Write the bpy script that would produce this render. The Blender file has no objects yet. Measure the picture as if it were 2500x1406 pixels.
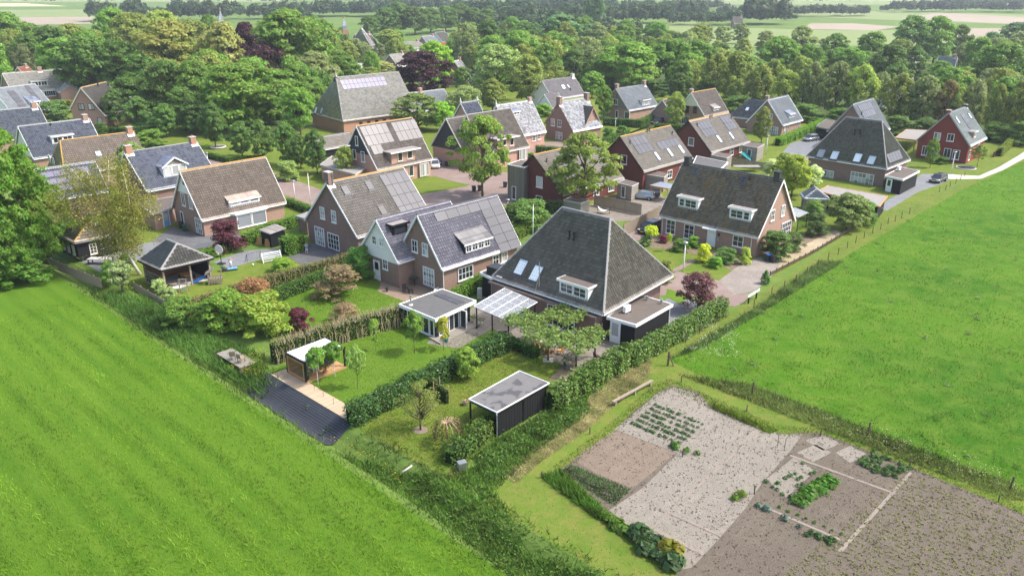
import bpy, bmesh, math, random
import numpy as np
from mathutils import Vector, Matrix
R = math.radians
random.seed(7); rng = np.random.default_rng(7)
sc = bpy.context.scene
col = sc.collection
# ---------------------------------------------------------------- camera
CX, CY, F, H = 1250.0, 703.0, 1943.0, 34.0
S = H / 30.0
PT = math.atan((703 + 45) / F); CP, SP = math.cos(PT), math.sin(PT)
cam = bpy.data.objects.new('camera', bpy.data.cameras.new('camera')); col.objects.link(cam)
cam.location = (0, 0, H); cam.rotation_euler = (math.pi / 2 - PT, 0, 0)
cam.data.sensor_fit = 'HORIZONTAL'; cam.data.angle_x = 2 * math.atan(1250 / F)
cam.data.clip_start = 0.5; cam.data.clip_end = 30000
sc.camera = cam
# ---------------------------------------------------------------- light
SUN_EL, SUN_AZ = 52.0, 92.0          # azimuth clockwise from +Y (the viewing direction)
w = bpy.data.worlds.new('World'); sc.world = w; w.use_nodes = True
nt = w.node_tree; nt.nodes.clear()
sky = nt.nodes.new('ShaderNodeTexSky'); sky.sky_type = 'NISHITA'; sky.sun_disc = False
sky.sun_elevation = R(SUN_EL); sky.sun_rotation = R(SUN_AZ); sky.air_density = 1.0; sky.dust_density = 3.5; sky.ozone_density = 1.0
bg = nt.nodes.new('ShaderNodeBackground'); bg.inputs[1].default_value = 0.15
wo = nt.nodes.new('ShaderNodeOutputWorld')
nt.links.new(sky.outputs[0], bg.inputs[0]); nt.links.new(bg.outputs[0], wo.inputs[0])
sl = bpy.data.lights.new('sun', 'SUN'); sl.energy = 2.05; sl.angle = R(3); sl.color = (1.0, 0.965, 0.9)
so = bpy.data.objects.new('sun', sl); col.objects.link(so)
_az, _el = R(SUN_AZ), R(SUN_EL)
HAZE = .00017
sdir = Vector((math.sin(_az) * math.cos(_el), math.cos(_az) * math.cos(_el), math.sin(_el)))
so.rotation_euler = sdir.to_track_quat('Z', 'Y').to_euler(); so.location = (60, 40, 90)
sc.view_settings.view_transform = 'Standard'; sc.view_settings.look = 'None'
sc.view_settings.exposure = 1.3; sc.view_settings.gamma = 1.0
sc.cycles.use_denoising = True; sc.cycles.max_bounces = 6; sc.cycles.transparent_max_bounces = 12
sc.cycles.diffuse_bounces = 3; sc.cycles.glossy_bounces = 3; sc.cycles.transmission_bounces = 4; sc.cycles.volume_bounces = 0
sc.cycles.caustics_reflective = False; sc.cycles.caustics_refractive = False
# ---------------------------------------------------------------- pixel helpers: a pixel is a direction, the ground (or a plane) gives the distance
def ray(x, y):
    u, v = (x - CX) / F, (y - CY) / F
    return Vector((u, CP - v * SP, -SP - v * CP))
def gp(x, y, z=0.0):
    d = ray(x, y); t = (z - H) / d.z
    return Vector((t * d.x, t * d.y, z))
def hz(x, y, topy):                       # height of something standing on ground pixel (x,y) whose top is at pixel row topy
    P = gp(x, y); v = (topy - CY) / F
    return H + P.y * (v * CP + SP) / (v * SP - CP)
def pxm(P):                               # pixels per metre at world point P
    return F / (P.y * CP - (P.z - H) * SP)
AD = Vector((math.cos(R(46.5)), math.sin(R(46.5)), 0)); BD = Vector((AD.y, -AD.x, 0))   # the two plot directions
def ab(a, b, z=0): return AD * a + BD * b + Vector((0, 0, z))
def toab(P): return (P.dot(AD), P.dot(BD))
# ---------------------------------------------------------------- materials
MATS = {}
class NG:
    def __init__(s, m):
        m.use_nodes = True; s.t = m.node_tree; s.t.nodes.clear()
    def n(s, typ, **kw):
        nd = s.t.nodes.new(typ)
        for k, v in kw.items():
            if k.startswith('i_'):
                nd.inputs[int(k[2:]) if k[2:].isdigit() else k[2:].replace('_', ' ')].default_value = v
            else: setattr(nd, k, v)
        return nd
    def l(s, a, b): s.t.links.new(a, b)
    def mix(s, f, a, b, mode='MIX'):
        nd = s.n('ShaderNodeMix', data_type='RGBA', blend_type=mode)
        for i, v in ((0, f), (6, a), (7, b)):
            if hasattr(v, 'is_linked') or hasattr(v, 'node'): s.l(v, nd.inputs[i])
            elif i == 0: nd.inputs[i].default_value = v
            else: nd.inputs[i].default_value = (*v, 1) if len(v) == 3 else v
        return nd.outputs[2]
    def ramp(s, f, p0, p1, c0=(0, 0, 0, 1), c1=(1, 1, 1, 1)):
        nd = s.n('ShaderNodeValToRGB'); e = nd.color_ramp.elements
        e[0].position = p0; e[0].color = c0; e[1].position = p1; e[1].color = c1
        s.l(f, nd.inputs[0]); return nd.outputs[0]
    def noise(s, vec, scale, detail=3, rough=.55):
        nd = s.n('ShaderNodeTexNoise', i_Scale=scale, i_Detail=detail, i_Roughness=rough)
        if vec is not None: s.l(vec, nd.inputs['Vector'])
        return nd.outputs[0]
    def math(s, op, a, b=None):
        nd = s.n('ShaderNodeMath', operation=op)
        for i, v in ((0, a), (1, b)):
            if v is None: continue
            if isinstance(v, (int, float)): nd.inputs[i].default_value = v
            else: s.l(v, nd.inputs[i])
        return nd.outputs[0]
    def bump(s, h, strength=.4, dist=.02):
        nd = s.n('ShaderNodeBump', i_Strength=strength, i_Distance=dist); s.l(h, nd.inputs['Height']); return nd.outputs[0]
    def mapping(s, vec, scale=(1, 1, 1), rot=(0, 0, 0)):
        for k, v, z in (('Rotation', rot, (0, 0, 0)), ('Scale', scale, (1, 1, 1))):      # rotate first, then stretch
            if tuple(v) != z: nd = s.n('ShaderNodeMapping'); nd.inputs[k].default_value = v; s.l(vec, nd.inputs[0]); vec = nd.outputs[0]
        return vec
    def out(s, colr, rough=.8, spec=.3, normal=None, metal=0.0, trans=None, alpha=None):
        b = s.n('ShaderNodeBsdfPrincipled')
        for k, v in (('Base Color', colr), ('Roughness', rough), ('Specular IOR Level', spec), ('Metallic', metal)):
            if isinstance(v, tuple): b.inputs[k].default_value = (*v[:3], 1)
            elif isinstance(v, (int, float)): b.inputs[k].default_value = v
            else: s.l(v, b.inputs[k])
        if normal is not None: s.l(normal, b.inputs['Normal'])
        o = s.n('ShaderNodeOutputMaterial'); sh = b.outputs[0]
        if trans:
            t = s.n('ShaderNodeBsdfTranslucent'); s.l(trans[1], t.inputs[0])
            mx = s.n('ShaderNodeMixShader'); mx.inputs[0].default_value = trans[0]; s.l(sh, mx.inputs[1]); s.l(t.outputs[0], mx.inputs[2]); sh = mx.outputs[0]
        s.l(sh, o.inputs[0]); return b
def newmat(name):
    m = bpy.data.materials.new(name); MATS[name] = m; return m, NG(m)
def plain(name, c, rough=.6, spec=.4, metal=0, var=.18, scale=3.0):
    m, g = newmat(name); tc = g.n('ShaderNodeTexCoord').outputs['Object']
    nz = g.noise(tc, scale, 4); nz2 = g.noise(tc, scale * 9, 3)
    f = g.math('ADD', g.math('MULTIPLY', nz, .6), g.math('MULTIPLY', nz2, .4))
    c2 = tuple(min(1, x * (1 + var)) for x in c); c1 = tuple(x * (1 - var) for x in c)
    g.out(g.mix(f, c1, c2), rough, spec, None, metal); return m
def brick(name, c1, c2, mortar, pale=.25):
    m, g = newmat(name); uv = g.n('ShaderNodeTexCoord').outputs['UV']; ob = g.n('ShaderNodeTexCoord').outputs['Object']
    b = g.n('ShaderNodeTexBrick', i_Scale=1.0); b.inputs['Brick Width'].default_value = .22; b.inputs['Row Height'].default_value = .065
    b.inputs['Mortar Size'].default_value = .007; b.inputs['Color1'].default_value = (*c1, 1); b.inputs['Color2'].default_value = (*c2, 1); b.inputs['Mortar'].default_value = (*mortar, 1)
    g.l(uv, b.inputs['Vector'])
    st = g.ramp(g.noise(ob, .8, 5), .42, .75); fine = g.noise(ob, 5, 4)
    c = g.mix(g.math('MULTIPLY', st, pale), b.outputs[0], mortar)
    c = g.mix(.35, c, g.mix(fine, tuple(x * .55 for x in c1), tuple(min(1, x * 1.5) for x in c2)))
    g.out(c, .9, .2, g.bump(b.outputs['Fac'], -.5, .01)); return m
def tile(name, c, var=.3, rough=.5, spec=.5, lichen=None, lam=.0, streak=None):
    m, g = newmat(name); uv = g.n('ShaderNodeTexCoord').outputs['UV']; ob = g.n('ShaderNodeTexCoord').outputs['Object']
    fl = g.n('ShaderNodeVectorMath', operation='FLOOR'); g.l(uv, fl.inputs[0])
    wn = g.n('ShaderNodeTexWhiteNoise', noise_dimensions='2D'); g.l(fl.outputs[0], wn.inputs['Vector'])
    cc = g.mix(wn.outputs[0], tuple(x * (1 - var) for x in c), tuple(min(1, x * (1 + var)) for x in c))
    nz = g.noise(ob, .6, 5, .65); cc = g.mix(g.math('MULTIPLY', g.ramp(nz, .35, .7), .35), cc, tuple(min(1, x * 1.5 + .02) for x in c))
    if lichen:
        mp = g.mapping(uv, (.55, .09, 1)); n2 = g.noise(mp, 1.1, 5, .7); n3 = g.noise(ob, 3.5, 4, .7)
        sep = g.n('ShaderNodeSeparateXYZ'); g.l(uv, sep.inputs[0])
        f = g.math('MULTIPLY', g.ramp(g.math('ADD', g.math('MULTIPLY', n2, .7), g.math('MULTIPLY', n3, .3)), .62 - lam, .74 - lam), .75)
        cc = g.mix(f, cc, lichen)
    # joints between tiles and the gap shadow painted along each course edge
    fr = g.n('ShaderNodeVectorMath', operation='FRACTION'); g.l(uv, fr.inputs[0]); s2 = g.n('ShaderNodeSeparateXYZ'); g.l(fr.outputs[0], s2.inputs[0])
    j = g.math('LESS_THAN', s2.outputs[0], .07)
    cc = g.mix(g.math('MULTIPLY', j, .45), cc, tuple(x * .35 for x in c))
    k2 = g.math('GREATER_THAN', s2.outputs[1], .84); cc = g.mix(g.math('MULTIPLY', k2, .55), cc, tuple(x * .3 for x in c))   # shadow under each lap, painted into the tile colour
    rn = g.math('ADD', g.math('MULTIPLY', wn.outputs[0], .18), rough - .09)
    g.out(cc, rn, spec, g.bump(g.noise(ob, 30, 3), .15, .01)); return m
def boards(name, c, width=.16, vertical=False, var=.3, rough=.75, gap=.1):
    m, g = newmat(name); uv = g.n('ShaderNodeTexCoord').outputs['UV']
    sp_ = g.n('ShaderNodeSeparateXYZ'); g.l(uv, sp_.inputs[0]); q = g.math('DIVIDE', sp_.outputs[0 if vertical else 1], width)
    fl = g.math('FLOOR', q); wn = g.n('ShaderNodeTexWhiteNoise', noise_dimensions='1D'); g.l(fl, wn.inputs['W'])
    gr = g.noise(g.mapping(uv, (30, 1.2, 1) if vertical else (1.2, 30, 1)), 1.5, 4)
    f = g.math('ADD', g.math('MULTIPLY', wn.outputs[0], .6), g.math('MULTIPLY', gr, .4))
    cc = g.mix(f, tuple(x * (1 - var) for x in c), tuple(min(1, x * (1 + var)) for x in c))
    j = g.math('LESS_THAN', g.math('FRACT', q), gap); cc = g.mix(g.math('MULTIPLY', j, .8), cc, tuple(x * .2 for x in c))
    g.out(cc, rough, .3, g.bump(j, -.6, .02)); return m
def foliage(name, trans=.42, rough=.55):
    m, g = newmat(name); oi = g.n('ShaderNodeObjectInfo'); ge = g.n('ShaderNodeNewGeometry'); ob = g.n('ShaderNodeTexCoord').outputs['Object']
    hs = g.n('ShaderNodeHueSaturation'); g.l(oi.outputs['Color'], hs.inputs['Color'])
    r = ge.outputs['Random Per Island']
    g.l(g.math('ADD', g.math('MULTIPLY', r, .06), .458), hs.inputs['Hue'])
    lo = g.noise(ob, 4.0, 2)
    v = g.math('ADD', g.math('MULTIPLY', r, .55), g.math('ADD', g.math('MULTIPLY', lo, .7), .35)); g.l(v, hs.inputs['Value'])
    tr = g.mix(.5, hs.outputs[0], (.35, .5, .05)); tr = g.mix(.45, hs.outputs[0], g.mix(1.0, hs.outputs[0], (1.6, 1.7, .7), 'MULTIPLY'))
    g.out(hs.outputs[0], rough, .3, None, 0, (trans, tr)); return m
def bladem(name, mown=False):
    m, g = newmat(name); oi = g.n('ShaderNodeObjectInfo'); ge = g.n('ShaderNodeNewGeometry'); P = ge.outputs['Position']; r = ge.outputs['Random Per Island']
    n1 = g.noise(g.mapping(P, (1.0, .16, 1), (0, 0, R(-46.5))), .55, 4, .6); n2 = g.noise(P, .9, 4, .65); n3 = g.noise(P, .1, 4, .6)
    v = g.math('ADD', g.math('MULTIPLY', r, .3), g.math('ADD', g.math('MULTIPLY', g.ramp(n1, .36, .64), .85), g.math('MULTIPLY', g.ramp(n2, .38, .66), .45)))
    if mown: wv = g.n('ShaderNodeTexWave', i_Scale=.17, i_Distortion=.5, i_Detail=2.0); g.l(g.mapping(P, (1, .1, 1), (0, 0, R(-46.5))), wv.inputs[0]); v = g.math('ADD', v, g.math('MULTIPLY', wv.outputs[1], .32))
    hs = g.n('ShaderNodeHueSaturation'); g.l(oi.outputs['Color'], hs.inputs['Color']); g.l(g.math('ADD', g.math('MULTIPLY', g.ramp(n3, .38, .62), .4), v), hs.inputs['Value']); g.l(g.math('ADD', g.math('MULTIPLY', n2, .05), .475), hs.inputs['Hue'])
    g.out(hs.outputs[0], .6, .2, None, 0, (.3, hs.outputs[0]))
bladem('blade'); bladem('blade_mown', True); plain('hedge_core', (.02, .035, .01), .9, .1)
foliage('leaf'); foliage('leaf_gloss', .22, .35)
def ground(name, cols, sc_=(.05, .35, 3.0), rot=0, stretch=(1, 1), bump=.5, stripes=None, rough=.95):
    m, g = newmat(name); P = g.n('ShaderNodeNewGeometry').outputs['Position']
    mp = g.mapping(P, (stretch[0], stretch[1], 1), (0, 0, rot))
    a = g.noise(mp, sc_[0], 4, .6); b = g.noise(mp, sc_[1], 4, .65); c = g.noise(P, sc_[2], 4, .7)
    cc = g.mix(g.ramp(a, .38, .62), cols[0], cols[1])
    cc = g.mix(g.math('MULTIPLY', g.ramp(b, .4, .68), .7), cc, cols[2])
    cc = g.mix(g.math('MULTIPLY', g.ramp(c, .35, .75), .55), cc, cols[3])
    if stripes:
        wv = g.n('ShaderNodeTexWave', i_Scale=stripes[0], i_Distortion=.8, i_Detail=2.0); g.l(g.mapping(P, (1, 1, 1), (0, 0, stripes[1])), wv.inputs[0])
        cc = g.mix(g.math('MULTIPLY', wv.outputs[1], stripes[2]), cc, cols[2])
    g.out(cc, rough, .12, g.bump(g.noise(P, sc_[2] * 3, 4, .7), bump, .08)); return m
def paving(name, c1, c2, mortar, bw=.21, bh=.1, rot=0, stain=(.5, .45, .4), sa=.35):
    m, g = newmat(name); P = g.n('ShaderNodeNewGeometry').outputs['Position']; mp = g.mapping(P, (1, 1, 1), (0, 0, rot))
    b = g.n('ShaderNodeTexBrick', i_Scale=1.0); b.inputs['Brick Width'].default_value = bw; b.inputs['Row Height'].default_value = bh
    b.inputs['Mortar Size'].default_value = bh * .06; b.inputs['Color1'].default_value = (*c1, 1); b.inputs['Color2'].default_value = (*c2, 1); b.inputs['Mortar'].default_value = (*mortar, 1)
    g.l(mp, b.inputs[0]); n1 = g.noise(P, .35, 5, .65); n2 = g.noise(P, 2.2, 5, .7)
    cc = g.mix(g.math('MULTIPLY', g.ramp(n1, .45, .7), sa), b.outputs[0], stain); cc = g.mix(g.math('MULTIPLY', g.ramp(n2, .55, .75), .35), cc, tuple(x * .6 for x in c1))
    g.out(cc, .9, .2, g.bump(b.outputs['Fac'], -.4, .01)); return m
def glassmat(name, c, rough=.06, spec=.9):
    m, g = newmat(name); ob = g.n('ShaderNodeTexCoord').outputs['Object']; oi = g.n('ShaderNodeObjectInfo')
    cc = g.mix(oi.outputs['Random'], tuple(x * .5 for x in c), tuple(min(1, x * 1.8) for x in c))
    g.out(cc, rough, spec, g.bump(g.noise(ob, 1.5, 2), .03, .05)); return m
brick('brick_brown', (.19, .115, .085), (.25, .15, .11), (.34, .28, .24))
brick('brick_purple', (.17, .1, .085), (.23, .135, .11), (.3, .25, .225), .35)
brick('brick_red', (.12, .035, .026), (.16, .045, .034), (.13, .07, .06), .12)
brick('brick_pink', (.38, .2, .145), (.46, .26, .19), (.42, .35, .3), .2)
brick('brick_orange', (.34, .15, .09), (.4, .2, .12), (.4, .33, .27), .3)
brick('brick_warm', (.26, .15, .11), (.33, .195, .145), (.4, .33, .28), .25)
brick('brick_maroon', (.19, .035, .025), (.24, .045, .032), (.2, .09, .08), .08)
LIC = (.42, .25, .05)
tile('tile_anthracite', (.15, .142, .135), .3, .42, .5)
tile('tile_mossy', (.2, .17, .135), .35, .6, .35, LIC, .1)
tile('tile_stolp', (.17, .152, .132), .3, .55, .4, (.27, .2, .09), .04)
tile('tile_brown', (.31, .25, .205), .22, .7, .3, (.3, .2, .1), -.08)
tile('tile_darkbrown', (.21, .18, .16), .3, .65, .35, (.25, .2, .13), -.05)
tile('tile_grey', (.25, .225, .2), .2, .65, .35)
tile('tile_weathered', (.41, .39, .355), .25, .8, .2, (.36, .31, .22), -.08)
tile('tile_glazed', (.3, .285, .34), .2, .22, 1.0)  # black pantiles; part of their sky glint is put into the paler base
tile('tile_glazedglare', (.62, .62, .66), .5, .18, 1.0)  # sun glare on dark glazed tiles, painted as a near-white base
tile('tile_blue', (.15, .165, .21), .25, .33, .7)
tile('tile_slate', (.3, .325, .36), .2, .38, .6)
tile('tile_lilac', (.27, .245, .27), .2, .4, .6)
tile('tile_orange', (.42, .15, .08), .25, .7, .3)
plain('ridge_grey', (.26, .255, .245), .8, .2); plain('ridge_orange', (.42, .25, .08), .85, .2); plain('ridge_dark', (.06, .06, .065), .5, .4)
plain('white', (.78, .78, .76), .5, .4, 0, .06); plain('cream', (.7, .66, .55), .6, .3, 0, .08); plain('black', (.01, .01, .011), .5, .4)
plain('zinc', (.36, .38, .41), .4, .5, .6); plain('steel', (.55, .55, .55), .3, .5, .9); plain('bitumen', (.11, .108, .105), .9, .15, 0, .35, 1.2)
plain('bitumen_brown', (.12, .1, .085), .9, .15, 0, .35, 1.2); plain('bitumen_pale', (.26, .24, .22), .9, .15, 0, .3, 1.2)
plain('concrete', (.42, .4, .37), .9, .2, 0, .25); plain('bark', (.12, .09, .065), .9, .1, 0, .35, 6); plain('bark_pale', (.62, .57, .49), .9, .1, 0, .35, 8)
plain('twig', (.36, .26, .16), .9, .1, 0, .3, 6); plain('twig_pale', (.45, .36, .24), .9, .1, 0, .3, 6)
plain('blue_plastic', (.03, .16, .5), .4, .5); plain('green_plastic', (.03, .09, .04), .45, .5); plain('dark_plastic', (.03, .032, .036), .45, .5)
plain('red_paint', (.4, .04, .03), .5, .4); plain('skin', (.6, .4, .3), .6, .3); plain('hair', (.45, .3, .15), .7, .2); plain('blue_cloth', (.12, .3, .55), .8, .1); plain('white_cloth', (.75, .75, .75), .8, .1)
plain('soil', (.2, .155, .12), .95, .1, 0, .35, 2); plain('teal', (.02, .2, .2), .8, .2); plain('brown_frame', (.05, .022, .018), .5, .4)
plain('orange_wood', (.5, .26, .1), .6, .3, 0, .3, 5); plain('oak_grey', (.27, .22, .165), .8, .2, 0, .25, 5); plain('terracotta', (.45, .2, .1), .8, .2)
plain('car_dark', (.02, .025, .035), .18, .7, .3, .05); plain('car_grey', (.1, .11, .12), .2, .7, .5, .05); plain('car_silver', (.32, .35, .37), .22, .7, .6, .05); plain('car_white', (.75, .76, .77), .22, .6, 0, .05)
plain('rubber', (.015, .015, .015), .8, .2); plain('plate_yellow', (.75, .5, .02), .5, .3); plain('headlight', (.6, .62, .65), .1, .8); plain('taillight', (.35, .01, .01), .2, .6)
boards('boards_black', (.009, .0095, .011), .17); boards('boards_blackv', (.008, .008, .009), .16, True); boards('boards_white', (.8, .77, .7), .16, False, .05, .6, .06)
boards('boards_grey', (.26, .235, .2), .15); boards('boards_greyv', (.2, .185, .15), .15, True); boards('boards_navy', (.035, .04, .048), .2, False, .2, .6, .08)
boards('boards_orange', (.42, .25, .12), .14, False, .25, .6); boards('boards_brown', (.2, .1, .05), .14, False, .25, .6)
glassmat('glass', (.02, .025, .03)); glassmat('glass_curtain', (.3, .31, .3), .12, .7); glassmat('skylight_glass', (.45, .52, .56), .08, .9); glassmat('blind_grey', (.2, .21, .24), .5, .3)  # roof-window panes carry a pale sky reflection in their base colour
m, g = newmat('clear_glass'); tb = g.n('ShaderNodeBsdfTransparent'); gb = g.n('ShaderNodeBsdfGlossy', i_Roughness=.03); mx = g.n('ShaderNodeMixShader'); mx.inputs[0].default_value = .1
o = g.n('ShaderNodeOutputMaterial'); g.l(tb.outputs[0], mx.inputs[1]); g.l(gb.outputs[0], mx.inputs[2]); g.l(mx.outputs[0], o.inputs[0]); tb.inputs[0].default_value = (.85, .9, .88, 1)
m, g = newmat('polycarb'); tb = g.n('ShaderNodeBsdfTransparent'); df = g.n('ShaderNodeBsdfPrincipled'); df.inputs['Base Color'].default_value = (.62, .63, .64, 1); df.inputs['Roughness'].default_value = .25; mx = g.n('ShaderNodeMixShader'); mx.inputs[0].default_value = .45
uvn = g.n('ShaderNodeTexCoord').outputs['UV']; wv = g.n('ShaderNodeTexWave', i_Scale=4.0); g.l(uvn, wv.inputs[0]); g.l(g.mix(wv.outputs[1], (.3, .31, .33), (.5, .51, .52)), df.inputs['Base Color'])
o = g.n('ShaderNodeOutputMaterial'); g.l(tb.outputs[0], mx.inputs[1]); g.l(df.outputs[0], mx.inputs[2]); g.l(mx.outputs[0], o.inputs[0])
m, g = newmat('solar'); uv = g.n('ShaderNodeTexCoord').outputs['UV']; fr_ = g.n('ShaderNodeVectorMath', operation='FRACTION'); g.l(g.mapping(uv, (6, 6, 6)), fr_.inputs[0]); s_ = g.n('ShaderNodeSeparateXYZ'); g.l(fr_.outputs[0], s_.inputs[0])
oi = g.n('ShaderNodeObjectInfo'); j = g.math('MAXIMUM', g.math('LESS_THAN', s_.outputs[0], .06), g.math('LESS_THAN', s_.outputs[1], .06))
c0 = g.mix(oi.outputs['Random'], (.07, .07, .078), (.09, .09, .1)); g.out(g.mix(g.math('MULTIPLY', j, .5), c0, (.14, .14, .16)), .3, .3)
m, g = newmat('solar_blue'); oi = g.n('ShaderNodeObjectInfo'); g.out(g.mix(oi.outputs['Random'], (.08, .08, .15), (.11, .1, .16)), .3, .35)
m, g = newmat('solar_pale'); oi = g.n('ShaderNodeObjectInfo'); g.out(g.mix(oi.outputs['Random'], (.13, .12, .12), (.16, .15, .15)), .35, .25)
# ---------------------------------------------------------------- mesh helpers
class MB:
    def __init__(s): s.v = []; s.f = []; s.m = []; s.cur = 0
    def poly(s, pts): b = len(s.v); s.v += [tuple(p) for p in pts]; s.f.append(tuple(range(b, b + len(pts)))); s.m.append(s.cur)
    def hexa(s, p):      # 8 points: bottom 4 (ccw), top 4
        b = len(s.v); s.v += [tuple(q) for q in p]
        for f in ((3, 2, 1, 0), (4, 5, 6, 7), (0, 1, 5, 4), (1, 2, 6, 5), (2, 3, 7, 6), (3, 0, 4, 7)): s.f.append(tuple(b + i for i in f)); s.m.append(s.cur)
        return s
    def box(s, x0, x1, y0, y1, z0, z1):
        return s.hexa([(x0, y0, z0), (x1, y0, z0), (x1, y1, z0), (x0, y1, z0), (x0, y0, z1), (x1, y0, z1), (x1, y1, z1), (x0, y1, z1)])
    def obox(s, o, ux, uy, uz, x0, x1, y0, y1, z0, z1):   # box in a frame given by origin and axes
        P = lambda x, y, z: o + ux * x + uy * y + uz * z
        return s.hexa([P(x0, y0, z0), P(x1, y0, z0), P(x1, y1, z0), P(x0, y1, z0), P(x0, y0, z1), P(x1, y0, z1), P(x1, y1, z1), P(x0, y1, z1)])
    def bar(s, a, b, w, h=None):
        a, b = Vector(a), Vector(b); h = h or w; d = (b - a); L = d.length
        if L < 1e-6: return s
        d /= L; up = Vector((0, 0, 1)) if abs(d.z) < .95 else Vector((1, 0, 0)); x = d.cross(up).normalized(); y = x.cross(d)
        return s.obox(a, x, y, d, -w / 2, w / 2, -h / 2, h / 2, 0, L)
    def prism(s, pts, z0, z1):
        n = len(pts); ar = sum(pts[i][0] * pts[(i + 1) % n][1] - pts[(i + 1) % n][0] * pts[i][1] for i in range(n))
        if ar < 0: pts = pts[::-1]
        b = len(s.v); s.v += [(p[0], p[1], z0) for p in pts] + [(p[0], p[1], z1) for p in pts]
        s.f.append(tuple(range(b + n - 1, b - 1, -1))); s.m.append(s.cur); s.f.append(tuple(range(b + n, b + 2 * n))); s.m.append(s.cur)
        for i in range(n): k = (i + 1) % n; s.f.append((b + i, b + k, b + n + k, b + n + i)); s.m.append(s.cur)
        return s
    def tube(s, pts, rad, n=6, cap=True):
        pts = [Vector(p) for p in pts]; rad = rad if isinstance(rad, (list, tuple)) else [rad] * len(pts); b = len(s.v)
        for i, p in enumerate(pts):
            d = (pts[min(i + 1, len(pts) - 1)] - pts[max(i - 1, 0)]).normalized()
            up = Vector((0, 0, 1)) if abs(d.z) < .9 else Vector((1, 0, 0)); x = d.cross(up).normalized(); y = d.cross(x)
            for k in range(n): a = 2 * math.pi * k / n; s.v.append(tuple(p + x * (rad[i] * math.cos(a)) + y * (rad[i] * math.sin(a))))
        for i in range(len(pts) - 1):
            for k in range(n): q = (k + 1) % n; s.f.append((b + i * n + k, b + i * n + q, b + (i + 1) * n + q, b + (i + 1) * n + k)); s.m.append(s.cur)
        if cap:
            e = b + (len(pts) - 1) * n; s.f.append(tuple(range(e, e + n))); s.m.append(s.cur); s.f.append(tuple(range(b + n - 1, b - 1, -1))); s.m.append(s.cur)
        return s
    def ell(s, c, rx, ry, rz, n=10, k=6):
        b = len(s.v)
        for i in range(k + 1):
            t = math.pi * i / k
            for j in range(n): a = 2 * math.pi * j / n; s.v.append((c[0] + rx * math.sin(t) * math.cos(a), c[1] + ry * math.sin(t) * math.sin(a), c[2] + rz * math.cos(t)))
        for i in range(k):
            for j in range(n): q = (j + 1) % n; s.f.append((b + i * n + j, b + (i + 1) * n + j, b + (i + 1) * n + q, b + i * n + q)); s.m.append(s.cur)
        return s
    def mat(s, i): s.cur = i; return s
    def mesh(s, name, mats, smooth=False):
        me = bpy.data.meshes.new(name); me.from_pydata(s.v, [], s.f)
        for mm in (mats if isinstance(mats, (list, tuple)) else [mats]): me.materials.append(MATS[mm] if isinstance(mm, str) else mm)
        if any(s.m): me.polygons.foreach_set('material_index', s.m)
        if smooth: me.polygons.foreach_set('use_smooth', [True] * len(me.polygons))
        boxuv(me); return me
    def build(s, name, mats, parent=None, smooth=False):
        return link(name, s.mesh(name, mats, smooth), parent)
def boxuv(me):
    n = len(me.loops)
    if not n or me.uv_layers: return
    co = np.empty(len(me.vertices) * 3); me.vertices.foreach_get('co', co); co = co.reshape(-1, 3)
    li = np.empty(n, int); me.loops.foreach_get('vertex_index', li)
    nr = np.empty(len(me.polygons) * 3); me.polygons.foreach_get('normal', nr); nr = np.abs(nr.reshape(-1, 3))
    lt = np.empty(len(me.polygons), int); me.polygons.foreach_get('loop_total', lt); ax = np.repeat(np.argmax(nr, 1), lt); p = co[li]
    uv = np.where((ax == 2)[:, None], p[:, :2], np.where((ax == 0)[:, None], p[:, 1:], p[:, [0, 2]]))
    me.uv_layers.new(name='UVMap').data.foreach_set('uv', uv.astype(np.float32).ravel())
def link(name, data, parent=None):
    o = bpy.data.objects.new(name, data); col.objects.link(o)
    if parent is not None: o.parent = parent
    return o
def tag(o, label=None, cat=None, group=None, kind=None):
    for k, v in (('label', label), ('category', cat), ('group', group), ('kind', kind)):
        if v: o[k] = v
    return o
def thing(name, label, cat, loc=(0, 0, 0), rz=0.0, group=None, scale=None):
    o = link(name, None); o.location = loc; o.rotation_euler = (0, 0, rz); o.empty_display_size = .3
    if scale: o.scale = scale
    return tag(o, label, cat, group)
def copy_tree(o, parent=None):
    c = o.copy(); col.objects.link(c); c.parent = parent
    for ch in o.children: copy_tree(ch, c)
    return c
def npmesh(name, V, Fc, mats, smooth=False):      # V (n,3); Fc (m,3) or (m,4)
    me = bpy.data.meshes.new(name); k = Fc.shape[1]
    me.vertices.add(len(V)); me.vertices.foreach_set('co', V.astype(np.float32).ravel())
    me.loops.add(Fc.size); me.loops.foreach_set('vertex_index', Fc.astype(np.int32).ravel())
    me.polygons.add(len(Fc)); me.polygons.foreach_set('loop_start', np.arange(len(Fc), dtype=np.int32) * k)
    if smooth: me.polygons.foreach_set('use_smooth', np.ones(len(Fc), bool))
    me.update(calc_edges=True)
    for mm in (mats if isinstance(mats, (list, tuple)) else [mats]): me.materials.append(MATS[mm] if isinstance(mm, str) else mm)
    return me
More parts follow.
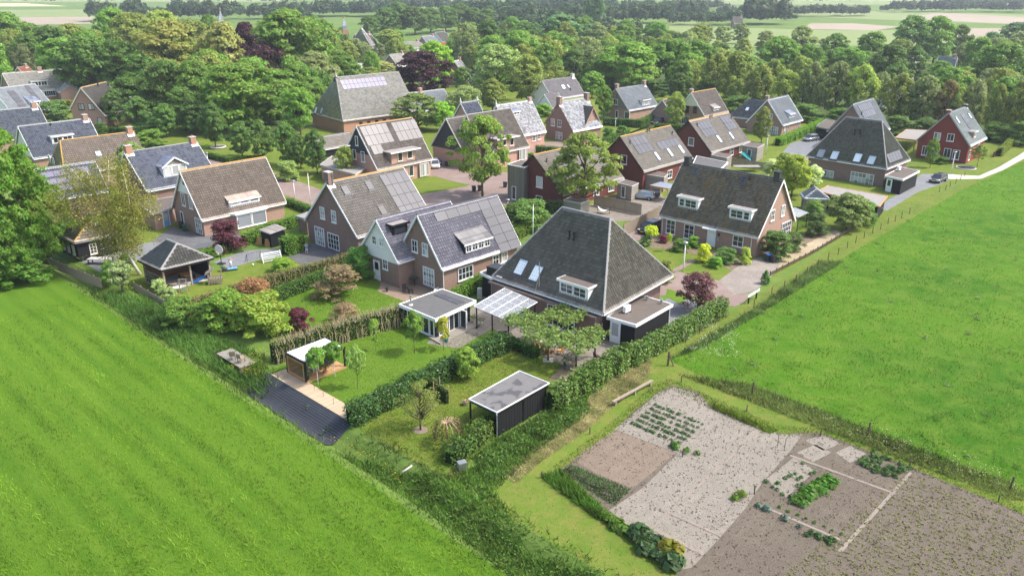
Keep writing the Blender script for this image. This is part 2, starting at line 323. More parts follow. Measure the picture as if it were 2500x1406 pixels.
# ================================================================ the setting
def sheet(name, pts, mat, z=.0, label=None, sub=0):
    if name not in ('meadow', 'pasture'): pts = [p + AD * max(0, 32.5 - p.dot(AD)) if p.dot(AD) > 20 else p for p in pts]
    b = MB(); b.poly([(p[0], p[1], z) for p in pts]); 
    me = b.mesh(name, mat); 
    if me.polygons[0].normal.z < 0: me.flip_normals()
    o = link(name, me); tag(o, label, None, None, 'structure'); return o
def gpl(l): return [gp(*p) for p in l]
GR = R(-46.5)
ground('mat_ground', [(.085, .15, .025), (.12, .19, .035), (.15, .2, .05), (.06, .11, .02)])
ground('mat_meadow', [(.066, .152, .007), (.088, .185, .01), (.125, .22, .018), (.05, .12, .006)], (.12, .6, 3.5), R(-46.5), (1.0, .15), 1.6, (.17, R(-46.5), .35))
ground('mat_pasture', [(.042, .13, .004), (.085, .19, .008), (.14, .21, .025), (.034, .1, .004)], (.06, .45, 3.0), 0, (1, 1), 1.6)
ground('mat_verge', [(.085, .145, .016), (.125, .175, .024), (.2, .175, .05), (.06, .115, .013)], (.15, .8, 5), 0, (1, 1), .5)
ground('mat_lawn', [(.078, .155, .011), (.095, .175, .014), (.13, .19, .025), (.055, .12, .009)], (.12, .6, 6), 0, (1, 1), .35)
ground('mat_lawn_dry', [(.090, .150, .015), (.128, .173, .022), (.188, .173, .045), (.068, .120, .011)], (.15, .7, 5), 0, (1, 1), .35)
ground('mat_ditch', [(.04, .1, .015), (.06, .14, .02), (.09, .15, .03), (.03, .07, .012)], (.3, 1.0, 4), 0, (1, 1), 1.0)
ground('mat_straw', [(.3, .25, .14), (.36, .3, .18), (.4, .34, .22), (.17, .19, .06)], (.4, 1.5, 9), 0, (1, 1), .9)
ground('mat_sand', [(.31, .28, .23), (.35, .315, .26), (.26, .23, .19), (.2, .175, .14)], (.15, .9, 7), R(-46.5), (1, .4), 1.3, (.3, R(43.5), .45))
ground('mat_soil', [(.165, .138, .105), (.19, .16, .122), (.14, .115, .088), (.11, .09, .068)], (.15, .9, 8), R(-46.5), (1, .25), 1.1, (.3, R(43.5), .45))
ground('mat_soil_fine', [(.21, .165, .125), (.235, .185, .14), (.18, .14, .105), (.155, .12, .09)], (.2, 1.2, 10), R(-46.5), (1, .25), .8, (.3, R(43.5), .45))
ground('mat_garden', [(.2, .15, .11), (.25, .19, .14), (.15, .11, .08), (.12, .12, .05)], (.4, 1.4, 8), 0, (1, 1), .8)
ground('mat_dirtpath', [(.36, .29, .2), (.42, .34, .25), (.3, .24, .15), (.22, .2, .1)], (.3, 1.2, 6), 0, (1, 1), .6)
paving('mat_road', (.198, .140, .119), (.238, .171, .146), (.166, .138, .121), .21, .1, R(46.5), (.303, .265, .231), .4)
paving('mat_drive', (.207, .177, .152), (.246, .211, .182), (.177, .157, .138), .3, .3, R(46.5), (.325, .295, .246), .6)
paving('mat_greypave', (.153, .160, .166), (.191, .197, .204), (.128, .128, .134), .3, .15, R(46.5), (.255, .255, .255), .35)
paving('mat_darkpave', (.085, .088, .092), (.12, .12, .125), (.07, .07, .07), .3, .15, R(46.5), (.2, .2, .2), .35)
paving('mat_terrace', (.179, .155, .130), (.229, .199, .169), (.149, .130, .110), .6, .6, R(46.5), (.258, .229, .189), .4)
paving('mat_patiobrick', (.230, .160, .115), (.275, .197, .147), (.178, .153, .102), .21, .1, R(46.5), (.255, .230, .140), .4)
plain('mat_path', (.48, .44, .37), .9, .2, 0, .12, 1)
# one ground sheet to the horizon; a ditch runs through it along the near plot edge
A0 = 30.3
prof = [(-9000, 0), (27.4, 0), (28.3, 0), (29.0, -.2), (29.7, -.8), (A0, -1.1), (31.0, -.8), (31.8, -.25), (32.4, 0), (36, 0), (9000, 0)]
bs = [(-9000, 0), (-125, 0), (-100, 1), (60, 1), (90, 0), (9000, 0)]
b = MB(); 
for (bb, k) in bs:
    for (a, z) in prof: b.v.append(tuple(ab(a, bb, z * k)))
n = len(prof)
for i in range(len(bs) - 1):
    for j in range(n - 1): b.f.append((i * n + j, (i + 1) * n + j, (i + 1) * n + j + 1, i * n + j + 1)); b.m.append(0)
me = b.mesh('ground', 'mat_ground')
if me.polygons[0].normal.z < 0: me.flip_normals()
tag(link('ground', me), None, None, None, 'structure')
sheet('meadow', [ab(28.3, -130), ab(28.3, 60), ab(-60, 60), ab(-60, -130)], 'mat_meadow', .004)
pa = gp(1640, 884); pb = gp(2470, 1192)
PASTURE = gpl([(1632, 880), (1700, 912), (1835, 958), (2120, 1066), (2470, 1195), (2700, 1290), (3300, 1200), (3000, 500), (2800, 330), (2640, 330), (2500, 392), (2430, 426), (2345, 466), (2199, 547), (2060, 628), (1841, 762)])
sheet('pasture', PASTURE, 'mat_pasture', .004)
# mown verge along the hedge, the allotment and the fence
VERGE = gpl([(1060, 1290), (1200, 1180), (1240, 1130), (1420, 1000), (1560, 880), (1770, 770), (1850, 720), (2060, 585), (2200, 500), (2330, 455), (2470, 385), (2500, 372), (2520, 385), (2345, 466), (2060, 628), (1841, 762), (1632, 880), (1700, 912), (2120, 1066), (2470, 1195), (2750, 1310), (2600, 1500), (1700, 1560), (1300, 1500)])
sheet('verge', VERGE, 'mat_verge', .008)
SOILP = gpl([(1607, 957), (1640, 940), (1705, 957), (1735, 990), (1790, 1015), (1870, 1045), (1905, 1058), (1965, 1055), (2010, 1058), (2230, 1142), (2500, 1255), (2800, 1390), (2700, 1600), (1650, 1480), (1650, 1392), (1560, 1310), (1480, 1245), (1370, 1145), (1430, 1100), (1500, 1050), (1540, 1010)])
sheet('allotment_soil', SOILP, 'mat_soil', .016)
sheet('sandy_bed', gpl([(1607, 959), (1645, 945), (1700, 960), (1735, 992), (1790, 1017), (1870, 1047), (1905, 1060), (1960, 1060), (1930, 1100), (1860, 1180), (1820, 1240), (1760, 1310), (1690, 1385), (1655, 1392), (1562, 1308), (1488, 1245), (1570, 1190), (1655, 1106), (1500, 1048)]), 'mat_sand', .020)
sheet('fine_soil_bed', gpl([(1502, 1050), (1650, 1106), (1545, 1192), (1462, 1160), (1398, 1122), (1440, 1090)]), 'mat_soil_fine', .024)
ground('mat_trodden', [(.25, .215, .175), (.28, .24, .2), (.23, .195, .16), (.19, .16, .13)], (.3, 1.2, 8), 0, (1, 1), .6)
TZ = .028
for q in ([(1585, 1288), (1870, 1035), (1876, 1038), (1592, 1292)], [(2045, 1345), (2220, 1152), (2227, 1155), (2055, 1349)], [(1850, 1228), (2058, 1318), (2055, 1322), (1847, 1232)], [(1930, 1110), (2190, 1205), (2188, 1209), (1928, 1114)], [(1600, 1288), (1720, 1350), (1714, 1356), (1594, 1296)], [(1640, 1250), (1760, 1305), (1756, 1310), (1636, 1256)]): TZ += .003; sheet('trodden_path', gpl(q), 'mat_trodden', TZ)
for q in ([(1965, 1075), (2010, 1062), (2055, 1082), (2010, 1100)], [(1945, 1105), (1990, 1085), (2030, 1105), (1985, 1128)], [(2040, 1105), (2075, 1088), (2115, 1108), (2075, 1130)], [(1870, 1170), (1940, 1115), (1990, 1150), (1920, 1215)]): sheet('pale_bed', gpl(q), 'mat_sand', .024)
# the village: lawns, paving, roads
sheet('village_green', gpl([(60, 640), (330, 735), (520, 590), (800, 500), (1250, 500), (1500, 520), (1640, 660), (1850, 700), (2060, 580), (2330, 448), (2500, 372), (2800, 300), (2600, 160), (1300, 130), (-200, 150)]), 'mat_lawn_dry', .004)
sheet('lawn', [gp(x, y) for x, y in [(655, 905), (1050, 760), (1230, 845), (1170, 880), (845, 1022), (830, 1030), (700, 950)]], 'mat_lawn', .012)
sheet('lawn', gpl([(845, 1030), (1000, 955), (1220, 850), (1300, 850), (1375, 890), (1345, 925), (1150, 1120), (1085, 1190), (980, 1140), (860, 1060)]), 'mat_lawn_dry', .012)
sheet('lawn', gpl([(610, 770), (730, 690), (860, 665), (930, 690), (925, 712), (985, 735), (900, 770), (700, 850)]), 'mat_lawn', .012)
sheet('lawn', gpl([(410, 720), (440, 690), (520, 660), (700, 605), (760, 600), (855, 640), (640, 690), (500, 730)]), 'mat_lawn_dry', .012)
sheet('terrace', gpl([(1040, 838), (1110, 790), (1165, 742), (1200, 690), (1330, 690), (1470, 770), (1500, 800), (1580, 850), (1520, 885), (1450, 915), (1400, 920), (1375, 893), (1260, 838), (1225, 832), (1205, 800), (1120, 850), (1075, 845)]), 'mat_terrace', .016)
sheet('terrace', gpl([(1340, 925), (1375, 893), (1425, 908), (1405, 930), (1370, 945)]), 'mat_garden', .020)
sheet('patio', gpl([(898, 670), (1000, 690), (1090, 715), (1070, 720), (1000, 735), (985, 735), (922, 712), (930, 690)]), 'mat_patiobrick', .016)
sheet('driveway', gpl([(1480, 850), (1640, 720), (1700, 735), (1745, 745), (1560, 850)]), 'mat_greypave', .012)
sheet('street', gpl([(1600, 720), (1625, 665), (1648, 660), (1700, 676), (1755, 685), (1792, 720), (1838, 715), (1812, 742), (1795, 748), (1770, 746), (1700, 725)]), 'mat_road', .016)
sheet('driveway', gpl([(1755, 685), (1800, 652), (1870, 620), (1905, 628), (1900, 655), (1870, 690), (1838, 712), (1792, 720)]), 'mat_drive', .020)
sheet('garden_path', gpl([(1895, 628), (1960, 600), (2040, 562), (2060, 570), (1980, 618), (1900, 655)]), 'mat_dirtpath', .016)
sheet('garden_bed', gpl([(1560, 600), (1600, 575), (1640, 585), (1840, 640), (1805, 655), (1785, 660), (1715, 625), (1640, 610), (1585, 605)]), 'mat_garden', .012)
sheet('garden_bed', gpl([(1850, 640), (1880, 600), (1990, 560), (2040, 562), (1960, 600), (1900, 628)]), 'mat_garden', .012)
sheet('driveway', gpl([(1500, 580), (1540, 540), (1610, 520), (1620, 570), (1570, 590)]), 'mat_road', .016)
sheet('lawn', gpl([(1570, 612), (1640, 614), (1705, 632), (1672, 655), (1640, 668)]), 'mat_lawn_dry', .016)
sheet('lawn', gpl([(1648, 662), (1680, 645), (1715, 640), (1785, 662), (1755, 686), (1700, 676)]), 'mat_lawn_dry', .012)
sheet('garden_path', gpl([(1632, 664), (1690, 632), (1700, 638), (1650, 664)]), 'mat_road', .020)
sheet('lawn', gpl([(1628, 705), (1690, 722), (1660, 742), (1625, 725)]), 'mat_lawn', .020)
sheet('street', gpl([(430, 372), (560, 386), (700, 432), (800, 470), (1000, 480), (1060, 470), (1150, 452), (1045, 430), (1060, 405), (1110, 402), (1260, 425), (1290, 470), (1240, 500), (1150, 520), (1000, 515), (760, 500), (650, 460), (500, 402)]), 'mat_road', .012)
sheet('lawn', gpl([(1012, 445), (1060, 430), (1142, 455), (1020, 474)]), 'mat_lawn_dry', .016)
sheet('driveway', gpl([(1240, 420), (1290, 350), (1450, 340), (1520, 330), (1640, 290), (1600, 300), (1560, 320), (1480, 350), (1340, 400), (1290, 430)]), 'mat_road', .012)
sheet('patio', gpl([(370, 590), (420, 555), (500, 575), (540, 560), (600, 575), (560, 600), (470, 610), (400, 620)]), 'mat_darkpave', .016)
sheet('patio', gpl([(150, 620), (190, 600), (300, 600), (390, 590), (380, 620), (290, 655), (215, 670)]), 'mat_greypave', .020)
sheet('patio', gpl([(520, 640), (600, 612), (720, 605), (700, 615), (560, 655)]), 'mat_greypave', .020)
sheet('patio', gpl([(700, 625), (760, 595), (860, 605), (870, 620), (740, 650)]), 'mat_darkpave', .024)
sheet('yard', gpl([(1380, 520), (1500, 480), (1600, 460), (1640, 500), (1560, 540), (1480, 540)]), 'mat_terrace', .012)
sheet('driveway', gpl([(1900, 385), (1930, 350), (2010, 330), (2030, 340), (1980, 375), (1960, 390)]), 'mat_greypave', .012)
sheet('street', gpl([(2140, 505), (2200, 470), (2250, 425), (2330, 425), (2310, 445), (2240, 470), (2165, 515)]), 'mat_greypave', .012)
sheet('footpath', gpl([(2290, 425), (2390, 430), (2440, 408), (2490, 378), (2560, 330), (2570, 340), (2505, 385), (2450, 415), (2395, 437), (2320, 438)]), 'mat_path', .020)
sheet('street', gpl([(1880, 395), (1960, 385), (2000, 370), (1990, 400), (1900, 410)]), 'mat_road', .010)

ground('mat_woodfloor', [(.05, .08, .02), (.065, .1, .025), (.07, .1, .03), (.035, .055, .015)], (.1, .5, 3), 0, (1, 1), .6)
sheet('woodland_floor', gpl([(-120, 225), (60, 215), (250, 250), (330, 310), (520, 305), (700, 335), (780, 300), (770, 190), (830, 130), (-120, 130)]), 'mat_woodfloor', .010)
sheet('woodland_floor', gpl([(1100, 215), (1300, 205), (1480, 215), (1640, 235), (1760, 225), (1830, 262), (2000, 290), (2200, 318), (2480, 352), (2640, 340), (2600, 190), (2200, 150), (1700, 140), (1200, 120), (860, 110), (860, 180)]), 'mat_woodfloor', .010)
# ================================================================ houses
def tiled(poly, e, up, nrm, cw, rh, wave, mat, name, parent, samples=4, kind='stuff'):
    # tile courses over a planar roof polygon: every course is a raised step, every tile a wave; clipped to the outline
    P = [Vector(p) for p in poly]; o = P[0]
    xs = [(p - o).dot(e) for p in P]; ys = [(p - o).dot(up) for p in P]
    x0, x1, y0, y1 = min(xs), max(xs), min(ys), max(ys)
    nc = max(1, math.ceil((x1 - x0) / cw)); nr = max(1, math.ceil((y1 - y0) / rh))
    X = np.linspace(0, nc * cw, nc * samples + 1); ph = X / cw
    fr = ph - np.floor(ph)
    wz = wave * (np.where(fr < .3, np.sin(fr / .3 * math.pi), -.35 * np.sin((fr - .3) / .7 * math.pi))) if samples > 1 else np.zeros_like(X)
    lines = []; 
    for r in range(nr):
        lines.append((y0 + r * rh - .05, .12, r)); lines.append((y0 + (r + 1) * rh, .015, r + .98))
    nx = len(X); V = np.empty((len(lines) * nx, 3)); UV = np.empty((len(lines) * nx, 2))
    on, en, un, nn = (np.array(q) for q in (o, e, up, nrm))
    for i, (y, hh, vv) in enumerate(lines):
        V[i * nx:(i + 1) * nx] = on + np.outer(X + x0, en) + un * y + np.outer(wz + hh, nn)
        UV[i * nx:(i + 1) * nx, 0] = ph; UV[i * nx:(i + 1) * nx, 1] = vv
    i, j = np.meshgrid(np.arange(len(lines) - 1), np.arange(nx - 1), indexing='ij'); k = (i * nx + j).ravel()
    Fc = np.stack([k, k + 1, k + nx + 1, k + nx], 1)
    me = npmesh(name, V, Fc, mat); me.uv_layers.new(name='UVMap')
    me.uv_layers[0].data.foreach_set('uv', UV[Fc.ravel()].astype(np.float32).ravel())
    bm = bmesh.new(); bm.from_mesh(me); cen = sum(P, Vector()) / len(P)
    for a in range(len(P)):
        q, q2 = P[a], P[(a + 1) % len(P)]; d = (q2 - q)
        if d.length < 1e-4 or (abs(d.normalized().dot(e)) > .999 and abs((q - o).dot(up) - y0) < .01): continue
        pn = d.cross(nrm).normalized()
        if (cen - q).dot(pn) > 0: pn = -pn
        bmesh.ops.bisect_plane(bm, geom=bm.verts[:] + bm.edges[:] + bm.faces[:], plane_co=q, plane_no=pn, clear_outer=True)
    bm.to_mesh(me); bm.free()
    ob = link(name, me, parent); 
    return ob
TK = {'wave': (.34, .4, .065, 4), 'flat': (.34, .4, 0, 1), 'big': (.45, .42, 0, 1), 'slate': (.5, .35, 0, 1), 'lowwave': (.3, .34, .035, 2)}
class House:
    def __init__(s, name, label, x, y, th, L, hr, tn, WL, WR, wall='brick_brown', roof='tile_brown', tk='flat', ridge='ridge_grey', verge='white', gut='white', ov=.3, cat='house',
                 hipn=0, hipf=0, gable=None, gz=3.0, fgable=None, scale=True, zb=0.0):
        k = S if scale else 1.0
        s.L, s.hr, s.tn, s.WL, s.WR, s.ov = L * k, hr * k, tn, WL * k, WR * k, ov
        s.hipn, s.hipf, s.wall = hipn * k, hipf * k, wall
        s.th = R(th); s.o = thing(name, label, cat, (x * k, y * k, 0), s.th)
        s.M = Matrix.Rotation(-s.th, 3, 'Z'); s.org = s.M @ (Vector((0, 0, H)) - Vector((x * k, y * k, 0)))
        s.heL, s.heR = s.hr - tn * s.WL, s.hr - tn * s.WR
        h2 = s.L / 2; T = .14
        wl, wr, hl = s.WL - ov, s.WR - ov, h2 - ov
        zl, zr = s.hr - tn * wl - T, s.hr - tn * wr - T
        # wall: one closed shell; the gable part can carry boarding
        b = MB()
        top = lambda v: s.hr - T - tn * abs(v)
        hn, hf = (-h2 + s.hipn, h2 - s.hipf)
        def end(u, hip):
            pts = [(u, wl, 0), (u, -wr, 0), (u, -wr, zr)]
            pts += [(u, 0, s.hr - T)] if not hip else []
            pts += [(u, wl, zl)]; return pts
        b.poly(end(-hl, s.hipn)); b.poly(end(hl, s.hipf)[::-1])
        b.poly([(-hl, -wr, 0), (hl, -wr, 0), (hl, -wr, zr), (-hl, -wr, zr)]); b.poly([(hl, wl, 0), (-hl, wl, 0), (-hl, wl, zl), (hl, wl, zl)])
        s.body = b.build('wall', wall, s.o)
        if gable:      # cladding in front of the upper gable
            for sgn in ((-1,) if not fgable else (-1, 1)):
                q = MB(); u = sgn * (hl + .04); z0 = gz
                vl = min(wl, (s.hr - T - z0) / tn); vr = min(wr, (s.hr - T - z0) / tn)
                f = [(u, vl, z0), (u, -vr, z0)] + ([(u, -vr, top(vr))] if top(vr) > z0 + .01 else []) + [(u, 0, s.hr - T)] + ([(u, vl, top(vl))] if top(vl) > z0 + .01 else [])
                q.poly(f if sgn < 0 else f[::-1]); u2 = sgn * hl
                q.hexa([(min(u, u2), -vr, z0 - .05), (max(u, u2), -vr, z0 - .05), (max(u, u2), vl, z0 - .05), (min(u, u2), vl, z0 - .05), (min(u, u2), -vr, z0 - .002), (max(u, u2), -vr, z0 - .002), (max(u, u2), vl, z0 - .002), (min(u, u2), vl, z0 - .002)])
                q.build('gable_cladding', gable, s.o)
        # roof: deck plates (parts) with the tile courses on them
        cw, rh, wv, sm = TK[tk]
        c = 1 / math.hypot(1, tn); s.c = c
        s.nR = Vector((0, -tn * c, c)); s.nL = Vector((0, tn * c, c)); s.upR = Vector((0, c, tn * c)); s.upL = Vector((0, -c, tn * c))
        eR = [(-h2, -s.WR, s.heR), (h2, -s.WR, s.heR), (hf, 0, s.hr), (hn, 0, s.hr)]
        eL = [(h2, s.WL, s.heL), (-h2, s.WL, s.heL), (hn, 0, s.hr), (hf, 0, s.hr)]
        rf = MB()
        for pl, nn in ((eR, s.nR), (eL, s.nL)):
            rf.hexa([Vector(p) - nn * T for p in pl] + [Vector(p) - nn * .003 for p in pl])
        hips = []
        for sgn, hp in ((-1, s.hipn), (1, s.hipf)):
            if not hp: continue
            tp = Vector((sgn * (h2 - hp), 0, s.hr)); A, B = Vector((sgn * h2, -s.WR, s.heR)), Vector((sgn * h2, s.WL, s.heL))
            pl = [B, A, tp] if sgn < 0 else [A, B, tp]
            e = (pl[1] - pl[0]).normalized(); nn = e.cross(pl[2] - pl[0]).normalized(); up = nn.cross(e)
            hips.append((pl, e, up, nn)); lo = [p - nn * T for p in pl]
            rf.poly([p - nn * .003 for p in pl]); rf.poly(lo[::-1])
        s.roof = rf.build('roof', roof, s.o)
        for nm, pl, e, up, nn in [('roof_tiles', eR, Vector((1, 0, 0)), s.upR, s.nR), ('roof_tiles', eL, Vector((-1, 0, 0)), s.upL, s.nL)] + [('roof_tiles', *h) for h in hips]:
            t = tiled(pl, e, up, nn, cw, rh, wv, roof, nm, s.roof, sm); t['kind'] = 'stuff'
        s.hips = hips
        rc = MB(); rc.tube([(hn, 0, s.hr + .03), (hf, 0, s.hr + .03)], .13, 6)
        for sgn, hp in ((-1, s.hipn), (1, s.hipf)):
            if hp:
                for v, z in ((-s.WR, s.heR), (s.WL, s.heL)): rc.tube([(sgn * (h2 - hp), 0, s.hr + .03), (sgn * h2, v, z + .05)], .12, 6)
        rc.build('ridge_cap', ridge, s.roof)
        if verge:
            for sgn, hp in ((-1, s.hipn), (1, s.hipf)):
                if hp: continue
                for v, z in ((-s.WR, s.heR), (s.WL, s.heL)):
                    u = sgn * (h2 + .02); a_, b_ = Vector((u, 0, s.hr - .06)), Vector((u, v, z - .06))
                    d = (b_ - a_); nn = Vector((0, -d.z, d.y)).normalized(); nn = nn if nn.z > 0 else -nn
                    vb = MB(); vb.hexa([Vector((u - .03, a_.y, a_.z)) - nn * .12, Vector((u + .03, a_.y, a_.z)) - nn * .12, Vector((u + .03, b_.y, b_.z)) - nn * .12, Vector((u - .03, b_.y, b_.z)) - nn * .12,
                             Vector((u - .03, a_.y, a_.z)) + nn * .12, Vector((u + .03, a_.y, a_.z)) + nn * .12, Vector((u + .03, b_.y, b_.z)) + nn * .12, Vector((u - .03, b_.y, b_.z)) + nn * .12])
                    vb.build('verge_board', verge, s.o)
        for v, z in ((-s.WR, s.heR), (s.WL, s.heL)):
            sg = 1 if v > 0 else -1
            gb = MB(); gb.box(-h2 + .01, h2 - .01, v - .02 if sg > 0 else v - .13, v + .13 if sg > 0 else v + .02, z - .2, z - .03)
            gb.box(-h2 + ov, h2 - ov, min(v, v - sg * ov) + .01, max(v, v - sg * ov) - .01, z - .22, z - .16); gb.build('gutter', gut, s.o)
        for hp in hips:
            pl, e, up, nn = hp; gb = MB(); od = Vector((nn.x, nn.y, 0)).normalized()
            gb.obox(pl[0], e, od, Vector((0, 0, 1)), .01, (pl[1] - pl[0]).length - .01, -.02, .13, -.2, -.03); gb.build('gutter', gut, s.o)
    # ---- where a photo pixel meets one of the house's planes (local coordinates)
    def hit(s, face, px, py, z=0):
        d = s.M @ ray(px, py); o = s.org
        if face == 'N': n, p = Vector((1, 0, 0)), Vector((-(s.L / 2 - s.ov), 0, 0))
        elif face == 'F': n, p = Vector((1, 0, 0)), Vector((s.L / 2 - s.ov, 0, 0))
        elif face == 'R': n, p = Vector((0, 1, 0)), Vector((0, -(s.WR - s.ov), 0))
        elif face == 'L': n, p = Vector((0, 1, 0)), Vector((0, s.WL - s.ov, 0))
        elif face == 'RR': n, p = s.nR, Vector((0, 0, s.hr))
        elif face == 'RL': n, p = s.nL, Vector((0, 0, s.hr))
        elif face == 'HN': n, p = s.hips[0][3], s.hips[0][0][0]
        elif face == 'Z': n, p = Vector((0, 0, 1)), Vector((0, 0, z))
        t = (p - o).dot(n) / d.dot(n); return o + d * t
    def frame(s, face):   # x along the face (left to right seen from outside), y up, n outward
        if face == 'N': return Vector((0, -1, 0)), Vector((0, 0, 1)), Vector((-1, 0, 0))
        if face == 'F': return Vector((0, 1, 0)), Vector((0, 0, 1)), Vector((1, 0, 0))
        if face == 'R': return Vector((1, 0, 0)), Vector((0, 0, 1)), Vector((0, -1, 0))
        if face == 'L': return Vector((-1, 0, 0)), Vector((0, 0, 1)), Vector((0, 1, 0))
        if face == 'RR': return Vector((1, 0, 0)), s.upR, s.nR
        if face == 'RL': return Vector((-1, 0, 0)), s.upL, s.nL
        if face == 'HN': return s.hips[0][1], s.hips[0][2], s.hips[0][3]
    def win(s, face, px, py, w, h, cols=2, rows=2, fm='white', gm='glass', name='window', off=0.0, pos=None, par=None, sill=True):
        c = Vector(pos) if pos is not None else s.hit(face, px, py); ux, uy, n = s.frame(face)
        if gm == 'glass' and random.random() < .3: gm = 'glass_curtain'
        return window(c + n * (.005 + off), ux, uy, n, w, h, cols, rows, fm, gm, par or s.o, name, sill)
    def door(s, face, px, py, w=1.0, h=2.25, fm='white', dm='white', glass=.5, pos=None):
        c = Vector(pos) if pos is not None else s.hit(face, px, py); ux, uy, n = s.frame(face); c = Vector((c.x, c.y, h / 2 + .05)) + n * .005
        d = MB(); d.obox(c, ux, uy, n, -w / 2, w / 2, -h / 2, h / 2, 0, .04); f = d.build('door', dm, s.o)
        fr_ = MB()
        for x0, x1, y0, y1 in ((-w / 2 - .08, -w / 2, -h / 2, h / 2 + .08), (w / 2, w / 2 + .08, -h / 2, h / 2 + .08), (-w / 2, w / 2, h / 2, h / 2 + .08)): fr_.obox(c, ux, uy, n, x0, x1, y0, y1, 0, .08)
        fr_.build('door_frame', fm, f)
        if glass: q = MB(); q.obox(c, ux, uy, n, -w / 2 + .16, w / 2 - .16, h / 2 - .15 - (h - .5) * glass, h / 2 - .15, .041, .05); q.build('pane', 'glass', f)
        k = MB(); k.obox(c, ux, uy, n, w / 2 - .14, w / 2 - .06, -.08, .02, .041, .09); k.build('handle', 'steel', f)
    def solar(s, face, px, py, cols, rows, w=1.0, h=1.65, mat='solar', skip=(), pos=None):
        c = Vector(pos) if pos is not None else s.hit(face, px, py); ux, uy, n = s.frame(face)
        for i in range(cols):
            for j in range(rows):
                if (i, j) in skip: continue
                q = c + ux * (i * (w + .025)) - uy * (j * (h + .025)); b = MB()
                b.mat(1).obox(q, ux, uy, n, 0, w, -h, 0, .09, .135); b.mat(0).obox(q, ux, uy, n, .03, w - .03, -h + .03, -.03, .1352, .139)
                o = b.build('solar_panel', [mat, 'black'], s.o)
    def sky(s, face, px, py, w=.95, h=1.3, gm='skylight_glass', fm='ridge_dark'):
        c = s.hit(face, px, py); ux, uy, n = s.frame(face); b = MB()
        for x0, x1, y0, y1 in ((-w / 2 - .08, -w / 2, -h / 2 - .08, h / 2 + .08), (w / 2, w / 2 + .08, -h / 2 - .08, h / 2 + .08), (-w / 2, w / 2, h / 2, h / 2 + .1), (-w / 2, w / 2, -h / 2 - .1, -h / 2)): b.obox(c, ux, uy, n, x0, x1, y0, y1, .0, .17)
        b.obox(c, ux, uy, n, -w / 2 - .2, w / 2 + .2, -h / 2 - .35, -h / 2 - .1, .05, .1)
        f = b.build('roof_window', fm, s.o); q = MB(); q.obox(c, ux, uy, n, -w / 2, w / 2, -h / 2, h / 2, .1, .13); q.build('pane', gm, f)
    def pipe(s, face, px, py, h=.6, r=.07, m='black'):
        c = s.hit(face, px, py); n = s.frame(face)[2]; b = MB(); b.tube([c - n * .05, c + Vector((0, 0, h))], r, 8); b.tube([c + Vector((0, 0, h)), c + Vector((0, 0, h + .12))], r * 1.5, 8); b.obox(c, *s.frame(face), -.2, .2, -.25, .15, .05, .08); b.build('vent_pipe', m, s.o)
    def chim(s, u, v, w=.7, d=.6, top=.9, m=None, cap='concrete', pot=True):
        z = s.hr - s.tn * abs(v); b = MB(); b.box(u - w / 2, u + w / 2, v - d / 2, v + d / 2, z - .8, s.hr + top)
        c = b.build('chimney', m or s.wall, s.o); q = MB(); q.box(u - w / 2 - .06, u + w / 2 + .06, v - d / 2 - .06, v + d / 2 + .06, s.hr + top + .002, s.hr + top + .1); q.build('chimney_cap', cap, c)
        if pot: q = MB(); q.tube([(u, v, s.hr + top + .1), (u, v, s.hr + top + .35)], .1, 8); q.build('chimney_pot', 'terracotta', c)
        q = MB(); q.obox(Vector((u, v, s.hr - s.tn * abs(v))), *s.frame('RR' if v <= 0 else 'RL'), -w / 2 - .15, w / 2 + .15, -d - .1, .05, .07, .1) ; q.build('flashing', 'zinc', c)
    def dormer(s, face, px, py, w, hd=1.2, kind='flat', wins=((2, 2),), roofm='bitumen_brown', fm='white', pitch=.35, cheek='white', gm='glass', pos=None):
        c = Vector(pos) if pos is not None else s.hit(face, px, py); sg = -1 if face == 'RR' else 1; vf = abs(c.y); zr = s.hr - s.tn * vf; u0, u1 = c.x - w / 2, c.x + w / 2
        zt = zr + hd; Y = lambda v: sg * v
        b = MB()
        ts = pitch if kind == 'shed' else 0.0
        vb = (s.hr - zt - ts * vf) / (s.tn - ts)       # where the dormer roof runs into the main roof
        zb = s.hr - s.tn * vb
        for u in (u0, u1): b.hexa([(u - .05, Y(vf), zr - .1), (u + .05, Y(vf), zr - .1), (u + .05, Y(vb), zb - .1), (u - .05, Y(vb), zb - .1), (u - .05, Y(vf), zt), (u + .05, Y(vf), zt), (u + .05, Y(vb), zb - .01), (u - .05, Y(vb), zb - .01)])
        b.box(u0, u1, Y(vf) - .04, Y(vf) + .04, zr - .1, zt); d = b.build('dormer', cheek, s.o)
        ux, uy, n = s.frame('R' if sg < 0 else 'L')
        tot = sum(a for a, _ in wins); x = -w / 2 + .12; ww = (w - .24) / tot
        for (cc, rr) in wins:
            q = window(Vector((c.x, Y(vf), zr + hd * .5 + .03)) + n * .045 + ux * (x + cc * ww / 2), ux, uy, n, cc * ww - .08, hd - .3, cc, rr, fm, gm, d, 'window_frame', False); x += cc * ww
        r = MB(); o_ = .28
        if kind == 'gable':
            zp = zt + w * .32; vbp = (s.hr - zp) / s.tn; c0 = c.x
            for sx in (-1, 1):
                ue = c0 + sx * (w / 2 + .3); ze = zt - .2
                vbe = (s.hr - ze) / s.tn
                top = [Vector((ue, Y(vf + .35), ze)), Vector((ue, Y(vbe), ze)), Vector((c0, Y(vbp), zp)), Vector((c0, Y(vf + .35), zp))]
                r.hexa([p - Vector((0, 0, .1)) for p in top] + top)
            r.build('dormer_roof', roofm, d); q = MB()
            q.poly([(u0, Y(vf) + sg * .05, zt), (u1, Y(vf) + sg * .05, zt), (c0, Y(vf) + sg * .05, zp - .15)]); q.build('dormer_gable', 'boards_grey', d)
            q = MB()
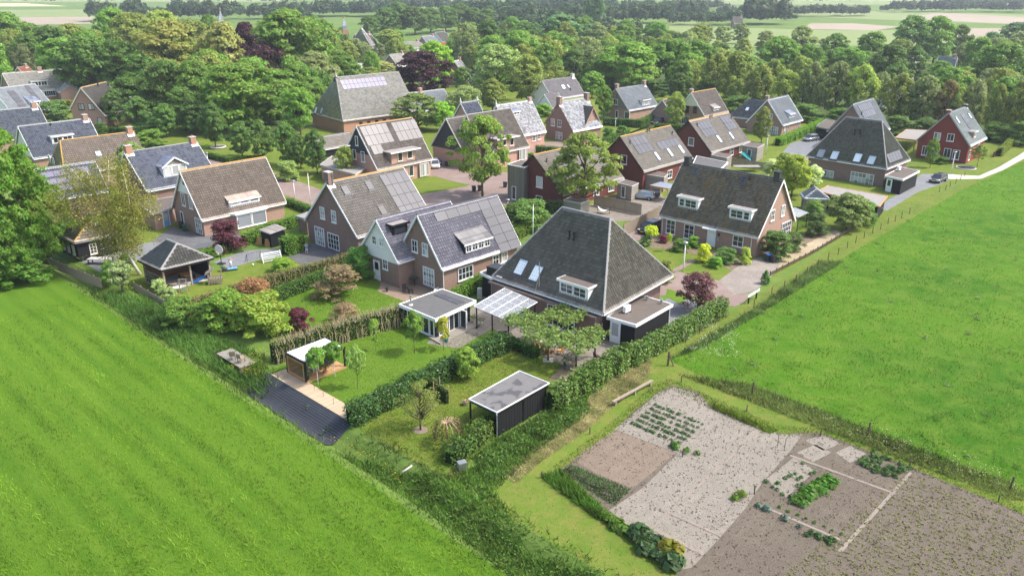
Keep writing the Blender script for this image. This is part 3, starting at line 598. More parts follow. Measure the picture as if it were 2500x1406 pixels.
            for sx in (-1, 1): q.bar((c0, Y(vf + .37), zp - .06), (c0 + sx * (w / 2 + .3), Y(vf + .37), zt - .26), .06, .22)
            q.build('verge_board', fm, d); return
        zf = zt - ts * o_; 
        top = [(u0 - .2, Y(vf + o_), zf), (u1 + .2, Y(vf + o_), zf), (u1 + .2, Y(vb), zb), (u0 - .2, Y(vb), zb)]
        if kind == 'shed':
            r.hexa([(p[0], p[1], p[2] - .12) for p in top] + top); rr_ = r.build('dormer_roof', roofm, d)
            q = MB(); q.box(u0 - .22, u1 + .22, Y(vf + o_) - .03, Y(vf + o_) + .03, zf - .2, zf - .005); q.build('fascia', fm, d)
        else:
            r.hexa([(p[0], p[1], p[2] + .02) for p in top] + [(p[0], p[1], p[2] + .17) for p in top]); r.build('dormer_roof', roofm, d)
            q = MB(); q.box(u0 - .23, u1 + .23, min(Y(vf + o_), Y(vf + o_ + .05)), max(Y(vf + o_), Y(vf + o_ + .05)), zt - .02, zt + .22)
            for u in (u0 - .23, u1 + .2): q.box(u, u + .03, min(Y(vb), Y(vf + o_)), max(Y(vb), Y(vf + o_)) - .002, zt - .02, zt + .22)
            q.build('fascia', fm, d)
def window(c, ux, uy, n, w, h, cols, rows, fm, gm, parent, name='window', sill=True):
    b = MB(); t = .09
    for x0, x1, y0, y1 in ((-w / 2, -w / 2 + t, -h / 2, h / 2), (w / 2 - t, w / 2, -h / 2, h / 2), (-w / 2 + t, w / 2 - t, h / 2 - t, h / 2), (-w / 2 + t, w / 2 - t, -h / 2, -h / 2 + t)): b.obox(c, ux, uy, n, x0, x1, y0, y1, 0, .09)
    iw, ih = (w - 2 * t), (h - 2 * t)
    for i in range(1, cols): x = -w / 2 + t + iw * i / cols; b.obox(c, ux, uy, n, x - .028, x + .028, -h / 2 + t, h / 2 - t, .0, .075)
    for j in range(1, rows): y = -h / 2 + t + ih * j / rows; b.obox(c, ux, uy, n, -w / 2 + t, w / 2 - t, y - .02, y + .02, .0, .068)
    if sill: b.obox(c, ux, uy, n, -w / 2 - .06, w / 2 + .06, -h / 2 - .09, -h / 2 - .003, -.02, .14)
    f = b.build(name, fm, parent)
    for i in range(cols):
        for j in range(rows):
            x0, y0 = -w / 2 + t + iw * i / cols, -h / 2 + t + ih * j / rows; q = MB(); q.obox(c, ux, uy, n, x0 + .002, x0 + iw / cols - .002, y0 + .002, y0 + ih / rows - .002, .006, .03); q.build('pane', gm, f)
    return f
def flatbox(name, label, cat, pts, z, wall, fascia='white', roofm='bitumen', par=None, fh=.32, ov=.25, top_in=.12, z0=0.0, legs=None):
    # flat-roofed volume: roof outline pts (world or local), top height z; walls inset by ov
    c = sum((Vector((p[0], p[1], 0)) for p in pts), Vector()) / len(pts)
    if par is None: o = thing(name, label, cat, c); sub = c
    else: o = par; sub = Vector()
    P = [Vector((p[0], p[1], 0)) - sub for p in pts]; m = sum(P, Vector()) / len(P)
    ins = lambda d: inset(P, d)
    W = ins(ov) if ov else P
    if wall: b = MB(); b.prism([tuple(p) for p in W], z0, z - fh); wo_ = b.build('wall', wall, o)
    else: wo_ = o
    I = ins(top_in); b = MB()
    n = len(P)
    for i in range(n):
        k = (i + 1) % n; b.hexa([(*P[i].xy, z - fh), (*P[k].xy, z - fh), (*I[k].xy, z - fh), (*I[i].xy, z - fh), (*P[i].xy, z), (*P[k].xy, z), (*I[k].xy, z), (*I[i].xy, z)])
    b.build('fascia', fascia, o); b = MB(); b.prism([tuple(p) for p in I], z - fh + .01, z - .06); b.build('roof', roofm, o)
    return o, W, sub
def inset(P, d):
    n = len(P); out = []; ar = sum(P[i].x * P[(i + 1) % n].y - P[(i + 1) % n].x * P[i].y for i in range(n)); sg = 1 if ar > 0 else -1
    for i in range(n):
        e1 = (P[i] - P[i - 1]).normalized(); e2 = (P[(i + 1) % n] - P[i]).normalized()
        n1 = Vector((-e1.y, e1.x, 0)) * sg; n2 = Vector((-e2.y, e2.x, 0)) * sg; bis = (n1 + n2); bis = bis / bis.length_squared * 2
        out.append(P[i] + bis * d)
    return out
def facewin(o, sub, A, B, t, zc, w, h, cols, rows, fm='white', gm='glass', name='window', door=None):
    # window on the wall running from A to B (local), at fraction t; outward is to the right of A->B
    d = (B - A).normalized(); n = Vector((d.y, -d.x, 0)); c = A + (B - A) * t; c = Vector((c.x, c.y, zc)) + n * .005
    return window(c, d, Vector((0, 0, 1)), n, w, h, cols, rows, fm, gm, o, name, door is None)
def drain(house, face, px, py):
    c = house.hit(face, px, py); n = house.frame(face)[2]; b = MB(); z1 = (house.heR if face == 'R' else house.heL) - .2
    b.tube([Vector((c.x, c.y, 0)) + n * .07, Vector((c.x, c.y, z1)) + n * .07], .045, 6); b.build('downpipe', 'white', house.o)
# ---- H1: the large pyramid-roofed house in the middle
h1 = House('farmhouse_style_house', 'large house with steep dark hipped tile roof and white dormer, beside the grape-leaf trees', 7.0, 73.2, 136.7, 13.7, 9.43, 1.14, 5.8, 5.2, 'brick_purple', 'tile_stolp', 'wave', 'ridge_grey', None, 'white', .9, hipn=3.95, hipf=3.95)
h1.dormer('RL', 1400, 724, 3.7, 1.35, 'flat', ((2, 2), (2, 2)), 'bitumen_brown')
h1.sky('RL', 1273, 653, 1.15, 1.75); h1.sky('RL', 1310, 668, 1.15, 1.75)
h1.pipe('RL', 1390, 582, .75, .09); h1.pipe('RL', 1401, 586, .75, .09)
c = h1.hit('L', 1395, 790); h1.win('L', 0, 0, 3.6, 2.3, 6, 3, pos=(c.x, c.y, 1.25)); 
h1.win('N', 1463, 815, .8, 2.2, 1, 2)
# flat strip along the front eave
z = 2.78; q = [h1.M @ (gp(x, y, z) - Vector((h1.o.location.x, h1.o.location.y, 0))) for x, y in ((1194, 686), (1452, 776))]
v1 = (q[0].y + q[1].y) / 2; b = MB(); b.box(q[1].x, q[0].x, h1.WL - .95, v1, z - .14, z); b.build('eave_roof', 'bitumen_brown', h1.o)
b = MB(); b.box(q[1].x - .02, q[0].x + .02, v1 + .001, v1 + .04, z - .2, z + .02); b.box(q[1].x + .2, q[0].x - .2, h1.WL - .92, v1 - .25, 0, z - .145); b.build('front_wall', 'brick_purple', h1.o)
for px in (1394, 1207): 
    b = MB(); cc = h1.M @ (gp(px, 760 if px > 1300 else 700, 2) - Vector((h1.o.location.x, h1.o.location.y, 0))); b.tube([(cc.x, v1 - .19, 0), (cc.x, v1 - .19, z - .15)], .05, 6); b.build('downpipe', 'zinc', h1.o)
c = h1.hit('L', 1386, 800); wn = Vector((c.x, v1 - .25, 1.3)); ux, uy, n = h1.frame('L')
window(wn + n * .01, ux, uy, n, 3.7, 2.35, 5, 2, 'white', 'glass', h1.o, 'window')
window(Vector((q[0].x - 4.6, v1 - .25, 1.2)) + n * .01, ux, uy, n, 2.6, 2.2, 3, 1, 'white', 'glass', h1.o, 'sliding_door')
def acunit(label, P, rz, s_=1.0):
    t = thing('air_conditioner', label, 'air conditioner', P, rz); b = MB(); b.box(-.42, .42, -.17, .17, .08, .68); b.build('casing', 'white', t)
    b = MB(); b.tube([(0, -.171, .38), (0, -.185, .38)], .24, 14); b.build('fan_grille', 'concrete', t)
    for x in (-.3, .3): b = MB(); b.box(x - .04, x + .04, -.3, .3, 0, .079); b.build('foot', 'black', t)
    t.scale = (s_,) * 3; return t
acunit('white air conditioner on the flat eave roof left of the glass canopy', gp(1221, 688, 2.8), R(-43.5)); 
# garage at its right side
GZ = 2.75; gpts = [gp(x, y, GZ) for x, y in ((1480, 772), (1553, 793), (1644, 742), (1560, 718))]
ga, W, sb = flatbox('garage', 'black boarded garage with brown flat roof and white fascia beside the hedge', 'garage', gpts, GZ, 'boards_black', 'white', 'bitumen_brown')
A, B = W[0], W[1]; d = (B - A).normalized(); nn = Vector((d.y, -d.x, 0))
dm = MB(); cc = A + d * .75; dm.obox(Vector((cc.x, cc.y, 0)), d, Vector((0, 0, 1)), nn, -.6, .6, .05, 2.35, 0, .06); dd = dm.build('door', 'white', ga)
dm = MB(); dm.obox(Vector((cc.x, cc.y, 0)), d, Vector((0, 0, 1)), nn, -.38, .38, .85, 2.15, .061, .07); dm.build('pane', 'glass_curtain', dd)
b = MB(); e2 = (W[2] - W[1]).normalized(); b.tube([W[2] - e2 * .1 + Vector((e2.y, -e2.x, 0)) * .06, W[2] - e2 * .1 + Vector((e2.y, -e2.x, 0)) * .06 + Vector((0, 0, 2.4))], .05, 6); b.build('downpipe', 'white', ga)
for px, py in ((1580, 732), (1615, 740)): b = MB(); P = gp(px, py, GZ) - sb; b.tube([P - Vector((0, 0, .1)), P + Vector((0, 0, .3))], .11, 8); b.tube([P + Vector((0, 0, .3)), P + Vector((0, 0, .42))], .15, 8); b.build('roof_vent', 'zinc', ga)
acunit('white air conditioner on the brown flat garage roof', gp(1530, 762, GZ - .06), R(46.5 + 180), 1.05)
an, W, sb = flatbox('side_annex', 'low dark annex with white fascia left of the hipped house', 'annex', [gp(x, y, 2.9) for x, y in ((1171, 664), (1203, 680), (1262, 655), (1230, 640))], 2.9, 'boards_black', 'white', 'bitumen_brown')
t = thing('ventilation_unit', 'big black ribbed ventilation box on the annex roof', 'ventilation unit', gp(1212, 668, 2.85), R(46.5)); b = MB(); b.box(-.8, .8, -.75, .75, .002, .95); b.build('casing', 'dark_plastic', t)
for k in range(5):
    b = MB(); b.box(-.83, .83, -.78, .78, .1 + k * .17, .18 + k * .17); b.build('louvre', 'black', t)
t = thing('antenna_mast', 'tall thin aerial mast with stay on the hipped house eave', 'antenna', gp(1316, 718, 2.8)); b = MB(); hh = hz(1316, 780, 634) ; b.tube([(0, 0, 0), (0, 0, 3.6)], .05, 8); b.build('mast', 'steel', t); b = MB(); b.tube([(0, 0, 2.2), (-.5, -.2, 0)], .025, 5); b.build('stay', 'steel', t); b = MB(); b.box(-.15, .15, -.15, .15, 0, .25); b.build('base', 'white', t)
# ---- H2: twin-gabled house
h2 = House('twin_gabled_house', 'brown brick house with glazed black pantiles, solar panels and wide tiled dormer', -5.7, 82.3, 46.0, 11.5, 7.83, 1.36, 2.91, 3.67, 'brick_brown', 'tile_glazed', 'wave', 'ridge_dark')
h2.win('N', 1013, 600.6, 1.05, 1.5, 2, 2); h2.win('N', 1038.5, 609, 1.05, 1.5, 2, 2, gm='glass_curtain'); h2.win('N', 1047.5, 676, 2.0, 2.3, 4, 4, sill=False, name='french_door'); h2.door('N', 997.5, 665, 1.05, 2.4)
h2.win('R', 1136, 665.8, 2.4, 1.55, 4, 2); h2.win('R', 1209.7, 634, 1.1, 1.2, 2, 2); h2.win('R', 1231, 627, 1.1, 1.2, 2, 2)
h2.dormer('RR', 1166, 612, 4.3, 1.45, 'shed', ((2, 2), (2, 2), (2, 2), (2, 2)), 'tile_anthracite', pitch=.55, cheek='boards_black')
h2.solar('RR', 1057, 522, 6, 1, 1.75, 1.15); h2.solar('RR', 1173.5, 514.5, 2, 5, 1.75, 1.15); drain(h2, 'R', 1082, 690)
h2b = House('white_gabled_wing', 'wing with cream boarded gable and glazed black pantiles, left of the twin-gabled house', -10.6, 83.5, 46.5, 10.4, 6.9, 1.2, 2.95, 3.3, 'brick_brown', 'tile_glazed', 'wave', 'ridge_dark', gable='boards_white', gz=3.0, cat='house')
h2b.win('N', 915, 586, .85, 1.1, 2, 2, off=.045); h2b.win('N', 932.5, 591, .85, 1.1, 2, 2, off=.045); h2b.door('N', 920.6, 655, 1.05, 2.4); h2b.win('N', 941, 644, .95, 1.4, 2, 2)
h2b.dormer('RR', 977, 572, 2.2, 1.2, 'flat', ((1, 1),), 'bitumen_pale', 'black', cheek='boards_black')
# ---- H3
h3 = House('chimney_gable_house', 'brown brick house with brick chimney rising from its gable and grey tile roof', -17.6, 94.4, 46.8, 11.4, 8.3, 1.03, 5.4, 5.32, 'brick_purple', 'tile_grey', 'wave', 'ridge_orange')
h3.win('N', 787.6, 520, 1.05, 1.65, 2, 3); h3.win('N', 815.5, 529, 1.05, 1.65, 2, 3, gm='glass_curtain'); h3.win('N', 781.5, 577, 2.2, 2.6, 4, 4, sill=False, name='sliding_door'); h3.win('N', 815, 590, 2.6, 2.2, 4, 3, sill=False, name='french_door')
h3.chim(-h3.L / 2 + .42, 0, .75, 1.0, 1.3, pot=False, cap='concrete'); h3.pipe('RR', 813, 455, 1.6, .12, 'steel')
for p in ((844.5, 465), (902, 453), (934, 513)): h3.sky('RR', *p, .95, 1.3, 'glass')
h3.solar('RR', 925, 430, 4, 4, 1.12, 1.75)
an, W, sb = flatbox('side_shed', 'small flat annex left of the chimney gable house', 'annex', [gp(x, y, 2.5) for x, y in ((721, 527), (748, 535), (800, 515), (770, 510))], 2.5, 'brick_purple', 'zinc', 'bitumen_pale')
# ---- H4
h4 = House('brown_roof_house', 'wide brown tiled house with white gable top and long dormer', -37.6, 102.8, 46.7, 12.0, 7.76, 1.34, 4.08, 4.17, 'brick_warm', 'tile_brown', 'wave', 'ridge_orange', gable='white', gz=5.6)
h4.win('N', 448, 487, 1.1, 1.9, 2, 1); h4.win('N', 466, 494, 1.1, 1.9, 2, 1); h4.win('N', 486, 552, 1.9, 2.3, 3, 3, sill=False, name='french_door'); h4.win('N', 446, 534, .9, 2.2, 1, 1)
h4.dormer('RR', 598, 499, 4.8, 1.0, 'shed', ((1, 1), (1, 1), (1, 1)), 'tile_brown', pitch=.5, gm='glass_curtain')
c = h4.hit('R', 608, 541)
b = MB(); y0 = -(h4.WR - h4.ov); b.hexa([(c.x - 3.0, y0, 0), (c.x + 3.0, y0, 0), (c.x + 2.4, y0 - .9, 0), (c.x - 2.4, y0 - .9, 0), (c.x - 3.0, y0, 2.35), (c.x + 3.0, y0, 2.35), (c.x + 2.4, y0 - .9, 2.35), (c.x - 2.4, y0 - .9, 2.35)]); bay = b.build('bay', 'brick_warm', h4.o)
for k in range(2): window(Vector((c.x - 1.2 + 2.4 * k, y0 - .9, 1.3)) + Vector((0, -.01, 0)), Vector((1, 0, 0)), Vector((0, 0, 1)), Vector((0, -1, 0)), 2.3, 1.9, 1, 1, 'white', 'blind_grey', bay, 'bay_window')
b = MB(); b.hexa([(c.x - 3.3, y0 + .1, 2.36), (c.x + 3.3, y0 + .1, 2.36), (c.x + 2.6, y0 - 1.15, 2.36), (c.x - 2.6, y0 - 1.15, 2.36), (c.x - 3.3, y0 + .1, 2.62), (c.x + 3.3, y0 + .1, 2.62), (c.x + 2.6, y0 - 1.15, 2.62), (c.x - 2.6, y0 - 1.15, 2.62)]); b.build('bay_fascia', 'white', bay)
b = MB(); cc = h4.hit('N', 449, 447); b.tube([cc + Vector((-.05, 0, 0)), cc + Vector((-.09, 0, 0))], .3, 16); b.build('clock', 'black', h4.o)
an, W, sb = flatbox('brick_garage', 'brick garage with navy door left of the brown tiled house', 'garage', [gp(x, y, 2.7) for x, y in ((372, 521), (422, 505), (445, 475), (330, 495))], 2.7, 'brick_warm', 'concrete', 'bitumen_brown')
i0 = min(range(4), key=lambda i: (W[i] + sb + W[(i + 1) % 4] + sb).y); A, B = W[i0], W[(i0 + 1) % 4]
if A.x > B.x: A, B = B, A
d = (B - A).normalized(); nn = Vector((d.y, -d.x, 0)); dm = MB(); cc = A + d * ((B - A).length * .62); dm.obox(Vector((cc.x, cc.y, 0)), d, Vector((0, 0, 1)), nn, -.55, .55, .05, 2.25, 0, .05); dd = dm.build('door', 'blue_cloth', an)
dm = MB(); dm.obox(Vector((cc.x, cc.y, 0)), d, Vector((0, 0, 1)), nn, -.4, .4, .95, 2.1, .051, .06); dm.build('pane', 'glass_curtain', dd)
dm = MB()
for x in (-.62, .56): dm.obox(Vector((cc.x, cc.y, 0)), d, Vector((0, 0, 1)), nn, x, x + .07, .02, 2.35, 0, .07)
dm.build('door_frame', 'white', dd)
# ---- H5
h5 = House('mossy_roof_house', 'long brick house with lichen-stained roof, two white dormers and white front door', 26.7, 95.6, 136.5, 13.6, 8.45, 1.24, 4.8, 4.75, 'brick_warm', 'tile_mossy', 'wave', 'ridge_dark')
for p, w_, r_ in (((1638, 554), 1.5, 3), ((1682.5, 566), 1.6, 3)): h5.win('L', *p, w_, 2.05, 2, r_)
h5.win('L', 1802, 589, 1.55, 1.5, 2, 2); h5.door('L', 1736, 590, 1.15, 2.4, 'white', 'white', .0); h5.win('N', 1885.6, 525.5, 1.0, 1.5, 2, 2); h5.win('N', 1911, 514, 1.0, 1.5, 2, 2); h5.win('N', 1918, 560, 2.8, 2.2, 5, 3, sill=False, name='french_door')
h5.dormer('RL', 1679, 509, 3.1, 1.4, 'flat', ((1, 2), (2, 2)), 'bitumen_pale'); h5.dormer('RL', 1806, 537, 3.1, 1.4, 'flat', ((2, 2), (1, 2)), 'bitumen_pale')
h5.chim(-h5.L / 2 + .9, 0, .8, .8, .9, 'dark_plastic', 'black', False); h5.chim(h5.L / 2 - .8, 0, .8, .8, .9, 'dark_plastic', 'black', False)
h5.sky('RL', 1698.5, 418, .6, .7, 'glass'); h5.sky('RL', 1815.5, 440, .6, .8, 'glass'); h5.pipe('RL', 1831, 438, .6, .05, 'black')
c = h5.hit('L', 1736, 565); b = MB(); b.box(c.x - 1.0, c.x + 1.0, c.y, c.y + .8, 2.55, 2.68); b.build('door_canopy', 'white', h5.o); drain(h5, 'L', 1834, 600); drain(h5, 'L', 1617, 560)
c = h5.hit('L', 1753, 586); b = MB(); b.box(c.x - .2, c.x + .2, c.y + .002, c.y + .15, 1.1, 1.55); b.build('letter_box', 'zinc', h5.o)
c = h5.hit('L', 1756, 570); b = MB(); b.box(c.x - .08, c.x + .08, c.y + .002, c.y + .2, 1.8, 2.15); b.build('wall_lamp', 'black', h5.o)
# ---- H6
h6 = House('second_hipped_house', 'hipped dark-roofed house with four roof windows in a row, near the far right', 56.6, 129.2, 133.5, 13.2, 9.3, 1.4, 4.5, 4.4, 'brick_purple', 'tile_anthracite', 'wave', 'ridge_grey', None, hipn=3.7, hipf=3.7)
for p in ((2005, 375), (2038.5, 380), (2094.5, 386), (2128, 392)): h6.sky('RL', *p, 1.25, 1.6)
h6.pipe('RL', 2086, 330, .9, .11); h6.pipe('RL', 2098, 330, .9, .11); h6.win('L', 2104, 438, 4.2, 2.3, 6, 3, sill=False, name='french_door'); h6.win('L', 2018, 430, 2.6, 2.2, 4, 2, sill=False, name='french_door')
h6.solar('HN', 2172, 392, 5, 1, 1.1, 1.7, pos=h6.hips[0][0][0] + h6.hips[0][1] * 1.6 + h6.hips[0][2] * 2.4)
an, W, sb = flatbox('boarded_garage', 'black boarded garage with white fascia beside the second hipped house', 'garage', [gp(x, y, 2.8) for x, y in ((2160, 428), (2205, 438), (2246, 417), (2200, 408))], 2.8, 'boards_black', 'white', 'bitumen_brown')
A, B = W[0], W[1]; d = (B - A).normalized(); nn = Vector((d.y, -d.x, 0)); dm = MB(); cc = A + d * .75; dm.obox(Vector((cc.x, cc.y, 0)), d, Vector((0, 0, 1)), nn, -.55, .55, .05, 2.3, 0, .06); dd = dm.build('door', 'white', an); dm = MB(); dm.obox(Vector((cc.x, cc.y, 0)), d, Vector((0, 0, 1)), nn, -.3, .3, 1.1, 2.1, .061, .07); dm.build('pane', 'glass', dd)
acunit('white air conditioner on the roof of the far black garage', gp(2194, 417, 2.75), R(226.5), 1.1)
# ---- H7
h7 = House('maroon_house', 'maroon brick house with grey slate roof standing by the curving footpath', 80.2, 145.1, 47.0, 10.6, 8.5, 1.2, 4.5, 4.4, 'brick_maroon', 'tile_slate', 'flat', 'ridge_dark', 'zinc')
for p, a in (((2288.3, 333), (1.3, 1.5)), ((2321, 336), (1.3, 1.5)), ((2258, 368), (1.1, 1.9)), ((2283, 371), (1.1, 1.7)), ((2312.7, 374), (1.3, 1.9)), ((2334, 378), (1.3, 1.9))): h7.win('N', *p, *a, 2, 1)
h7.win('R', 2366, 379, 1.1, 2.0, 1, 2); h7.win('R', 2388, 359, 1.2, 1.3, 2, 1); h7.sky('RR', 2337, 294, .8, 1.4); h7.sky('RR', 2367, 284, .8, 1.2); h7.solar('RR', 2343, 280, 2, 4, 1.1, 1.2)
h7.dormer('RR', 2378, 338, 1.9, 1.3, 'flat', ((1, 1), (1, 1)), 'bitumen_pale', cheek='boards_orange'); h7.chim(-h7.L / 2 + .5, .2, .8, .8, .4, 'brick_maroon'); h7.chim(h7.L / 2 - .6, 0, .6, .6, .4, 'dark_plastic')
cp_, W, sb = flatbox('carport', 'open carport with timber edge joined to the maroon house', 'carport', [gp(x, y, 2.7) for x, y in ((2184, 336), (2238, 342), (2268, 318), (2214, 315))], 2.7, None, 'orange_wood', 'bitumen_pale', ov=.2)
for p in inset([Vector((q.x, q.y, 0)) - sb for q in [gp(x, y, 2.7) for x, y in ((2184, 336), (2238, 342), (2268, 318), (2214, 315))]], .3): b = MB(); b.box(p.x - .08, p.x + .08, p.y - .08, p.y + .08, 0, 2.38); b.build('post', 'orange_wood', cp_)
# ---- H8, H9
h8 = House('dark_gable_house', 'dark brick house with solar roof behind the second hipped house', 68.2, 157.2, 48.0, 11.1, 8.29, 1.34, 4.11, 4.13, 'brick_purple', 'tile_slate', 'flat', 'ridge_dark', 'zinc')
h8.solar('RR', 2092, 258, 7, 2, 1.05, 1.6); h8.pipe('RR', 2103, 283, .7, .1)
flatbox('flat_garage', 'low black garage beside the dark gable house', 'garage', [gp(x, y, 2.7) for x, y in ((1992, 308), (2030, 316), (2058, 298), (2018, 290))], 2.7, 'boards_black', 'zinc', 'bitumen_brown')
h9 = House('bay_window_house', 'brick house with blue-grey slate roof and wide white bay window', 56.3, 171.7, 47.0, 9.6, 7.08, 1.21, 4.26, 4.03, 'brick_warm', 'tile_slate', 'flat', 'ridge_dark')
h9.win('N', 1883, 320, 3.3, 2.1, 6, 3, sill=False, name='bay_window'); h9.win('N', 1881, 286, 1.0, 1.6, 2, 3); h9.win('R', 1915, 320, .7, 1.7, 1, 2); h9.win('R', 1923, 316, .7, 1.7, 1, 2); h9.win('R', 1950, 307, .8, 1.3, 1, 2)
h9.dormer('RR', 1932, 289, 2.6, 1.2, 'shed', ((2, 2), (2, 2)), 'tile_blue', pitch=.4); h9.chim(-h9.L / 2 + .7, .4, .8, .8, .7)
P = gp(1850, 244, 6.4) / S; h9b = House('blue_tiled_wing', 'low wing with dark blue tiles left of the bay window house', P.x - 1.0, P.y + .3, 136.5, 7.5, 5.6, 1.0, 3.6, 3.6, 'brick_warm', 'tile_blue', 'lowwave', 'ridge_dark', hipf=3.0); h9b.sky('RL', 1825, 267, .8, 1.0); 
# ---- H10 the dark red terraces
for nm, lb, par, wn, so_, sk, pp in (
    ('dark_red_house', 'dark red brick house with two solar fields and three bright roof windows', (21.5, 128.0, 46.5, 14.1, 7.63, 1.0, 2.49, 4.72), ((1523.5, 390, 1.3, 1.6),), ((1533, 338.5, 4, 2, 1.15, 1.75), (1600, 349, 5, 1, 1.3, 1.7)), ((1604, 382), (1635, 373), (1662.5, 365)), ((1538, 352), (1580, 325), (1585, 322), (1641, 330))),
    ('dark_red_house', 'dark red brick house with two solar fields, farther one behind the wooden sheds', (35.9, 146.4, 46.3, 13.9, 7.04, .98, 4.76, 5.02), ((1687.7, 346, 1.3, 1.6),), ((1698, 302, 4, 2, 1.15, 1.75), (1755, 287, 3, 2, 1.2, 1.75)), ((1755, 340), (1785, 332)), ((1702, 310), (1733, 290), (1738, 288), (1785, 292))),
    ('dark_red_house', 'dark red brick house behind the large street tree, with grey boarded box at its left', (8.0, 117.6, 46.2, 14.4, 6.95, .86, 2.2, 5.63), ((1317.6, 444.5, 1.4, 1.8), (1316.6, 489, 1.4, 1.5)), ((1355, 378, 2, 3, 1.1, 1.7),), (), ((1335, 398),))):
    hh = House(nm, lb, *par, 'brick_red', 'tile_grey', 'big', 'ridge_orange', 'black', 'concrete')
    for x, y, w_, h_ in wn: hh.win('N', x, y, w_, h_, 1, 1)
    for s_ in so_: hh.solar('RR', *s_)
    for s_ in sk: hh.sky('RR', *s_, .8, 1.7)
    for s_ in pp: hh.pipe('RR', *s_, .6, .09)
    hh.win('R', 0, 0, 1.6, 1.5, 3, 1, pos=(hh.L * .3, -(hh.WR - hh.ov), 1.4)); hh.win('R', 0, 0, 1.5, 1.5, 2, 2, pos=(hh.L * .05, -(hh.WR - hh.ov), 1.4))
def timber(label, pts, z, mat='boards_grey', win=None, fas='concrete'):
    o, W, sb = flatbox('timber_annex', label, 'annex', [gp(x, y, z) for x, y in pts], z, mat, fas, 'bitumen_brown', fh=.15, ov=.06)
    if win: facewin(o, sb, W[win[0]], W[win[0] + 1], win[1], 1.3, win[2], win[3], 1, 1)
    return o
timber('grey boarded box with white-edged roof at left end of the dark red house', ((1238, 401), (1280, 409), (1310, 396), (1270, 390)), 5.9, 'boards_greyv', (0, .4, .9, 2.2), 'white')
timber('grey wooden annex at the corner of the dark red house with three roof windows', ((1572, 425), (1622, 433), (1632, 425), (1590, 415)), 2.6)
timber('grey wooden annex with door beside the hammock yard', ((1506, 446), (1543, 455), (1560, 447), (1525, 438)), 2.6, 'boards_grey', (0, .45, .9, 1.9))
timber('pale wooden box hidden under the large street tree', ((1375, 488), (1418, 496), (1440, 488), (1395, 478)), 2.4)
timber('grey wooden annex in front of the farther dark red house', ((1736, 378), (1775, 386), (1788, 379), (1750, 371)), 2.6)
timber('grey wooden shed with white door near the teal cloth', ((1812, 355), (1850, 361), (1867, 352), (1830, 347)), 2.9, 'boards_grey', (0, .5, 1.0, 2.1))
flatbox('flat_extension', 'flat roofed extension with dome light behind the mossy roof', 'annex', [gp(x, y, 2.7) for x, y in ((1690, 402), (1760, 412), (1778, 396), (1700, 380))], 2.7, 'brick_purple', 'white', 'bitumen')
# ---- H11, H12
h11 = House('solar_house', 'brick house with dark gable, two large solar fields and flat-topped brick bay', -20.5, 129.3, 46.1, 11.3, 8.88, 1.27, 2.48, 4.89, 'brick_pink', 'tile_darkbrown', 'flat', 'ridge_orange', gable='boards_navy', gz=5.3)
h11.win('N', 871.5, 344, .8, 1.7, 1, 1, off=.045); h11.win('N', 886.5, 383, 1.1, 1.9, 1, 1); h11.win('N', 866, 377, 1.0, 1.8, 1, 1)
h11.solar('RR', 876, 311, 5, 2, 1.15, 1.95, 'solar_pale'); h11.solar('RR', 888, 361, 2, 1, 1.15, 1.8, 'solar_pale', pos=h11.hit('RR', 876, 311) - h11.upR * 3.95 + Vector((.3, 0, 0))); h11.solar('RR', 953, 301, 5, 2, 1.1, 1.95, 'solar_pale')
def bigbay(h, px, py, w, zt, wins, dep=0.0):
    c = h.hit('R', px, py); y0 = -(h.WR - h.ov) - dep; b = MB(); vb = (h.hr - zt) / h.tn
    b.box(c.x - w / 2, c.x + w / 2, y0 - .05, -max(vb - .5, .3), .0, zt - .12); o = b.build('bay', h.wall, h.o)
    b = MB(); b.box(c.x - w / 2 - .6, c.x + w / 2 + .9, y0 - .7, -vb + .3, zt - .119, zt + .08); b.build('bay_roof', 'bitumen_pale', o); b = MB(); b.box(c.x - w / 2 - .62, c.x + w / 2 + .92, y0 - .74, y0 - .701, zt - .14, zt + .1); b.build('fascia', 'white', o)
    for (wx, wy, a, e) in wins:
        q = h.hit('R', wx, wy); window(Vector((q.x, y0 - .055, q.z)), Vector((1, 0, 0)), Vector((0, 0, 1)), Vector((0, -1, 0)), a, e, 1, 1, 'cream', 'glass', o, 'window')
bigbay(h11, 985, 395, 5.4, 5.6, ((976, 381, 1.1, 1.8), (999.5, 376, 1.2, 1.7), (1003, 417, 1.1, 2.0))); h11.win('R', 1033, 414, 2.2, 2.4, 4, 1, 'cream', 'glass_curtain', off=.3, sill=False, name='bay_window')
flatbox('flat_annex', 'pale flat annex in the trees left of the solar house', 'annex', [gp(x, y, 2.8) for x, y in ((780, 402), (868, 425), (895, 408), (810, 380))], 2.8, 'brick_pink', 'concrete', 'bitumen_pale')
h12 = House('black_gable_house', 'house with large black triangular gable and grey roof', -8.2, 140.6, 46.0, 9.0, 8.16, 1.23, 4.25, 4.45, 'brick_pink', 'tile_grey', 'flat', 'ridge_dark', 'cream', gable='boards_navy', gz=3.3)
h12b = House('brown_roof_wing', 'tall brown-roofed wing with flat-topped brick bay right of the black gable', -4.0, 139.9, 46.0, 10.7, 8.89, 1.32, 4.6, 4.7, 'brick_pink', 'tile_darkbrown', 'flat', 'ridge_grey', 'cream', gable='boards_navy', gz=5.0)
h12b.win('N', 1139, 313, .9, 1.6, 1, 1, off=.045); bigbay(h12b, 1235, 372, 4.8, 5.7, ((1231, 345, 1.0, 1.7), (1248.5, 344, 1.1, 1.8), (1235, 380, 1.1, 1.8))); h12b.win('R', 1274, 376, 2.2, 2.3, 4, 1, 'cream', 'glass_curtain', off=.3, sill=False, name='bay_window')
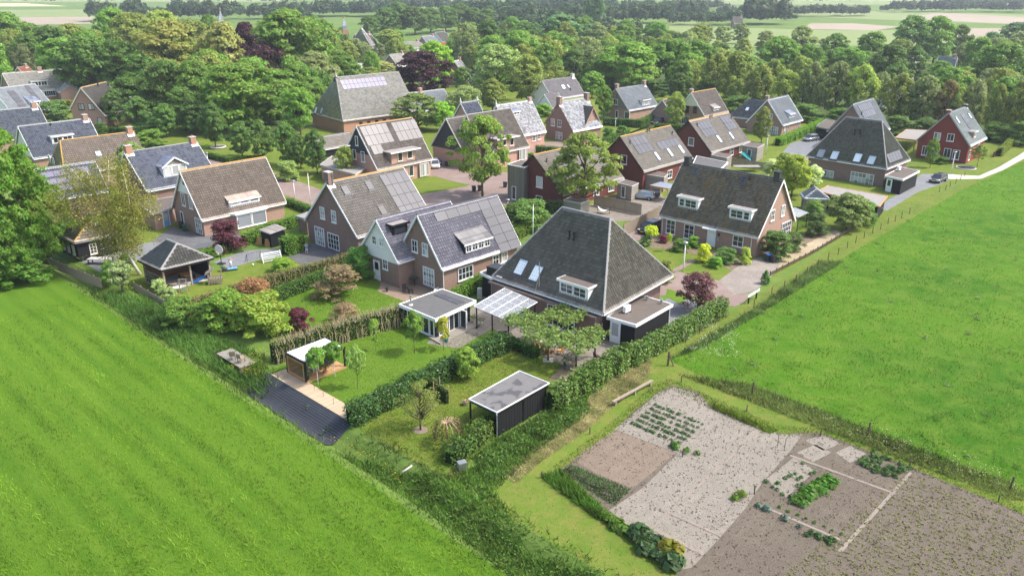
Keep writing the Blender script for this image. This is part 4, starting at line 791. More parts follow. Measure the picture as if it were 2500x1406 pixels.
h13 = House('shiny_roof_house', 'house with bright glinting glazed tile roof behind the brown-roofed wing', .4, 154.8, 44.5, 9.5, 8.35, 1.37, 4.3, 4.1, 'brick_pink', 'tile_glazedglare', 'flat', 'ridge_grey')
h13.dormer('RR', 1258, 282, 2.6, 1.0, 'shed', ((2, 1), (1, 1)), 'tile_blue', pitch=.45); h13.win('R', 1303, 338, 1.0, 1.2, 2, 2); h13.win('R', 1316, 334, 1.0, 1.2, 2, 2); h13.chim(h13.L / 2 - .6, 0, .7, .7, .6)
P = gp(1145, 260, 7.6) / S; h13b = House('finial_roof_house', 'small steep blue-black roof with white finials behind the black gable house', P.x, P.y, 46.5, 4.6, 7.6, 1.3, 3.6, 3.6, 'brick_pink', 'tile_blue', 'flat', 'ridge_grey', 'white')
def finial(h, u):
    b = MB(); b.box(u - .06, u + .06, -.06, .06, h.hr, h.hr + .9); b.ell((u, 0, h.hr + .95), .1, .1, .14, 8, 5); b.bar((u, -.45, h.hr + .1), (u, 0, h.hr + .6), .07, .1); b.bar((u, .45, h.hr + .1), (u, 0, h.hr + .6), .07, .1); b.build('finial', 'white', h.o)
finial(h13b, -h13b.L / 2); finial(h13b, h13b.L / 2); finial(h13, -h13.L / 2)
h14 = House('stepped_chimney_house', 'brick house with chimneys on both gables and pale glinting roof', 12.4, 164.6, 44.0, 9.0, 7.37, 1.22, 3.72, 4.26, 'brick_brown', 'tile_glazedglare', 'flat', 'ridge_grey', 'brick_brown')
h14.win('N', 1350, 299, 1.15, 1.6, 2, 2); h14.win('N', 1366, 302, 1.15, 1.6, 2, 2); h14.win('N', 1365, 335, 2.0, 2.3, 3, 3, sill=False, name='french_door'); h14.chim(-h14.L / 2 + .4, 0, .8, 1.1, 1.3, pot=False); h14.chim(h14.L / 2 - .4, 0, .8, 1.1, 1.3, pot=False)
P = gp(1449, 267, 6.6) / S; dv = Vector((math.cos(R(136.5)), math.sin(R(136.5)), 0)) * 3.0; h14b = House('cross_gable_wing', 'brick cross wing with dark pantiles on the right of the stepped chimney house', P.x + dv.x, P.y + dv.y, 136.5, 6.0, 6.2, 1.35, 2.9, 2.9, 'brick_warm', 'tile_anthracite', 'lowwave', 'ridge_dark', 'brick_warm'); h14b.win('N', 1449, 302, 1.2, 1.0, 2, 1); h14b.win('N', 1440, 328, 1.2, 1.2, 2, 1)
h15 = House('timber_gable_house', 'house with weathered timber gable panel, slate roof and two chimneys', 27.9, 191.5, 45.6, 11.6, 6.96, 1.12, 3.28, 4.11, 'brick_warm', 'tile_slate', 'flat', 'ridge_dark', 'concrete')
b = MB(); hl = h15.L / 2 - h15.ov + .04; wr = h15.WR - h15.ov; tp = lambda v: h15.hr - .14 - h15.tn * v; b.poly([(-hl, 0, 2.9), (-hl, -wr, 2.9), (-hl, -wr, tp(wr)), (-hl, 0, tp(0))]); b.build('gable_cladding', 'boards_greyv', h15.o)
h15.win('N', 1501, 249, 2.0, 1.5, 3, 1); h15.win('N', 1506, 279, .9, 1.9, 1, 1); h15.win('N', 1531, 282, 1.7, 1.8, 1, 1); h15.dormer('RR', 1577, 258, 3.3, 1.4, 'flat', ((1, 1), (2, 1), (1, 1)), 'bitumen_brown', gm='glass_curtain'); h15.chim(-h15.L / 2 + .8, .2, .8, .8, 1.0); h15.chim(h15.L / 2 - .6, 0, .8, .8, 1.0)
h16 = House('cream_gable_house', 'brick house with cream gable top and small shed dormer behind the far driveway', 42.1, 179.1, 46.6, 10.0, 7.55, 1.21, 2.9, 3.83, 'brick_warm', 'tile_darkbrown', 'flat', 'ridge_orange', 'white', gable='cream', gz=5.4)
h16.win('N', 1678, 267, 1.0, 1.7, 1, 1, 'brown_frame'); h16.win('N', 1697, 268, 1.0, 1.7, 1, 1, 'brown_frame'); h16.win('N', 1673, 293, 2.2, 2.0, 4, 1); h16.dormer('RR', 1748, 271, 2.6, 1.0, 'shed', ((2, 1), (1, 1)), 'tile_darkbrown', pitch=.45); h16.chim(-h16.L / 2 + .8, .4, .8, .8, .7); 
P = gp(1660, 246, 5.5) / S; House('low_brown_wing', 'low brown-roofed wing left of the cream gable house', P.x - 2, P.y + 1, 46.6, 6.5, 5.2, 1.1, 3.2, 3.2, 'brick_warm', 'tile_darkbrown', 'flat', 'ridge_orange', 'white')
h17 = House('lilac_roof_house', 'white gabled house with lilac-grey roof among the trees', 11.8, 209.1, 45.8, 12.6, 6.82, 1.1, 3.95, 3.9, 'cream', 'tile_lilac', 'flat', 'ridge_dark'); h17.sky('RR', 1375, 213, 1.2, 1.2); h17.sky('RR', 1387, 211, .6, 1.1); h17.pipe('RR', 1393, 222, .6, .12); h17.chim(h17.L / 2 - .8, 0, .9, .9, .8)
P = gp(1345, 226, 5.6) / S; House('white_front_gable', 'small white front gable with lilac-grey roof below the lilac roof house', P.x, P.y, 46.5, 5.0, 4.7, 1.1, 2.9, 2.9, 'white', 'tile_lilac', 'flat', 'ridge_dark')
# ---- H18 the old farm
h18 = House('old_farmhouse', 'huge old farmhouse with weathered grey hipped roof and a long strip of solar panels', -33.0, 180.0, 43.5, 19.6, 10.77, 1.2, 6.4, 6.77, 'brick_orange', 'tile_weathered', 'slate', 'ridge_grey', 'concrete', 'concrete', hipn=3.3, cat='farmhouse')
h18.solar('RR', 828, 197, 11, 2, 1.15, 1.35, 'solar_blue'); h18.sky('HN', 772, 270, .9, 1.5); h18.sky('HN', 786, 271, .9, 1.5); finial(h18, -h18.L / 2 + h18.hipn)
b = MB(); u = -h18.L / 2 + h18.hipn - .1; b.hexa([(u - .5, -.75, h18.hr - 1.0), (u + .3, -.75, h18.hr - 1.0), (u + .3, .75, h18.hr - 1.0), (u - .5, .75, h18.hr - 1.0), (u - .3, -.05, h18.hr + .25), (u + .3, -.05, h18.hr + .25), (u + .3, .05, h18.hr + .25), (u - .3, .05, h18.hr + .25)]); b.build('owl_board', 'boards_navy', h18.o)
for k in range(7): h18.win('R', 0, 0, .9, .55, 2, 1, 'brown_frame', pos=(-6 + k * 2.3, -(h18.WR - h18.ov), 1.9), sill=False)
P = gp(1040, 226, 6.0) / S; h18b = House('farm_front_house', 'slate-roofed front part of the old farm beside the copper beech', P.x, P.y, 44, 11, 5.6, 1.0, 3.9, 3.9, 'brick_orange', 'tile_slate', 'flat', 'ridge_grey'); h18b.chim(-2.0, 0, .9, .9, .9, 'brick_orange')
P = gp(785, 345, 3.2) / S; House('slate_shed', 'low grey-roofed shed in front of the old farmhouse', P.x + 1.2, P.y + 3, 47, 8, 3.4, .7, 2.6, 2.6, 'boards_black', 'tile_grey', 'flat', 'ridge_dark', None, cat='shed')
# ---- left group
h19 = House('plain_gable_house', 'brown brick gable house with white-blinded windows beside the wood', -92.4, 180.1, 88.0, 10.7, 8.68, 1.36, 3.3, 4.3, 'brick_warm', 'tile_anthracite', 'flat', 'ridge_orange', 'cream')
for p, a in (((198.5, 261), (1.5, 1.5)), ((223, 261), (1.5, 1.5)), ((244.7, 297.5), (1.2, 2.1))): h19.win('N', *p, *a, 2 if a[0] > 1.3 else 1, 1, 'brown_frame', 'glass_curtain')
h19.pipe('RR', 240, 212, .7, .12); h19.pipe('RR', 265, 211, .7, .12)
P = gp(318, 240, 4.2) / S; House('dark_barn', 'dark boarded barn with slate roof right of the plain gable house', P.x, P.y, 60, 8, 4.0, .7, 3, 3, 'boards_black', 'tile_slate', 'flat', 'ridge_dark', None, cat='barn')
h20 = House('long_dormer_house', 'long brown house with white dormer at the far left', -130.1, 222.6, 48.3, 14.8, 7.25, 1.05, 4.27, 4.6, 'brick_warm', 'tile_weathered', 'flat', 'ridge_grey'); h20.dormer('RR', 98, 211, 4.5, 1.5, 'flat', ((2, 1), (1, 1), (2, 1)), 'bitumen', gm='glass'); h20.chim(2.0, 0, 1.2, .8, 1.0, 'brick_orange'); h20.win('R', 121, 226, 3.2, 2.2, 5, 1, 'white', 'glass')
P = gp(150, 210, 3.8) / S; House('brick_outhouse', 'low brick outhouse right of the long dormer house', P.x + 1.5, P.y, 125, 10, 3.9, .6, 2.7, 2.7, 'brick_warm', 'tile_weathered', 'flat', 'ridge_grey', None, cat='outhouse')
h21 = House('white_front_house', 'white-fronted house with black solar strips on a glinting roof, far left', -114.0, 186.5, 66.0, 10.5, 7.6, 1.0, 4.4, 5.4, 'brick_warm', 'tile_slate', 'flat', 'ridge_grey', 'white', gable='white', gz=3.2); h21.solar('RR', 16, 224, 1, 5, 1.9, 1.2); h21.solar('RR', 58, 211, 1, 6, 1.3, 1.2); h21.dormer('RR', 87, 258, 2.6, 1.2, 'shed', ((2, 1), (1, 1)), 'tile_blue', pitch=.5)
h22 = House('blue_tile_house', 'dark blue tiled house at the left edge of the picture', -94.8, 149.6, 47.0, 13.0, 7.72, 1.08, 4.48, 4.46, 'brick_warm', 'tile_blue', 'wave', 'ridge_grey'); h22.chim(h22.L / 2 - 1.0, 0, 1.0, .9, .9, 'brick_warm')
h23 = House('blue_tile_house', 'dark blue tiled house with white dormer peeping over the brown roof', -78.1, 136.9, 47.5, 11.4, 7.55, 1.06, 4.45, 4.5, 'brick_warm', 'tile_blue', 'wave', 'ridge_grey', gable='cream', gz=3.2); h23.chim(h23.L / 2 - .8, 0, .9, .9, .8, 'brick_warm'); h23.dormer('RR', 155, 350, 3.8, 1.4, 'flat', ((2, 1), (2, 1)), 'bitumen_pale'); h23.pipe('RR', 124, 308, .4, .12)
h24 = House('half_hipped_brown_house', 'half-hipped brown tiled house with one roof window on the left', -65.6, 125.0, 45.0, 12.6, 7.28, 1.12, 4.06, 4.0, 'brick_warm', 'tile_brown', 'wave', 'ridge_orange', None, hipn=1.4); h24.sky('RR', 240, 376, .9, 1.0); h24.chim(h24.L / 2 - .9, 0, .9, .9, .9, 'brick_orange')
h24.win('N', 122, 391, .9, 1.8, 1, 2, gm='glass'); h24.win('N', 132, 398, .9, 1.8, 1, 2)
h25 = House('gabled_dormer_house', 'dark pantiled house with gabled white dormer and two lichened chimneys', -50.9, 115.2, 48.0, 10.8, 7.55, .88, 5.0, 5.3, 'brick_purple', 'tile_blue', 'wave', 'ridge_grey', 'white'); h25.chim(-h25.L / 2 + .7, 0, 1.0, .9, 1.0, 'brick_orange'); h25.chim(h25.L / 2 - .7, 0, .9, .9, .9, 'brick_orange'); h25.dormer('RR', 430, 430, 3.9, 1.9, 'gable', ((1, 1), (1, 1), (1, 1)), 'tile_blue', gm='glass_curtain')
h26 = House('blue_solar_house', 'low dark roof with rows of purple-blue solar panels beside the left trees', -61.5, 106.6, 45.0, 9.4, 6.58, 1.1, 3.7, 3.3, 'brick_warm', 'tile_blue', 'wave', 'ridge_grey')
for k in range(3): h26.solar('RR', 0, 0, 5, 1, 1.65, 1.0, 'solar_blue', pos=Vector((-h26.L / 2 + .9, 0, h26.hr)) - h26.upR * (.7 + k * 1.3))
# ================================================================ vegetation
def quads(C, N, size, rg, aspect=1.0):
    # leaf-like rhombs at points C facing N
    n = len(C); N = N / np.linalg.norm(N, axis=1)[:, None]
    t = rg.normal(size=(n, 3)); X = np.cross(N, t); X /= np.linalg.norm(X, axis=1)[:, None] + 1e-9; Y = np.cross(N, X)
    sz = (size if np.ndim(size) else np.full(n, size)) * rg.uniform(.65, 1.35, n)
    X = X * sz[:, None] * .5; Y = Y * (sz * aspect)[:, None] * .62
    V = np.empty((n, 4, 3)); V[:, 0] = C - Y; V[:, 1] = C + X * .9 - Y * .1 + N * (sz * .1)[:, None]; V[:, 2] = C + Y; V[:, 3] = C - X * .9 - Y * .1 + N * (sz * .1)[:, None]
    return V.reshape(-1, 3), np.arange(n * 4).reshape(n, 4)
def sph(n, rg):
    d = rg.normal(size=(n, 3)); return d / np.linalg.norm(d, axis=1)[:, None]
def crown_pts(seed, env, zc, ncl, nl, rc, leaf, droop=0.0, gap=.0):
    rg = np.random.default_rng(seed); CL = []
    for i in range(ncl * 3):
        z = zc + (1 - zc) * rg.uniform(0, 1) ** .85; e = env((z - zc) / (1 - zc)) * .5
        a = rg.uniform(0, 2 * math.pi); lob = 1 + .16 * math.sin(a * 3 + seed) + .1 * math.sin(a * 5 + z * 9 + seed)
        r = e * lob * (1 - .55 * rg.uniform(0, 1) ** 2.0)
        if rg.uniform() < gap * (.5 + .5 * math.sin(a * 4 + z * 11 + seed)): continue
        CL.append((max(0, r - rc * .6) * math.cos(a), max(0, r - rc * .6) * math.sin(a), min(z, 1 - rc * .5)))
        if len(CL) >= ncl: break
    CL = np.array(CL); k = len(CL); R_ = rc * rg.uniform(.65, 1.3, k)
    idx = np.repeat(np.arange(k), nl); d = sph(k * nl, rg); d[:, 2] = np.where(d[:, 2] < -.2, -d[:, 2] * .8, d[:, 2])
    sq = np.array([1, 1, .72]); C = CL[idx] + d * R_[idx][:, None] * sq * rg.uniform(.55, 1.05, k * nl)[:, None]
    if droop: C[:, 2] -= droop * rg.uniform(0, 1, k * nl) ** 2 * R_[idx] * 2
    N = d * .75 + rg.normal(size=d.shape) * .45 + np.array([0, 0, .35]); out = C - np.array([0, 0, .45 + zc / 2]); N += out * .5
    V, Fc = quads(C, N, leaf, rg); return V, Fc, CL
def trunk_mb(CL, zc, rg, r0=.028, top=.8, nb=12, lean=0.0):
    b = MB(); pts = [(0, 0, -.01), (.004, .0, zc * .6), (lean * .4, .005, zc + (top - zc) * .4), (lean, -.005, top)]; b.tube(pts, [r0, r0 * .8, r0 * .5, r0 * .14], 7)
    for i in rg.choice(len(CL), min(nb, len(CL)), replace=False):
        c = Vector(CL[i]); z = max(zc * .8, c.z - .25 - rg.uniform(0, .1)); z = min(z, top * .9); f = max(0, (z - zc * .6) / (top - zc * .6))
        s0 = Vector((lean * f, 0, z)); mid = s0.lerp(c, .5) + Vector((0, 0, -.02)); b.tube([s0, mid, c], [r0 * .42, r0 * .28, r0 * .09], 5)
    return b
ENV = {'round': lambda t: max(.12, math.sqrt(max(0, 1 - (2 * t - .85) ** 2 / 1.35)) ) if t < 1 else .1,
       'oval': lambda t: max(.1, math.sin(math.pi * min(1, .12 + t * .86)) ** .7),
       'cone': lambda t: max(.06, (1 - t) ** .75 * (.55 + .45 * min(1, t * 6))),
       'spread': lambda t: max(.15, math.sin(math.pi * min(1, .3 + t * .66)) ** .55),
       'poplar': lambda t: max(.15, math.sin(math.pi * min(1, .1 + t * .85)) ** .6),
       'ball': lambda t: max(.2, math.sqrt(max(0, 1 - (2 * t - 1) ** 2))),
       'bush': lambda t: max(.2, math.sqrt(max(0, 1 - (t * 1.02 - .12) ** 2)))}
PROTO = {}
def proto(kind, seed, env, zc, ncl, nl, rc, leaf, bark='bark', r0=.028, top=.8, nb=12, droop=0, gap=0, mat='leaf', lean=0):
    V, Fc, CL = crown_pts(seed, ENV[env], zc, ncl, nl, rc, leaf, droop, gap); cm = npmesh('crown', V, Fc, mat)
    rg = np.random.default_rng(seed + 99); tm = trunk_mb(CL, zc, rg, r0, top, nb, lean).mesh('trunk', bark, True)
    PROTO.setdefault(kind, []).append((tm, cm))
for k in range(3): proto('round', 10 + k, 'round', .16, 120, 106, .105, 0.035)
proto('bigtree', 15, 'round', .1, 260, 120, .075, .02); proto('bigtree', 16, 'oval', .06, 260, 120, .075, .02)
for k in range(3): proto('oval', 20 + k, 'oval', .14, 109, 106, .105, 0.036)
for k in range(2): proto('alder', 30 + k, 'oval', .1, 103, 76, .1, 0.038, gap=.5, nb=16, droop=.3)
for k in range(2): proto('street', 40 + k, 'oval', .22, 120, 100, .085, .028, 'bark', .022, .92, 26, gap=.6)
for k in range(2): proto('willow', 50 + k, 'round', .12, 103, 110, .1, 0.035, droop=1.3)
proto('poplar', 60, 'poplar', .06, 126, 76, .12, 0.042); proto('cone', 62, 'cone', .02, 172, 87, .075, 0.032)
for k in range(2): proto('lollipop', 70 + k, 'ball', .52, 39, 114, .15, 0.052, 'bark_pale', .02, .8, 10)
for k in range(2): proto('sapling', 74 + k, 'oval', .36, 46, 57, .12, 0.052, 'bark', .016, .95, 14, gap=.3)
for k in range(3): proto('bush', 80 + k, 'bush', .0, 86, 114, .13, 0.038, r0=.03, top=.6, nb=8)
for k in range(2): proto('openbush', 90 + k, 'bush', .02, 69, 76, .14, 0.035, r0=.02, top=.8, nb=20, gap=.4)
proto('sparse', 95, 'spread', .28, 69, 49, .11, 0.021, 'bark', .026, .85, 40, gap=.3)
proto('pollard', 97, 'ball', .25, 57, 114, .14, 0.042, 'bark', .05, .6, 14)
FK = 2.3
LUSH, OLIVE, DARK, BRIGHT, GREYG, COPPER, YEL, BLUEG, PALE, REDB = (.07, .14, .02), (.11, .15, .03), (.05, .1, .018), (.1, .2, .016), (.105, .14, .05), (.03, .012, .014), (.3, .27, .02), (.06, .12, .045), (.13, .19, .06), (.09, .025, .03)
_pi = {}
def tree(kind, label, P, h, w, color, name='tree', group=None, cat='tree', rz=None, w2=None):
    lst = PROTO[kind]; i = _pi.get(kind, 0); _pi[kind] = i + 1; tm, cm = lst[i % len(lst)]
    r = thing(name, label, cat, P, rz if rz is not None else random.uniform(0, 6.28), group, (w, w2 or w, h))
    jit = random.uniform(.82, 1.2); jit *= FK; c = link('crown', cm, r); c.color = (color[0] * jit * 1.05, color[1] * jit * random.uniform(.95, 1.06), color[2] * jit, 1); link('trunk', tm, r)
    return r
def pxtree(kind, label, px, topy, h, wpx, color, **kw):      # top pixel and usual height give the distance
    P = gp(px, topy, h); w = wpx / pxm(P); return tree(kind, label, (P.x, P.y, 0), h, w, color, **kw)
def pxtree2(kind, label, bx, by, topy, wpx, color, **kw):    # foot pixel and top pixel
    P = gp(bx, by); return tree(kind, label, P, hz(bx, by, topy), wpx / pxm(P), color, **kw)
# --- hedges: leaf shell over a branch core, along a line on the ground
def hedge(label, pts, w, h, color, leaf=.14, dens=60, name='hedge', world=False, top='leaf', stems=0, stemcol='twig', rag=.12, mat='leaf', core='hedge_core', group=None):
    P = [Vector(p) if world else gp(*p) for p in pts]; c = sum(P, Vector()) / len(P); rg = np.random.default_rng(len(label) * 7 + int(abs(c.x) * 10)); o = thing(name, label, 'hedge', c, 0, group)
    Cs, Ns = [], []; b = MB()
    for i in range(len(P) - 1):
        A, B = P[i] - c, P[i + 1] - c; d = B - A; L = d.length; d /= L; n = Vector((d.y, -d.x, 0)); ext = w * .4
        m = int((L + w) * (2 * h + w) * dens); s = rg.uniform(-ext, L + ext, m); q = rg.uniform(0, 2 * h + w, m); wob = 1 + rag * np.sin(s * 1.7 + i) + rag * .7 * np.sin(s * 4.1)
        side1 = q < h; side2 = q > h + w
        y = np.where(side1, -w / 2, np.where(side2, w / 2, q - h - w / 2)) * wob; z = np.where(side1, q, np.where(side2, 2 * h + w - q, h * (1 + rag * .35 * np.sin(s * 2.3) + rag * .3 * np.sin(s * 7.7))))
        rnd = np.clip((z / h - .75) / .25, 0, 1) ** 2 * .14 * w; y = y - np.sign(y) * np.where(side1 | side2, rnd, 0)
        endf = np.clip(np.maximum(-s, s - L) / ext, 0, 1); y *= np.sqrt(1 - .6 * endf ** 2)
        nn = np.stack([np.where(side1, -1.0, np.where(side2, 1.0, 0)), np.where(side1 | side2, .35, 1.0)], 1)
        da, na = np.array(d), np.array(n); pos = np.array(A) + np.outer(s, da) + np.outer(y, na) + np.outer(z, [0, 0, 1]) + rg.normal(size=(m, 3)) * leaf * .4
        N = np.outer(nn[:, 0], na) + np.outer(nn[:, 1], [0, 0, 1]) + rg.normal(size=(m, 3)) * .55 + np.outer(np.where(s < 0, -1, np.where(s > L, 1, 0)), da)
        Cs.append(pos); Ns.append(N)
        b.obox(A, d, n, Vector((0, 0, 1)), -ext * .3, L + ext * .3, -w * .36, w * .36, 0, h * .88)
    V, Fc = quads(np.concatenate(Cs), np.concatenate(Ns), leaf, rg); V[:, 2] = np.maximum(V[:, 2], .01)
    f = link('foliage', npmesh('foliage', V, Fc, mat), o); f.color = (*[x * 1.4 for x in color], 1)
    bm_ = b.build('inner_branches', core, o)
    if stems:
        b = MB()
        for i in range(len(P) - 1):
            A, B = P[i] - c, P[i + 1] - c; d = (B - A); L = d.length; d /= L; n = Vector((d.y, -d.x, 0))
            for k in range(int(L * stems)):
                s = random.uniform(0, L); y = random.choice((-1, 1)) * random.uniform(.2, .56) * w; q = A + d * s + n * y; z0 = random.choice((0, 0, h * .4)); l = random.uniform(.4, .75) * h
                b.tube([q + Vector((0, 0, z0)), q + n * (y * .12) + d * random.uniform(-.2, .2) + Vector((0, 0, z0 + l * .6)), q + d * random.uniform(-.4, .4) + n * random.uniform(-.2, .2) + Vector((0, 0, min(h * 1.1, z0 + l)))], [.035, .025, .012], 4, False)
            for k in range(int(L * stems * 1.2)):
                q = A + d * random.uniform(0, L) + n * random.uniform(-.5, .5) * w; b.tube([q + Vector((0, 0, h * .85)), q + Vector((random.uniform(-.25, .25), random.uniform(-.25, .25), h * random.uniform(.98, 1.12)))], [.022, .01], 4, False)
        s_ = b.build('bare_stems', stemcol, o); s_['kind'] = 'stuff'
    return o
# --- grass blades: one mesh of single triangles (stuff)
def blades(name, label, P, hgt, wid, color, lean=.5, mat='blade', cat='grass', tri=1):
    n = len(P); rg = np.random.default_rng(n); a = rg.uniform(0, 2 * math.pi, n); hh = hgt * rg.uniform(.55, 1.3, n); ww = wid * rg.uniform(.7, 1.3, n)
    X = np.stack([np.cos(a), np.sin(a), np.zeros(n)], 1) * ww[:, None]; l = rg.normal(size=(n, 2)) * lean + np.array([-.12, .05]); T = P + np.concatenate([l * hh[:, None], hh[:, None]], 1)
    V = np.empty((n, 3, 3)); V[:, 0] = P - X; V[:, 1] = P + X; V[:, 2] = T
    o = link(name, npmesh(name, V.reshape(-1, 3), np.arange(n * 3).reshape(n, 3), mat)); o.color = (*color, 1); tag(o, label, cat, None, 'stuff'); return o
def inpoly(P, poly):
    x, y = P[:, 0], P[:, 1]; r = np.zeros(len(P), bool); n = len(poly)
    for i in range(n):
        x1, y1, x2, y2 = poly[i].x, poly[i].y, poly[(i + 1) % n].x, poly[(i + 1) % n].y
        if y1 == y2: continue
        c = ((y1 > y) != (y2 > y)) & (x < (x2 - x1) * (y - y1) / (y2 - y1) + x1); r ^= c
    return r
def inview(P, m=60):
    dep = P[:, 1] * CP + (H - P[:, 2]) * SP; u = CX + F * P[:, 0] / dep; v = CY + F * (-P[:, 1] * SP + (H - P[:, 2]) * CP) / dep
    return (u > -m) & (u < 2500 + m) & (v < 1406 + m)
def scatter(poly, n, seed=1, z=0.0):
    rg = np.random.default_rng(seed); xs = [p.x for p in poly]; ys = [p.y for p in poly]
    P = np.stack([rg.uniform(min(xs), max(xs), n), rg.uniform(min(ys), max(ys), n), np.full(n, z)], 1); k = inpoly(P, poly); P = P[k]; return P[inview(P)]
def groundz(P):
    a = P[:, 0] * AD.x + P[:, 1] * AD.y; return np.interp(a, [p[0] for p in prof], [p[1] for p in prof])
# ---------------------------------------------------------------- trees and shrubs
OL2 = (.13, .155, .035)
CN = {LUSH: 'green', OLIVE: 'olive green', DARK: 'dark green', BRIGHT: 'bright green', GREYG: 'grey-green', COPPER: 'dark purple', YEL: 'yellow', BLUEG: 'bluish green', PALE: 'pale green', REDB: 'dark red', OL2: 'yellowish olive'}
def rows(kind, where, group, lst, name='tree'):
    for t in lst:
        bx, by, ty, wp, cl = t[:5]; k = t[5] if len(t) > 5 else kind
        pxtree2(k, f'{CN.get(cl, "green")} leafy tree {where}', bx, by, ty, wp, cl, name=name, group=group + ' ' + CN.get(cl, 'green'))
rows('round', 'in the back of the dense wood at the upper left', 'back of the left wood', [(30, 165, 32, 120, LUSH), (95, 170, 60, 90, LUSH), (140, 190, 66, 110, DARK), (190, 185, 60, 100, OLIVE), (240, 190, 75, 110, LUSH), (295, 170, 22, 90, LUSH), (340, 185, 33, 130, OLIVE), (410, 170, 28, 120, OLIVE), (475, 180, 50, 110, OLIVE), (520, 165, 38, 60, DARK), (-20, 175, 45, 100, LUSH)])
rows('round', 'in the middle of the dense wood left of the old farmhouse', 'middle of the left wood', [(165, 225, 95, 120, LUSH), (230, 240, 90, 140, DARK), (300, 240, 100, 120, DARK), (365, 250, 130, 110, DARK), (500, 255, 140, 110, OLIVE), (690, 240, 105, 80, OLIVE), (770, 225, 45, 130, LUSH)])
pxtree2('willow', 'grey-green tree behind the long dormer house at far left', 75, 205, 107, 75, GREYG)
pxtree2('oval', 'huge yellowish olive tree towering in the left wood', 430, 240, 52, 190, OL2); pxtree2('oval', 'tall pale olive tree left of the copper beech in the wood', 560, 240, 58, 130, (.15, .175, .05))
pxtree2('round', 'dark purple copper beech in the wood below the church spire', 612, 225, 57, 85, COPPER); pxtree2('oval', 'dark purple beech right of and below the first copper beech', 655, 245, 105, 115, COPPER)
pxtree2('round', 'big broad green tree right of the copper beeches', 715, 235, 27, 180, (.07, .135, .022))
rows('round', 'at the front edge of the wood left of the old farmhouse', 'front of the left wood', [(420, 300, 150, 110, DARK), (490, 300, 150, 110, LUSH), (560, 320, 190, 110, LUSH), (690, 290, 175, 110, LUSH), (735, 335, 215, 85, LUSH), (765, 280, 190, 80, LUSH), (660, 305, 230, 90, DARK), (320, 290, 190, 90, DARK), (380, 285, 175, 90, DARK), (455, 320, 215, 90, DARK)])
pxtree2('round', 'large bright green tree in front of the wood above the orchard', 600, 318, 158, 195, (.068, .135, .018))
for i, (bx, by, ty, wp) in enumerate([(287, 311, 220, 62), (344, 318, 237, 60), (408, 335, 254, 62), (478, 330, 240, 70), (527, 362, 254, 66), (592, 384, 297, 66), (642, 392, 294, 60), (702, 405, 300, 62), (735, 412, 330, 55), (775, 425, 318, 62)]):
    pxtree2('oval', 'round-headed dark green tree, ' + ('first', 'second', 'third', 'fourth', 'fifth', 'sixth', 'seventh', 'eighth', 'ninth', 'tenth')[i] + ' from left in the orchard row', bx, by, ty, wp, (.05, .1, .022), group='row of round-headed trees by the orchard')
for l, a in (('dense green bush beside the plain gable house', (140, 305, 248, 85, (.06, .12, .03))), ('low green bush behind the half-hipped house', (370, 358, 318, 72, LUSH)), ('green shrub beside the orchard hedge', (250, 330, 300, 40, DARK))): pxtree2('bush', l, *a, name='bush', cat='bush')
rows('round', 'in the long row of rounded trees beyond the village roofs', 'row of rounded far trees', [(944, 90, 20, 72, DARK), (974, 86, 7, 64, DARK), (1014, 86, 17, 72, DARK), (1051, 82, 20, 62, DARK), (1088, 79, 17, 62, DARK), (1121, 76, 10, 62, DARK), (1155, 76, 20, 60, DARK), (1188, 76, 23, 56, DARK), (905, 100, 40, 50, DARK)])
